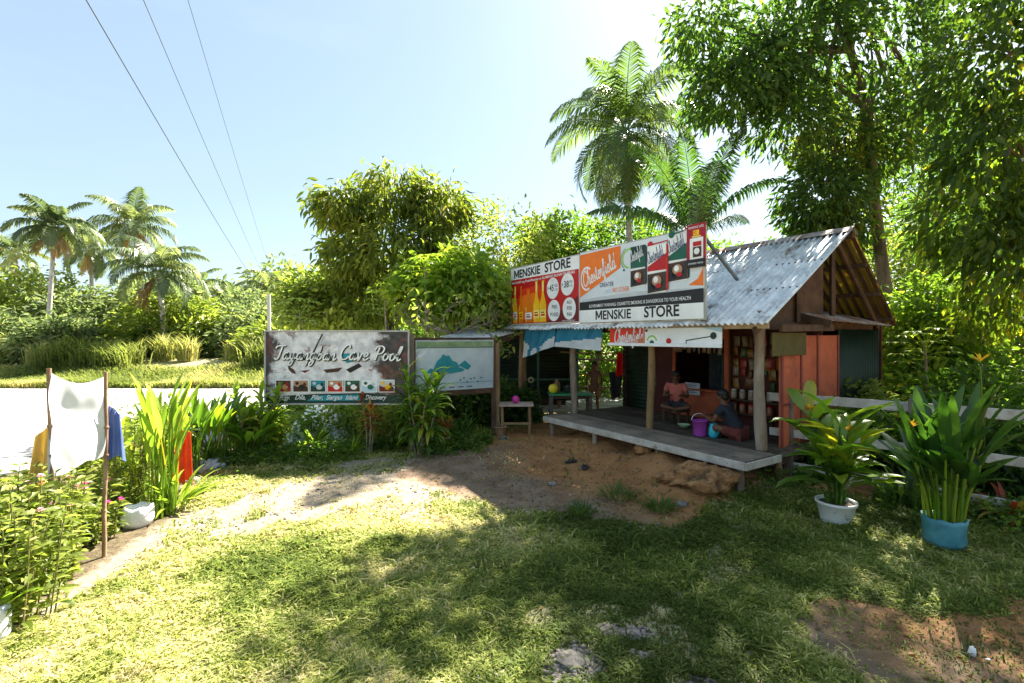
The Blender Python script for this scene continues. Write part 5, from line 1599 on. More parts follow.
for r_, z in enumerate((.983, .733)):
    for k in range(5):
        c = SF(1.68 - k * .17, 2.45, z); q = tag(bpy.data.objects.new("jar", None), ORD[k] + (" jar from the left with pale lid on the upper store shelf board" if r_ == 0 else " jar from the left with red lid on the lower store shelf board"), "jar", "jars on the store shelf"); q.location = c; C.objects.link(q)
        b = MB(); b.lathe(c, [(0, .002), (.05, .002), (.055, .02), (.055, .13), (.04, .15)], 14); b.build("glass", mat("jar_content_%d" % r_, (.40, .34, .24) if r_ == 0 else (.36, .10, .05), (.22, .15, .08), .3, 18), q)
        b = MB(); b.lathe(c, [(0.045, .148), (.046, .172), (0, .176)], 14); b.build("lid", Pgrey if r_ == 0 else Pred, q)
# dark garments in the opening
def cloth(name, p, U, W, Hh, m, label, cat, folds=5, amp=.03, taper=0.0, n=20, k=14, seed=0, drop=None):
    """a hanging cloth with folds; p = top left corner"""
    p = Vector(p); U = Vector(U).normalized(); N = U.cross(UP); vs = []
    for j in range(k + 1):
        v = j / k
        for i in range(n + 1):
            u = i / n; uu = (u - .5) * (1 - taper * v) + .5
            zz_ = -Hh * v * (1 + .06 * math.sin(u * 7 + seed)) - (drop(u) * (1 - v * .4) if drop else 0)
            vs.append(p + U * uu * W + UP * zz_ + N * amp * math.sin(u * folds * math.pi + seed + v * .8) * (.4 + .6 * v))
    m2 = len(vs); vs2 = [v + N * .003 for v in vs]; fs = []
    for j in range(k):
        for i in range(n):
            a_ = j * (n + 1) + i; fs.append((a_, a_ + 1, a_ + n + 2, a_ + n + 1)); fs.append((m2 + a_, m2 + a_ + n + 1, m2 + a_ + n + 2, m2 + a_ + 1))
    mb = MB(); mb.add(vs + vs2, fs, 0, .5, True)
    return mb.build(name, m, None, label, cat)
cloth("hanging_garment", SF(2.32, 2.62, 1.82), RU, .26, .78, M_cloth_dk, "black garment hanging inside the dark store opening", "garment")
cloth("hanging_garment", SF(2.04, 2.62, 1.80), RU, .22, .74, mat("grey_green_cloth", (.04, .06, .05), (.07, .10, .08), .95, 5), "grey green garment hanging at the right of the dark store opening", "garment")
# red cloth hanging on the open side, dark bag below
cloth("red_cloth", at_px(617, 353, 12.0), V(1, 0, 0), .22, .56, mat("red_cloth_lit", (.75, .015, .01), (.85, .03, .02), .8, 4, trans=.5), "bright red cloth hanging from a pole at the open side of the porch", "cloth", 3, .03, -.35)
cloth("dark_bag", at_px(609, 372, 12.1), V(1, 0, 0), .34, .68, M_cloth_dk, "dark long garment hanging below the bright red cloth", "garment", 3, .05, .3)
pl = MB(); pl.tube([at_px(560, 352, 12.15), at_px(600, 354, 12.1), at_px(640, 350, 12.0)], .018, 8); pl.build("hanging_pole", M_logb, None, "thin horizontal pole the red cloth hangs from", "pole")
for (x0, y0, x1, y1) in ((566, 372, 625, 380), (566, 402, 625, 400)):
    pass
fr = thing("garden_rail", V(2.3, 14.6, 0), "rough bamboo rail fence behind the standing boy", "fence")
for z in (.55, .95, 1.4):
    b = MB(); b.tube([V(.9, 14.8, z), V(2.4, 14.75, z + .03), V(4.3, 14.6, z - .02)], .03, 7); b.build("rail", M_twig, fr)
for x in (1.2, 2.6, 4.0):
    b = MB(); b.tube([V(x, 14.72, -.05), V(x + .03, 14.72, 1.6)], .04, 7); b.build("post", M_twig, fr)

# table with a yellow ball, bench with a pink ball
tt_ = thing("green_table", V(1.45, 11.55, 0), "green topped plank table at the left end of the porch", "table")
b = MB(); b.box((1.4, 11.6, .76), (1.05, .62, .04), ch=.006); b.build("tabletop", mat("green_paint", (.02, .20, .09), (.04, .30, .14), .5, 6), tt_)
b = MB(); b.box((1.4, 11.6, .70), (.95, .52, .07)); b.build("apron", M_brown, tt_)
for (x, y) in ((.94, 11.36), (1.86, 11.36), (.94, 11.84), (1.86, 11.84)):
    b = MB(); b.box((x, y, .35), (.07, .07, .74), ch=.005); b.build("leg", M_wood, tt_)
b = MB(); c = V(.98, 11.42, .895); b.ball(c, .115, 18, 12); b.build("yellow_ball", mat("yellow_rubber", (.70, .58, .03), (.80, .66, .05), .4, 3), None, "yellow ball lying on the green table", "ball")
t = thing("cooking_pot", V(1.36, 11.72, .78), "small dark cooking pot at the back of the green table", "pot")
b = MB(); b.lathe((1.36, 11.72, .78), [(0, .002), (.09, .002), (.11, .04), (.10, .13), (.11, .14), (.02, .165), (.02, .19), (0, .19)], 18); b.build("body", mat("dark_metal", (.05, .05, .05), (.1, .1, .1), .4, metal=.6), t)
t = thing("thermos", V(1.62, 11.8, .78), "brown round jar behind the yellow ball on the green table", "jar")
b = MB(); b.lathe((1.10, 11.80, .78), [(0, .002), (.07, .002), (.08, .05), (.08, .2), (.04, .26), (.04, .30), (0, .30)], 16); b.build("body", mat("brown_glaze", (.22, .12, .05), (.32, .2, .1), .35), t)
tt_ = thing("plank_bench", V(.05, 10.6, 0), "small weathered plank bench standing on the earth by the hut", "bench")
b = MB()
for k in range(3): b.box((.08, 10.42 + k * .19, .645 + .0 * k), (.78, .17, .035), ch=.004)
b.build("seat", mat("sun_bleached_plank", (.34, .24, .19), (.52, .40, .33), .85, 3, .3, 30), tt_)
for (x, y) in ((-.22, 10.42), (.38, 10.42), (-.22, 10.78), (.38, 10.78)):
    b = MB(); b.tube([(x, y, -.03), (x + .01, y, .3), (x, y, .63)], .035, 8, wob=.1); b.build("leg", M_logb, tt_)
b = MB(); b.beam((-.22, 10.42, .25), (.38, 10.42, .25), .03, .05); b.build("stretcher", M_logb, tt_)
b = MB(); b.ball((.08, 10.62, .662 + .085), .085, 16, 10); b.build("pink_ball", mat("pink_rubber", (.55, .03, .30), (.65, .05, .38), .35), None, "magenta pink ball resting on the small plank bench", "ball")
t = thing("hanging_plate", at_px(533, 380, 13.1), "round pale plate hung on the green slatted wall", "plate")
b = MB(); c = at_px(531, 380, 13.15); R_ = Matrix.Rotation(math.radians(90), 3, 'X')
b.ball(c, (.09, .02, .09), 16, 8); b.build("dish", mat("pale_dish", (.35, .34, .18), (.45, .42, .25), .5), t)
b = MB(); b.ball(c - V(0, .02, 0), (.04, .01, .04), 12, 6); b.build("dish_centre", mat("dark_dish", (.05, .06, .04)), t)

# slippers
for (px, py, az, k) in ((571, 464, .6, 0), (585, 470, 1.3, 1)):
    x, y = G(px, py); z = gz1(x, y)
    t = thing("slipper", V(x, y, z), ("black rubber slipper lying nearer the bench end on the earth" if k == 0 else "black rubber slipper lying upright edge toward the mound on the earth"), "slipper", "pair of black slippers on the earth before the deck")
    Rz = Matrix.Rotation(az, 3, 'Z'); b = MB(); pts = []
    for i in range(20):
        a_ = 2 * math.pi * i / 20; w_ = .052 * (1 + .25 * math.cos(a_)); pts.append(Rz @ V(.135 * math.cos(a_), w_ * math.sin(a_), 0))
    o = V(x, y, z + .006)
    b.add([o + p for p in pts] + [o + p + UP * .022 for p in pts], [tuple(range(20))[::-1], tuple(range(20, 40))] + [(i, (i + 1) % 20, 20 + (i + 1) % 20, 20 + i) for i in range(20)]); b.build("sole", mat("black_rubber", (.015, .015, .018), (.03, .03, .033), .6), t)
    for sg in (-1, 1):
        b = MB(); b.tube([o + Rz @ V(.07, 0, .025), o + Rz @ V(.03, sg * .03, .055), o + Rz @ V(-.02, sg * .05, .025)], .008, 6); b.build("strap", mat("black_rubber", (.02, .02, .02)), t)

# rocks
def rock(px, py, r, m, label, name="rock", sq=.7, seed=0):
    random.seed(seed); x, y = G(px, py); z = gz1(x, y); mb = MB()
    c = V(x, y + r * .6, z + r * .18); n, k = 40, 24
    mb.ball(c, (r * 1.15, r, r * sq), n, k)
    vs = mb.v[0]; d = vs - np.array(c)
    nn = norm(d); q = (noise3(nn + seed, 1.6, seed) - .5) * .8 + (noise3(nn + seed, 4.5, seed + 1) - .5) * .35 + (noise3(nn + seed, 11, seed + 2) - .5) * .12
    mb.v[0] = np.array(c) + d * (1 + q)[:, None]
    o = mb.build(name, m, None, label, "rock"); o['name_kind'] = name
    return o
M_rock = mat("grey_rock", (.085, .075, .065), (.24, .215, .19), .9, 6, .5, 18); M_clay = mat("orange_clay", (.20, .09, .032), (.38, .20, .085), .97, 7, 1.0, 30, c3=(.08, .045, .02), sc3=5, t3=(.5, .64))
rock(648, 468, .17, M_clay, "upright lump of orange clay earth under the middle of the deck", "clay_lump", .75, 4)
rock(708, 500, .36, M_clay, "long low mound of orange clay under the right end of the deck", "clay_lump", .52, 6)
rock(672, 494, .16, M_clay, "small clay lump left of the long mound under the deck", "clay_lump", .45, 9)
rock(553, 486, .05, M_rock, "small grey stone on the orange earth below the slippers", seed=2)
rock(683, 510, .06, M_rock, "pale stone at the grass edge below the clay mound", seed=3)
rock(606, 634, .07, M_rock, "flat grey stone set in the lawn above the gravel patch", sq=.3, seed=12)
rock(572, 668, .10, M_rock, "flat broad stone in the gravel patch at the bottom of the lawn", sq=.25, seed=13)
for i, (px, py, r) in enumerate(((202, 474, .20), (217, 466, .16), (190, 486, .10), (178, 494, .09), (168, 503, .08))):
    rock(px, py, r, M_rock if i else mat("slate_rock", (.20, .21, .24), (.42, .44, .48), .8, 6, .4, 12), ("biggest slate grey rock", "second biggest pale rock", "middle sized pale stone", "smaller pale stone", "smallest pale stone")[i] + " of the row edging the roadside flower bed", seed=20 + i)
# white litter on the brown earth
for (px, py, s_, lab) in ((972, 655, .05, "white crumpled scrap standing on the brown earth at the lower right"), (988, 662, .03, "flat little white scrap beside the crumpled one")):
    x, y = G(px, py); z = gz1(x, y); mb = MB(); mb.ball((x, y, z + s_ * .5), (s_ * .5, s_ * .3, s_ * .8 if s_ > .04 else s_ * .2), 9, 6, jit=.5); mb.build("paper_scrap", Pw, None, lab, "litter")

# ------------------------------------------------------------------ plants
def pot(t, c, r, h, m, part="pot", soil=True):
    b = MB(); b.lathe(c, [(0, .0), (r * .72, .0), (r * .78, h * .1), (r * .96, h * .85), (r * 1.05, h * .88), (r * 1.06, h), (r * .95, h), (r * .90, h * .86)], 26); b.build(part, m, t)
    b = MB(); b.lathe(Vector(c), [(r * .92, h * .86), (0, h * .89)], 20); b.build("soil", mat("potting_soil", (.05, .035, .025), (.12, .08, .05), .95, 20), t)

def leafy_plant(name, loc, label, cat, n, el0, el1, L, W, arch, m, pet=0, spread=.08, hgt=0.0, group=None, rnd=(.1, .9), potdef=None, seed=1, fold=.2, stemm=None, tipw=.5, whorl=False, azf=None):
    random.seed(seed)
    loc = Vector(loc); t = thing(name, loc, label, cat, group)
    z0 = 0
    if potdef: pot(t, loc, *potdef); z0 = potdef[1] * .85
    mb = MB(); st = MB()
    for i in range(n):
        a_ = random.random() * 6.283; q = loc + V(math.cos(a_), math.sin(a_), 0) * spread * random.random() ** .5 + UP * z0
        az = a_ + random.uniform(-.7, .7) if not azf else azf(i)
        hh = hgt * random.uniform(.25, 1)
        k = i / n
        el = math.radians(el0 + (el1 - el0) * random.random())
        if hgt: 
            q2 = q + UP * hh + V(random.gauss(0, .03), random.gauss(0, .03), 0)
            st.tube([q, q.lerp(q2, .5) + V(random.gauss(0, .012), random.gauss(0, .012), 0), q2], [.012, .010, .007], 6, 0, .6); q = q2
        blade(mb, q, az, el, L * random.uniform(.7, 1.15), W * random.uniform(.8, 1.15), arch * random.uniform(.5, 1.4), random.uniform(*rnd), pet=pet * random.uniform(.6, 1.2), fold=fold, wave=.04, tipw=tipw)
    mb.build("foliage", m, t)
    if hgt: st.build("stems", stemm or m, t)
    return t

def stemmed_plant(name, loc, label, cat, nst, h, nl, L, W, arch, m, seed, spread=.12, band=.45, rnd=(.1, .9), el=(-10, 75), group=None):
    '''a few bare canes, each crowned with a spiral of leaves'''
    random.seed(seed); loc = Vector(loc); t = thing(name, loc, label, cat, group); mb = MB()
    for i in range(nst):
        a_ = i * 2.4 + random.random(); q = loc + V(math.cos(a_), math.sin(a_), 0) * spread * .5 * random.random(); hh = h * random.uniform(.62, 1.0)
        e = q + V(math.cos(a_) * spread, math.sin(a_) * spread, hh); st = MB()
        st.tube([q - UP * .03, q.lerp(e, .5) + V(random.gauss(0, .02), random.gauss(0, .02), 0), e], [.014, .012, .009], 6); st.build("stem", M_twig, t)
        for k in range(nl):
            f_ = k / (nl - 1); p = e.lerp(q, band * (1 - f_) * random.uniform(.85, 1.1)); ee = el[0] + (el[1] - el[0]) * f_ + random.uniform(-10, 10)
            blade(mb, p, k * 2.4 + random.uniform(-.3, .3), math.radians(ee), L * random.uniform(.75, 1.1), W * random.uniform(.8, 1.15), arch * random.uniform(.6, 1.3), random.uniform(*rnd), fold=.2, wave=.05)
    mb.build("foliage", m, t)

def flower_spray(mb, c, n, L, W, m=0):
    for i in range(n):
        blade(mb, c, i * 2.4 + random.random(), math.radians(random.uniform(20, 75)), L * random.uniform(.7, 1.2), W, -.6 + random.random() * 1.4, random.random(), fold=.35, seg=4)

def gp(px, py):
    x, y = G(px, py); return V(x, y, gz1(x, y))

M_wpot = mat("white_glazed_pot", (.58, .58, .56), (.72, .72, .70), .35, 6, c3=(.25, .27, .22), sc3=6, t3=(.6, .7))
Y_fl = leafmat("petal_yellow", [(0, (.75, .42, .02)), (1, (.85, .60, .05))], (1.1, 1.0, .8), .35)
# 1: costus-like plant in the white pot
def white_pot_plant():
    random.seed(3)
    loc = gp(836, 522); t = thing("potted_plant", loc, "broad leaved plant with yellow flower buds in a white pot before the fence", "potted plant")
    pot(t, loc, .20, .25, M_wpot)
    mb = MB(); st = MB(); fl = MB()
    for i in range(11):
        a_ = i * 2.4; r_ = .10 * random.random(); q = loc + V(math.cos(a_) * r_, math.sin(a_) * r_, .21)
        Ht = random.uniform(.45, 1.12); out_ = V(math.cos(a_), math.sin(a_), 0) * random.uniform(.05, .30) * Ht
        pts = [q, q + out_ * .3 + UP * Ht * .5, q + out_ + UP * Ht]
        st.tube(pts, [.014, .012, .008], 6, 0, .4)
        nl = 6
        for k in range(nl):
            f_ = .35 + .65 * k / (nl - 1); p = pts[0].lerp(pts[1], min(1, f_ * 2)) if f_ < .5 else pts[1].lerp(pts[2], (f_ - .5) * 2)
            blade(mb, p, a_ + k * 2.3 + random.uniform(-.4, .4), math.radians(random.uniform(15, 55) + 18 * (k == nl - 1)), random.uniform(.44, .66), random.uniform(.12, .175), random.uniform(.4, 1.3), random.uniform(.3, .95) + .1 * (k >= nl - 2), fold=.2, tipw=.7, wave=.03)
        if i in (0, 3, 6, 8): fl = MB(); flower_spray(fl, pts[2] + UP * .03, 8, .09, .03); fl.build("flower", Y_fl, t)
    for k in range(14): 
        pp = loc + V(random.gauss(0, .08), random.gauss(0, .08), .24); blade(mb, pp, random.random() * 6.3, .8, .12, .05, .6, .5)
    st.build("stems", L_broad, t); mb.build("foliage", L_broad, t)
white_pot_plant()
# 2: heliconia clump in the blue bag
def blue_bag_plant():
    random.seed(8)
    loc = gp(944, 547); t = thing("potted_plant", loc, "tall upright banana-like clump with yellow claw flowers in a cyan blue bag", "potted plant")
    b = MB(); b.lathe(loc, [(0, 0), (.15, 0), (.175, .06), (.17, .16), (.18, .24), (.185, .285), (.165, .29), (.16, .22), (0, .2)], 26)
    vs = b.v[0]; d = vs - np.array(loc); an = np.arctan2(d[:, 1], d[:, 0]); b.v[0] = vs + d * (np.sin(an * 7 + d[:, 2] * 20) * .03)[:, None]
    b.build("planting_bag", mat("cyan_bag", (.04, .16, .21), (.08, .27, .33), .5, 6, .3, 14), t)
    mb = MB(); st = MB(); fl = MB()
    for i in range(24):
        a_ = i * 2.4; r_ = .15 * (i / 24) ** .5; q = loc + V(math.cos(a_) * r_, math.sin(a_) * r_, .16)
        Ht = random.uniform(.55, .95); out_ = V(math.cos(a_), math.sin(a_), 0) * random.uniform(.04, .22)
        p1 = q + out_ * .35 + UP * Ht * .5; p2 = q + out_ + UP * Ht
        st.tube([q, p1, p2], [.014, .013, .009], 7, 0, random.random())
        for k in range(3):
            blade(mb, p2 - (p2 - p1) * .35 * k, a_ + k * 2.6 + random.uniform(-.5, .5), math.radians(random.uniform(62, 86) - 14 * k), random.uniform(.5, .78), random.uniform(.09, .135), random.uniform(.1, .7), random.uniform(0, .55), fold=.16, tipw=.2, wave=.04, seg=8)
    flower_spray(fl, at_px(980, 362, 4.9), 9, .11, .024); fl.build("flower", Y_fl, t); fl = MB(); flower_spray(fl, at_px(912, 427, 4.85), 7, .09, .024)
    fs_ = MB(); fs_.tube([loc + V(.1, 0, .2), at_px(985, 460, 4.92), at_px(980, 366, 4.9)], .008, 6); fs_.tube([loc + V(-.1, 0, .2), at_px(925, 480, 4.88), at_px(912, 432, 4.85)], .007, 6)
    st.build("stems", L_bright, t); mb.build("foliage", leafmat("leaf_heliconia", [(0, (.02, .06, .012)), (.6, (.045, .105, .018)), (1, (.12, .20, .03))], (3.0, 2.9, 1.0), .4, .3, .5), t); fl.build("flower", Y_fl, t); fs_.build("flower_stalks", L_broad, t)
blue_bag_plant()
leafy_plant("shrub", gp(1012, 520), "dark bromeliad with reddish arching leaves at the right edge beneath the fence", "shrub", 22, 20, 75, .55, .06, 1.2, L_croton, seed=31)
leafy_plant("shrub", gp(905, 505), "small pale leaved weed between the white pot and the blue bag", "shrub", 40, 15, 80, .22, .06, .8, L_mid, hgt=.35, seed=32, spread=.25)
for i, (px, py, r_, lab) in enumerate(((618, 500, .20, "bushy grass tuft on the earth before the deck"), (660, 512, .13, "smaller grass tuft right of the bushy one"), (580, 516, .10, "low grass tuft at the lawn edge below the slippers"))):
    leafy_plant("grass_tuft", gp(px, py), lab, "grass tuft", 160, 35, 85, .20, .010, 1.3, leafmat("tuft_green", [(0, (.03, .07, .012)), (1, (.10, .17, .03))], (2, 1.9, 1), .4), spread=r_ * 1.1, seed=40 + i, fold=.1)

# left row: tall heliconias beside the road
leafy_plant("heliconia_plant", gp(150, 518) + V(0, .15, 0), "tallest yellow green heliconia clump rising behind the white planting bag", "plant", 40, 74, 89, .50, .085, .35, L_bright, pet=.35, spread=.20, hgt=.95, seed=51, rnd=(.1, 1))
leafy_plant("heliconia_plant", gp(212, 466), "upright heliconia clump with paddle leaves above the slate grey rock", "plant", 40, 64, 88, .50, .10, .45, L_broad, pet=.35, spread=.2, hgt=.45, seed=52, rnd=(.3, 1))
leafy_plant("heliconia_plant", gp(236, 462) + V(.1, .25, 0), "darker denser heliconia clump touching the left side of the billboard row", "plant", 36, 50, 86, .52, .12, .8, L_broad, pet=.30, spread=.22, hgt=.3, seed=53, rnd=(.1, .7))
stemmed_plant("cordyline_plant", gp(256, 456) + V(0, .2, 0), "yellow topped cordyline just left of the billboard post", "plant", 6, 1.12, 20, .38, .085, 1.5, L_bright, 54, spread=.30, band=.65, rnd=(.3, 1))
leafy_plant("agave_like_plant", gp(168, 510) + V(.0, .1, 0), "low arching strap leaved clump between the white bag and the red cloth", "plant", 46, 25, 75, .62, .055, 1.3, L_bright, spread=.14, seed=55, rnd=(.2, .9))
leafy_plant("heliconia_plant", gp(125, 505) + V(-.25, .25, 0), "shorter broad leaved heliconia left of the tallest clump", "plant", 26, 60, 88, .42, .11, .5, L_bright, pet=.3, spread=.18, hgt=.5, seed=151, rnd=(.2, 1))
leafy_plant("heliconia_plant", gp(182, 482) + V(-.1, .35, 0), "thin heliconia stems between the red cloth and the tallest clump", "plant", 22, 66, 89, .48, .08, .4, L_broad, pet=.4, spread=.14, hgt=.5, seed=152, rnd=(.4, 1))
stemmed_plant("cordyline_plant", gp(230, 458) + V(.1, .0, 0), "short cordyline with drooping leaves between two heliconia clumps", "plant", 4, .95, 20, .36, .08, 1.6, L_bright, 153, spread=.18, band=.6, rnd=(.2, 1))
# white planting bag
x, y = G(138, 524); c = V(x, y, gz1(x, y)); b = MB(); b.lathe(c, [(0, 0), (.13, 0), (.16, .06), (.15, .15), (.14, .215), (.12, .22), (.12, .17), (0, .16)], 24)
vs = b.v[0]; d = vs - np.array(c); an = np.arctan2(d[:, 1], d[:, 0]); b.v[0] = vs + d * (np.sin(an * 5 + d[:, 2] * 22) * .05)[:, None]
b.build("planting_bag", mat("white_sack", (.60, .62, .66), (.74, .76, .79), .7, 6, .3, 12), None, "slumped white planting bag at the foot of the tallest heliconia", "planting bag")
x, y = G(-8, 640); c = V(x, y, gz1(x, y)); b = MB(); b.lathe(c, [(0, 0), (.08, 0), (.10, .05), (.10, .18), (.09, .26), (.08, .26), (.06, .2), (0, .2)], 20)
b.build("planting_bag", mat("white_sack", (.6, .62, .66)), None, "white planting bag at the lower left corner under the zinnia bush", "planting bag")
leafy_plant("aloe_plant", c + UP * .2, "short fleshy leaved plant growing from the bag at the lower left corner", "plant", 9, 20, 80, .30, .06, .8, L_bright, seed=57)

# zinnia bushes with pink flowers
def zinnia(loc, r, h, n, label, nf, seed, col=(.75, .10, .32)):
    random.seed(seed); loc = Vector(loc); t = thing("zinnia_bush", loc, label, "flower bush", "zinnia bushes along the flower bed")
    st = MB(); lf = MB(); fl = MB(); fc = MB()
    P = []; D = []
    for i in range(n):
        a_ = random.random() * 6.283; q = loc + V(math.cos(a_), math.sin(a_), 0) * r * random.random() ** .5 * .8; q.z = gz1(q.x, q.y) - .02
        hh = h * random.uniform(.6, 1.05); e = q + V(math.cos(a_) * r * .3, math.sin(a_) * r * .3, hh)
        st.tube([q, q.lerp(e, .5) + V(random.gauss(0, .02), random.gauss(0, .02), 0), e], [.006, .005, .004], 5, 0, random.random())
        for k in range(13):
            f_ = (.12 + .88 * (k / 12)); p = q.lerp(e, f_)
            for sg in (0, math.pi):
                az = k * 1.57 + sg + a_ + random.gauss(0, .3); P.append(p); D.append(V(math.cos(az), math.sin(az), random.uniform(-.2, .8)))
        if i < nf:
            c = e + UP * .02
            for k in range(11):
                for ring_ in (0, 1): blade(fl, c + UP * .006 * ring_, k * .571 + ring_ * .28, math.radians(12 + 30 * ring_), .032 - .008 * ring_, .014, .5, random.random(), seg=3, fold=.1)
            fc.ball(c + UP * .008, (.009, .009, .008), 7, 5)
    leaves_at(lf, np.array([tuple(p) for p in P]), norm(np.array([tuple(p) for p in D])), .105, .42, np.clip(rng.normal(.5, .22, len(P)), 0, 1), 4, .5)
    st.build("stems", leafmat("stem_green", [(0, (.10, .13, .04)), (1, (.28, .24, .10))], (1.5, 1.4, 1), .2), t); lf.build("foliage", L_lite, t)
    if nf: fl.build("flowers", leafmat("petal_pink_%d" % seed, [(0, col), (1, tuple(min(1, x * 1.25) for x in col))], (1.2, 1, 1), .4), t); fc.build("flower_centres", mat("flower_centre", (.55, .38, .03)), t)
zinnia(V(-3.80, 3.60, 0), .36, .88, 50, "nearest zinnia bush at the lower left, thick leafy stems and few pale pink blooms", 4, 61, (.80, .35, .45))
zinnia(V(-4.18, 4.15, 0), .36, .95, 56, "zinnia bush in front of the left cloth stick with light pink blooms", 9, 62, (.80, .42, .55))
zinnia(V(-4.52, 4.72, 0), .24, .72, 26, "zinnia bush between the two sticks of the white cloth", 9, 63, (.80, .40, .50))
zinnia(V(-4.36, 5.05, 0), .18, .62, 16, "zinnia bush with vivid magenta blooms beside the right cloth stick", 6, 64, (.75, .04, .35))
zinnia(V(-4.72, 5.70, 0), .34, 1.05, 44, "tall thin stemmed zinnia bush behind the blue cloth", 10, 65, (.80, .50, .55))
zinnia(V(-5.0, 4.4, 0), .5, .85, 50, "zinnia bush beyond the left cloth stick with orange and pink blooms", 14, 66, (.80, .25, .12))

# sticks and cloths
M_stick = mat("brown_stick", (.16, .09, .05), (.34, .23, .15), .85, 6, .4, 30, stretch=(1, 1, .4))
def stick(p, z, label, r=.022, lean=(0, 0)):
    p = Vector(p); mb = MB(); pts = [p + V(lean[0] * k / 7 + random.gauss(0, .008), lean[1] * k / 7, -.1 + (z + .1) * k / 7) for k in range(8)]
    mb.tube(pts, [r * (1.1 - .25 * k / 7) for k in range(8)], 8, wob=.15)
    for k in (2, 4, 5): mb.ball(pts[k], r * 1.35, 7, 5)
    mb.build("wooden_stick", M_stick, None, label, "stick", "sticks holding the cloths"); return pts[-1]
random.seed(70)
e1 = stick(at_px(52, 540, 4.65) * 1 + V(0, 0, 0), 1.0, "knotty stick holding the left corner of the white cloth") if False else None
s1 = V((52 - 512) / 480 * 4.6, 4.6, 0); s2 = V((104 - 512) / 480 * 4.69, 4.69, 0)
top1 = stick(s1, 1.84, "knotty stick holding the left corner of the white cloth", lean=(-.02, 0)); top2 = stick(s2, 1.80, "thin slanting stick holding the right corner of the white cloth", .018, lean=(.02, 0))
stick(V(-4.9, 5.2, 0), 1.25, "short stick beside the yellow cloth at the left", .018)
def white_cloth():
    a_, b_ = top1 - UP * .03, top2 - UP * .04; n, k = 70, 56; vs = []
    for j in range(k + 1):
        v = j / k
        for i in range(n + 1):
            u = i / n; p = a_.lerp(b_, u)
            sag = .09 * math.sin(math.pi * u) * (1 - v) 
            wv = .05 * math.sin(u * 5 + v * 3) * v + .10 * math.sin(math.pi * u) * math.exp(-((v - .25 - .2 * u) / .16) ** 2) * (1 - u * .4)
            xx = (1 - .06 * v * math.sin(u * math.pi))
            cr_ = .007 * math.sin(u * 19 + v * 3 + 2 * math.sin(v * 3)) * (.2 + v) + .003 * math.sin(v * 14 - u * 21)
            vs.append(p + UP * (-sag - v * (.76 + .25 * (1 - u)) - .02 * math.sin(u * 9) * v) + V(.02 * v, -wv - cr_ - .02 * math.sin(v * 9 + u * 4) * v, 0))
    fs = [(j * (n + 1) + i, j * (n + 1) + i + 1, (j + 1) * (n + 1) + i + 1, (j + 1) * (n + 1) + i) for j in range(k) for i in range(n)]
    mb = MB(); mb.add(vs, fs, 0, .5, True)
    o = mb.build("white_cloth", mat("white_linen", (.66, .67, .69), (.74, .75, .77), .9, 3, .05, trans=.55), None, "white cloth slung between two sticks over the flower bed", "cloth")
white_cloth()
cloth("yellow_cloth", V(-5.12, 5.15, 1.22), V(1, .2, 0), .28, .48, mat("yellow_linen", (.65, .48, .12), (.75, .56, .18), .9, 4, trans=.4), "pale yellow cloth on a short stick behind the white cloth", "cloth", 6, .035, -.3, drop=lambda u: .16 * (1 - u) ** 2)
cloth("blue_cloth", top2 + V(-.015, .05, -.33), V(1, .5, 0), .09, .50, mat("blue_linen", (.10, .16, .42), (.16, .24, .52), .9, 4, trans=.3), "small blue cloth hanging behind the right end of the white cloth", "cloth", 5, .022, -1.0, drop=lambda u: .10 * u)
rc_ = G(185, 488); cloth("red_orange_cloth", V(rc_[0] - .12, rc_[1], .82), V(1, 0, 0), .20, .74, mat("red_orange_linen", (.70, .10, .03), (.80, .16, .05), .85, 4, trans=.4), "red orange cloth hanging down among the roadside plants", "cloth", 6, .03, -.45, drop=lambda u: .05 * abs(u - .5))
st_ = MB(); st_.tube([V(rc_[0] - .03, rc_[1] + .04, -.05), V(rc_[0] - .02, rc_[1] + .03, .45), V(rc_[0] - .02, rc_[1] + .02, .86)], .012, 7); st_.build("cloth_stake", M_stick, None, "short stake the red orange cloth hangs on", "stake")

# crumpled tarp heap behind the billboard
def heap():
    mb = MB(); c = V(-4.05, 9.75, 0); n, k = 60, 30; vs = []
    X_, Y_ = np.meshgrid(np.linspace(-1, 1, n), np.linspace(-1, 1, k)); x = X_.ravel(); y = Y_.ravel()
    h = .95 * np.exp(-((x - .25) ** 2 * 1.6 + y ** 2 * 1.8)) * (1 - .25 * (x ** 2)) + .16 * fbm(x * 1.1 + .5 * y, y, 4, 9) + .05 * np.sin((x * .8 - y * .9) * 26 + 3 * fbm(x, y, 3, 2)) * np.exp(-(x * x + y * y))
    h = np.maximum(h - .22, -.02)
    v = np.stack([c.x + x * 1.05, c.y + y * .6, h], 1); ii_ = (np.arange(k - 1)[:, None] * n + np.arange(n - 1)[None, :]).ravel()
    mb.bulk(v, np.stack([ii_, ii_ + 1, ii_ + n + 1, ii_ + n], 1), np.full(len(v), .5), smooth=True)
    mb.build("tarp_heap", mat("pale_blue_tarp", (.46, .54, .66), (.62, .70, .80), .45, 3, .5, 9, stretch=(1, 3, 3)), None, "crumpled pale blue tarp heaped on the ground behind the billboard", "tarpaulin")
heap()

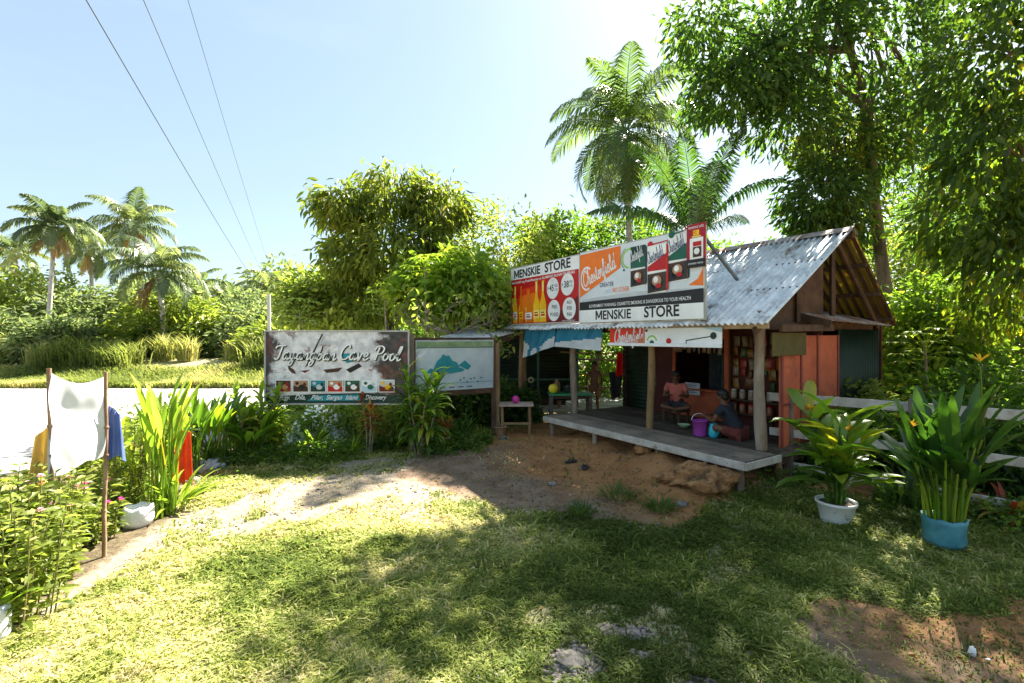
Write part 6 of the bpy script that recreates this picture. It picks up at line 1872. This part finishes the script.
# row under the billboard and the map tarp
leafy_plant("grassy_plant", gp(313, 452), "narrow leaved grassy clump under the left half of the billboard", "plant", 50, 35, 85, .55, .035, 1.0, L_bright, spread=.08, seed=81)
leafy_plant("grassy_plant", gp(352, 453), "small bright strap leaved clump under the middle of the billboard", "plant", 34, 30, 85, .42, .03, 1.1, L_bright, spread=.06, seed=82)
stemmed_plant("croton_plant", gp(370, 452) + V(0, -.1, 0), "red and yellow croton standing in front of the small pictures of the billboard", "plant", 4, 1.12, 20, .20, .055, .9, L_croton, 83, spread=.10, band=.40, rnd=(0, 1))
stemmed_plant("dracaena_plant", gp(420, 454), "large glossy green dracaena with drooping leaves at the right billboard post", "plant", 6, 1.35, 30, .50, .09, 1.9, L_broad, 84, spread=.22, band=.75, rnd=(.2, 1), el=(-5, 80))
def small_bush(loc, r, h, n, m, label, size=.10, seed=1, width=.5, name="shrub", droop=.1):
    random.seed(seed); loc = Vector(loc); t = thing(name, loc, label, "shrub"); st = MB(); mb = MB()
    c = crown(mb, [((loc.x, loc.y, loc.z + h * .55), (r, r * .75, h * .52), n), ((loc.x - r * .5, loc.y, loc.z + h * .35), (r * .6, r * .5, h * .36), n // 3), ((loc.x + r * .5, loc.y, loc.z + h * .4), (r * .6, r * .5, h * .38), n // 3)], size, per=10, spread=.12, droop=droop, width=width, gap=.30, gsc=2.2, shell=.25, seed=seed, tmpl=2)
    for k in range(12):
        e = Vector(c[random.randrange(len(c))]); st.tube([loc + V(random.gauss(0, .05), random.gauss(0, .05), -.03), loc.lerp(e, .5) + V(random.gauss(0, .04), 0, 0), e], [.010, .007, .003], 5)
    st.build("stems", M_twig, t); mb.build("foliage", m, t)
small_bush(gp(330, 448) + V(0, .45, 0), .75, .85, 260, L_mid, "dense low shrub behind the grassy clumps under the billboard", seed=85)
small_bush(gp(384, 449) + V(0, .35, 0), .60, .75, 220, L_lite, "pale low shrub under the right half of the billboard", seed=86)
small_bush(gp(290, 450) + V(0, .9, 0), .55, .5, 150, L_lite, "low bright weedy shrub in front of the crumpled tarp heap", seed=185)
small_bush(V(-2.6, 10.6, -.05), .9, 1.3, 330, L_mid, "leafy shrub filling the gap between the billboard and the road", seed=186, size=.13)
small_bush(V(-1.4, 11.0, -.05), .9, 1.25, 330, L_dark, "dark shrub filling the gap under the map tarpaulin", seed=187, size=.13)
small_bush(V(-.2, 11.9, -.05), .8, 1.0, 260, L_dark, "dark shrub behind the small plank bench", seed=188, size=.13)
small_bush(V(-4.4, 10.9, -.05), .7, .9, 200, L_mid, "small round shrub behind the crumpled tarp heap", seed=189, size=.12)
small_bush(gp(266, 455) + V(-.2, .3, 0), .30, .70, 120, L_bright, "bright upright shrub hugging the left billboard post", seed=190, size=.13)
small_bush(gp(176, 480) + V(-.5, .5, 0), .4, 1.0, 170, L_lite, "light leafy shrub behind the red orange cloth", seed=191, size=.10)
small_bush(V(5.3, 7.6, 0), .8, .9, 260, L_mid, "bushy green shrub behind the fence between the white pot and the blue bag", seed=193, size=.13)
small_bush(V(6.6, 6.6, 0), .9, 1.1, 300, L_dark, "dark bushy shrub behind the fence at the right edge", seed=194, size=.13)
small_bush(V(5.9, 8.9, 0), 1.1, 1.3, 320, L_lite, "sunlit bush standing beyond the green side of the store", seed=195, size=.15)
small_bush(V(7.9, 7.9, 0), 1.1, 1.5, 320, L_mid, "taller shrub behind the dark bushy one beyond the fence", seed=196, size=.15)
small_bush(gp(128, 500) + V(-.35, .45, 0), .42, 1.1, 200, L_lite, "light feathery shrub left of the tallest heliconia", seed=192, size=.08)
leafy_plant("croton_plant", gp(446, 447), "small red croton in a clay pot before the map tarpaulin", "potted plant", 30, 20, 85, .22, .05, .8, L_croton, spread=.04, hgt=.3, seed=87, potdef=(.12, .20, mat("clay_pot", (.28, .15, .09), (.42, .26, .17), .8, 8)))
leafy_plant("grassy_plant", gp(462, 444), "dark strap leaved clump under the middle of the map tarpaulin", "plant", 44, 35, 85, .62, .04, 1.1, L_broad, spread=.1, seed=88, rnd=(0, .6))
leafy_plant("spider_plant", gp(482, 440), "pale thin leaved arching plant at the right end of the map tarpaulin", "plant", 30, 15, 80, .45, .022, 1.6, L_lite, spread=.06, seed=89, rnd=(.5, 1))
leafy_plant("shrub", gp(436, 446) + V(.1, .35, 0), "dark leafy shrub in shade below the map tarpaulin", "shrub", 110, 0, 85, .16, .06, .8, L_dark, spread=.5, hgt=.45, seed=90)
for (px, py, m_, lab, r_) in ((425, 450, M_wpot, "pale square-sided pot at the foot of the glossy dracaena", .11), (433, 449, mat("tan_pot", (.5, .42, .33), (.62, .54, .44), .7, 6), "tan narrow pot right of the pale one", .09), (500, 436, mat("clay_pot", (.28, .15, .09)), "clay pot beside the bench with a bare stem", .14)):
    c = gp(px, py); t = thing("flower_pot", c, lab, "pot"); pot(t, c, r_, .2, m_)
    if px == 500: b = MB(); b.tube([c + UP * .15, c + V(-.05, 0, .5), c + V(-.02, 0, .8)], [.015, .012, .008], 7); b.build("stem", M_twig, t)
rock(466, 446, .11, M_rock, "rounded pale stone among the pots below the map tarpaulin", seed=95)
rock(503, 442, .08, M_rock, "small stone next to the clay pot by the bench", seed=96)

# ------------------------------------------------------------------ wires
t_ = MB
for i, (x0, y0, z0, r_) in enumerate(((-7.56, 8.36, 8.0, .013), (-7.05, 8.9, 8.64, .009), (-6.7, 9.7, 9.2, .007))):
    d = V(-.416, .909, 0); mb = MB(); pts = []
    for k in range(41):
        s_ = -30 + 150 * k / 40; sg = ((s_ % 60) - 30) / 30
        pts.append(V(x0, y0, z0) + d * s_ + UP * (.35 * sg * sg - .1 - .010 * max(s_, 0) * (1 if i == 0 else .4)))
    mb.tube(pts, r_, 5, cap=False)
    mb.build("power_line", mat("cable_black", (.04, .06, .09), (.06, .08, .11), .6), None, ("thick overhead cable, leftmost of the three crossing the sky", "thin overhead cable, middle one of the three crossing the sky", "faintest overhead cable, rightmost of the three crossing the sky")[i], "cable", "overhead cables along the road")

# ------------------------------------------------------------------ trees
random.seed(101)
# big tree behind the store
BT = V(9.3, 12.6, 0)
def big_tree():
    blobs = []
    def bl(px, py, Y, r, n): p = at_px(px, py, Y); blobs.append(((p.x, p.y, p.z), r, n))
    bl(800, 55, 11.6, (1.5, 1.6, 1.1), 105); bl(735, 85, 11.0, (1.0, 1.1, .55), 90); bl(870, 40, 12.5, (1.8, 1.8, 1.5), 130); bl(862, 140, 12.4, (1.3, 1.4, 1.0), 95)
    bl(822, 195, 12.0, (.75, .9, .7), 70); bl(925, 120, 12.8, (1.3, 1.4, 1.4), 95); bl(800, -40, 10.8, (2.0, 1.8, 1.2), 75); bl(900, -50, 11.0, (2.0, 1.8, 1.2), 65)
    bl(700, 22, 10.5, (.7, .8, .28), 40); bl(830, 240, 12.8, (.8, .9, .5), 55); bl(940, 220, 13.2, (1.1, 1.1, .8), 60); bl(790, 120, 11.6, (.9, 1.0, .55), 50); bl(765, 60, 11.2, (.9, .9, .5), 45)
    tp = [at_px(895, 440, 12.6) * 1 for _ in range(1)]
    t0 = V(at_px(893, 400, 12.6).x, 12.6, -.1)
    pts = [t0, at_px(890, 330, 12.6), at_px(880, 250, 12.5), at_px(872, 180, 12.4), at_px(868, 110, 12.2), at_px(850, 50, 11.9), at_px(840, -30, 11.6)]
    return broad_tree("broadleaf_tree", (t0.x, t0.y, 0), 0, .145, blobs, L_dark, .21, "tall dark leaved tree with a thick grey trunk behind the store", trunkpts=pts, per=20, spread=.34, droop=.7, width=.34, gap=.37, nlimb=60, seed=3, tmpl=4)
big_tree()
random.seed(102)
p = at_px(852, 400, 13.6); pts = [V(p.x, 13.6, -.1), at_px(852, 300, 13.5), at_px(846, 220, 13.4), at_px(838, 150, 13.2), at_px(826, 70, 13.0)]
blobs = [((at_px(832, 150, 13).x, 12.8, at_px(832, 150, 13).z), (.9, .9, .5), 90), (tuple(at_px(850, 215, 12.6)), (.8, .8, .45), 80)]
broad_tree("slender_tree", (p.x, 13.6, 0), 0, .13, blobs, L_lite, .22, "slender tree with bright yellow green leaves in front of the tall dark tree", trunkpts=pts, per=12, spread=.3, droop=.5, width=.35, gap=.36, seed=5, tmpl=4)
# the tree at the right edge, hanging foliage near the camera
random.seed(103)
def right_tree():
    blobs = []
    def bl(px, py, Y, r, n): q = at_px(px, py, Y); blobs.append((tuple(q), r, n))
    bl(1000, 60, 8.6, (1.0, 1.2, 1.0), 92); bl(1010, 150, 8.4, (.95, 1.1, .9), 92); bl(975, 210, 8.8, (.75, .9, .8), 70); bl(1030, 250, 8.4, (1.0, 1.0, .9), 82)
    bl(1100, 60, 8.0, (1.6, 1.6, 1.6), 110); bl(1120, 240, 8.0, (1.4, 1.4, 1.3), 87); bl(1005, 300, 9.2, (.8, .9, .5), 48); bl(1060, -60, 8.2, (1.8, 1.6, 1.1), 98)
    b = V(11.2, 9.2, 0); pts = [b - V(0, 0, .1), b + V(0, 0, 2), b + V(-.3, -.3, 4), b + V(-.6, -.5, 6), b + V(-.9, -.6, 7.5)]
    broad_tree("broadleaf_tree", b, 0, .22, blobs, leafmat("leaf_hanging", [(0, (.02, .045, .01)), (.55, (.045, .085, .015)), (.95, (.12, .17, .02)), (1, (.20, .20, .02))], (3.4, 3.2, 1.1), .5, .4), .20, "tree at the right edge with curtains of large hanging leaves near the viewer", trunkpts=pts, per=15, spread=.30, droop=1.1, width=.42, gap=.39, gsc=1.5, seed=7, tmpl=4, nlimb=40)
right_tree()
# bright understorey beyond the fence
def bushes(specs):
    for i, (px, py, Y, r, n, m_, sz, lab, nm, kw) in enumerate(specs):
        random.seed(200 + i); q = at_px(px, py, Y)
        base = V(q.x, q.y, gz1(q.x, q.y)); hh = q.z
        k = dict(per=14, spread=.3, droop=.35, width=.42, gap=.36, seed=i, tmpl=2, nlimb=14); k.update(kw)
        bl = [((q.x, q.y, q.z), r, n)]; lobes = k.pop('lobes', None)
        for (lx, ly, ldy, lr, ln) in (lobes or ()): bl.append((tuple(at_px(lx, ly, Y + ldy)), lr, ln))
        for j in range(0 if lobes else 3):
            a_ = random.random() * 6.28; bl.append(((q.x + math.cos(a_) * r[0] * .8, q.y + math.sin(a_) * r[1] * .5, q.z + random.uniform(-.7, .35) * r[2]), tuple(c * random.uniform(.45, .7) for c in r), n // 3))
        broad_tree(nm, base, hh, .10 if Y < 20 else .16, bl, m_, sz, lab, **k)
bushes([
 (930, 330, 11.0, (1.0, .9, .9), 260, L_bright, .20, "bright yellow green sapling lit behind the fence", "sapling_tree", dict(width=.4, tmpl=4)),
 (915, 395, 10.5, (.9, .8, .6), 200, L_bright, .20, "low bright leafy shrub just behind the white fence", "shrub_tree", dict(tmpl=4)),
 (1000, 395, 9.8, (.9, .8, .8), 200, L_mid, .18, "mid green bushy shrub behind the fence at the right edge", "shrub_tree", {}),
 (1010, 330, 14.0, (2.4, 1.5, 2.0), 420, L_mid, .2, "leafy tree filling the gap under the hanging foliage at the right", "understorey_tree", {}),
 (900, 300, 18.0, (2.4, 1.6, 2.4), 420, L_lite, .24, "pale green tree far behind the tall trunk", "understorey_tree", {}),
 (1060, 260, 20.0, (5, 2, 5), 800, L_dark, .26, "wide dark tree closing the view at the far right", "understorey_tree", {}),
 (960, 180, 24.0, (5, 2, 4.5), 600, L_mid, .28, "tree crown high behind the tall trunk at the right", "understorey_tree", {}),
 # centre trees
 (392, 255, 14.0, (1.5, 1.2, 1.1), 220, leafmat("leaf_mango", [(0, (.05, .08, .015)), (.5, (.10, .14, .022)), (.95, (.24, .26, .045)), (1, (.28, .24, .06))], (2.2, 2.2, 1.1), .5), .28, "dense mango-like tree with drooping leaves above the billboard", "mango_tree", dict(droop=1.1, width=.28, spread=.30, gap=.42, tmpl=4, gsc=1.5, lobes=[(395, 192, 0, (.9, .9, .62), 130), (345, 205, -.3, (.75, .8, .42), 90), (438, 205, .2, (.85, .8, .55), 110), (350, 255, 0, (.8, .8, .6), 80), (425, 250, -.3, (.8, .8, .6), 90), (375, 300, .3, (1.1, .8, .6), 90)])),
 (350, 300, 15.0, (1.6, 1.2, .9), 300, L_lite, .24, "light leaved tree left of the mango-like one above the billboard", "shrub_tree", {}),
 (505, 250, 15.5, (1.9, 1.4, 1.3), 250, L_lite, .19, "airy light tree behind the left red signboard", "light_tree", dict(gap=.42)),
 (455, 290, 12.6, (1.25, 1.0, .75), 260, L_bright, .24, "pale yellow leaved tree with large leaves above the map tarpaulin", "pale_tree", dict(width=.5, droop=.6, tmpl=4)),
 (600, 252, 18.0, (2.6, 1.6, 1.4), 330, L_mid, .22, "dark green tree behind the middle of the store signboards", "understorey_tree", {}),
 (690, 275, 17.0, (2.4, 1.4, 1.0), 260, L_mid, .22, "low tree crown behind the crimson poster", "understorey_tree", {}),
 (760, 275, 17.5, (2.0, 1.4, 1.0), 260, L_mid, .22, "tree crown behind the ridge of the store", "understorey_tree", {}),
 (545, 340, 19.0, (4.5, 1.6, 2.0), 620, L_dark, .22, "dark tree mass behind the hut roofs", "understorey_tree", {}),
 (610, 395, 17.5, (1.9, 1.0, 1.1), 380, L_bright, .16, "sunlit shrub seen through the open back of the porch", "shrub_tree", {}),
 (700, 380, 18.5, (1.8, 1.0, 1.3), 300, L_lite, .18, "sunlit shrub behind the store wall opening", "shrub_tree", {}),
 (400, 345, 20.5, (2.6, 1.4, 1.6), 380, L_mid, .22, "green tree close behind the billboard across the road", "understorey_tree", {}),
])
# bare branched frangipani above the map tarp
def frangipani():
    random.seed(77); b0 = V(-1.35, 11.3, 0); t = thing("bare_branched_tree", b0, "low tree with tangled pale bare branches above the map tarpaulin", "tree")
    mb = MB(); tips = []
    def grow(p, d, L, r, lv):
        e = p + d * L; mb.tube(limb_pts(p, e, .03, 3, .06), [r, r * .9, r * .8, r * .65], 6, 0, .5)
        if lv == 0: tips.append(e); return
        for k in range(3 if lv > 1 else 2):
            dd = (d + V(random.gauss(0, .6), random.gauss(0, .6), random.gauss(.0, .42))).normalized(); grow(e, dd, L * random.uniform(.6, .85), r * .62, lv - 1)
    grow(b0 - V(0, 0, .1), V(-.05, 0, 1).normalized(), 2.3, .075, 0); tips.clear()
    for k in range(6):
        a_ = k * 1.05 + .3; grow(b0 + V(-.05, 0, 2.15), V(math.cos(a_), math.sin(a_) * .6, .38).normalized(), .58, .026, 3)
    mb.build("trunk", mat("pale_bark_thin", (.15, .12, .09), (.28, .23, .18), .9, 8), t)
    lf = MB(); T = np.array([tuple(q) for q in tips]); T = np.repeat(T, 7, 0)
    leaves_at(lf, T + rng.normal(0, .13, T.shape), norm(rng.normal(0, 1, T.shape) + np.array([0, 0, .3])), .15, .38, None, 4); lf.build("crown", L_lite, t)
frangipani()
# papaya/cassava tops with palmate leaves
def palmate(loc, h, n, label, seed, R=.45, m_=None):
    random.seed(seed); loc = Vector(loc); t = thing("cassava_plant", loc, label, "cassava plant", "palmate leaved plants above the signs")
    st = MB(); mb = MB(); e = loc + UP * h; st.tube([loc - UP * .05, loc.lerp(e, .5) + V(.05, 0, 0), e], [.035, .03, .02], 7); st.build("stem", M_twig, t)
    for i in range(n):
        az = i * 2.4; el = math.radians(65 - 75 * i / n); d = V(math.cos(az) * math.cos(el), math.sin(az) * math.cos(el), math.sin(el)); q = e - UP * .3 * i / n; c = q + d * R * random.uniform(.7, 1.1)
        mb.tube([q, q.lerp(c, .5) + UP * .03, c], .006, 4, 0, .9)
        for k in range(7):
            blade(mb, c, az + (k - 3) * .72, math.radians(5), .24, .06, 1.2, random.uniform(.2, .9), seg=4, fold=.1)
    mb.build("foliage", m_ or L_bright, t)
for (px, py, Y, n, sd, lab) in ((425, 268, 11.5, 22, 1, "palmate leaved plant with pale drooping fingers left of the red signboard"), (385, 300, 11.8, 18, 2, "lower palmate plant above the right half of the billboard"), (455, 262, 12.0, 16, 3, "palmate plant rising nearest the red signboard"), (300, 312, 12.5, 14, 4, "palmate plant above the left corner of the billboard")):
    q = at_px(px, py, Y); palmate(V(q.x, q.y, 0), q.z, n, lab, sd)
q = at_px(925, 345, 9.4); palmate(V(q.x, q.y, 0), q.z, 18, "palmate leaved plant behind the fence beside the green store wall", 7)

# palms
random.seed(301)
q = at_px(625, 130, 16.0)
palm("coconut_palm", (q.x + .5, 16.6, 0), q, 3.1, "coconut palm towering behind the tobacco board against the sky", split=True, nf=28, nleaf=70, lw=.048, r0=.12, dr=70, ll=.32, els=(86, 145), skirt=6)
random.seed(305)
q = at_px(694, 240, 12.9)
palm("young_coconut_palm", (q.x + .1, 13.1, 0), q, 3.1, "young coconut palm with upright fronds between the tobacco board and the store ridge", split=True, nf=11, nleaf=70, lw=.045, r0=.12, coconuts=False, skirt=0, dr=14, ll=.25, els=(88, 50), leafm=leafmat('leaf_palm_young', [(0, (.02, .05, .012)), (1, (.06, .11, .022))], (2.2, 2.4, 1.1), .4, .35, .5))
for i, (px, py, Y, L, lab, r0) in enumerate(((55, 228, 26.5, 3.0, "slim coconut palm with a pale bare trunk at the far left", .20), (134, 226, 34, 4.2, "tall coconut palm, middle of the left group beyond the road", .22), (158, 272, 27, 3.9, "low wide coconut palm with long drooping fronds beyond the road", .26),
        (90, 250, 36, 3.8, "coconut palm half hidden between the slim and the tall ones", .2), (272, 292, 40, 3.6, "coconut palm behind the left corner of the billboard", .2), (232, 300, 44, 3.4, "small distant coconut palm in the middle of the tree line", .2), (14, 252, 40, 4.0, "coconut palm crown at the extreme left edge", .2),
        (304, 305, 38, 3.2, "low distant palm just left of the mango-like tree", .2), (196, 290, 42, 3.6, "distant coconut palm right of the low wide one", .2))):
    random.seed(310 + i); q = at_px(px, py, Y); bx = q.x + (-.8 if i == 0 else random.uniform(-1, 1))
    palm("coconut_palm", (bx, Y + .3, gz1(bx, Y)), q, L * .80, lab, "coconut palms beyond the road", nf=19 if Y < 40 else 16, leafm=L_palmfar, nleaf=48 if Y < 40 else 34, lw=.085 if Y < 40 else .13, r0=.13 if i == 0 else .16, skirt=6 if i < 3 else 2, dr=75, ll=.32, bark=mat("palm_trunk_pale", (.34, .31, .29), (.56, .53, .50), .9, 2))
# bush wall beyond the road, each a bush of its own
random.seed(401)
spec = [(-31, 31, 4.6, 3.4), (-26.5, 29.5, 3.4, 3.0), (-23.5, 32, 4.4, 3.4), (-20.5, 29, 3.0, 2.6), (-18, 33, 4.2, 3.4), (-15.5, 29.5, 2.9, 2.6), (-13.0, 33, 3.5, 3.2), (-10.5, 30, 2.3, 2.6), (-8, 34, 3.3, 3.2), (-5, 31, 2.6, 2.8), (-35, 33, 5.0, 3.6), (-2, 34, 3.4, 3.2), (2, 33, 4.0, 3.4),
        (-29, 26.5, 2.0, 1.8), (-24.5, 26, 1.6, 1.6), (-12.8, 26.6, 1.7, 1.7), (-7.2, 26.4, 1.3, 1.6)]
adj = ["tallest light green bush at the far left of the bank", "round pale green bush left of the slim palm trunk", "broad bush behind the slim palm trunk", "leafy bush just right of the slim palm trunk", "tall bush between the slim palm and the tall palm", "bush below the fronds of the tall palm", "bush behind the low wide palm", "low bush right of the low wide palm", "bush in the middle of the bank behind the tall grass", "bush behind the left corner of the billboard", "bush at the extreme left edge beyond the road", "bush seen over the top of the billboard", "bush behind the hut across the road",
       "low front bush at the left end of the tall grass", "small front bush before the round pale one", "small dark front bush beneath the low wide palm", "small front bush near the billboard side of the bank"]
for i, (x, y, hgt, r) in enumerate(spec):
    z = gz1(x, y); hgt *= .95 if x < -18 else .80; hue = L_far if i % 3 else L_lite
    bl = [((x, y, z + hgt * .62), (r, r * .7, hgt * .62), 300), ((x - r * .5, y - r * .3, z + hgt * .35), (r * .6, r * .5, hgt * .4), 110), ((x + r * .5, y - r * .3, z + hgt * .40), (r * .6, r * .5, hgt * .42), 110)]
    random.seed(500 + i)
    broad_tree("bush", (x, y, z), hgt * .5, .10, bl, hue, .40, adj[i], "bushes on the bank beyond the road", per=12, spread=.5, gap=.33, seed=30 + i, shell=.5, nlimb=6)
# distant tree line
def treeline():
    mb = MB(); bl = []
    for i in range(46):
        x = -95 + i * 4.6 + rng.normal(0, 1.2); y = 66 + rng.normal(0, 5); h = 5.2 + 3.5 * noise2(np.array([x]), np.array([0.]), .08, 5)[0] + rng.normal(0, .8)
        bl.append(((x, y, h * .5 + 1), (3.6, 3, h * .62), 130))
    crown(mb, bl, .95, per=11, spread=1.1, gap=.25, seed=77, gsc=.4)
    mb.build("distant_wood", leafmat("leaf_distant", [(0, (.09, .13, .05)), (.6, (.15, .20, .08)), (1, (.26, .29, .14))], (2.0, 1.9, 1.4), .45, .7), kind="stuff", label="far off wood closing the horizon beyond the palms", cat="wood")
treeline()
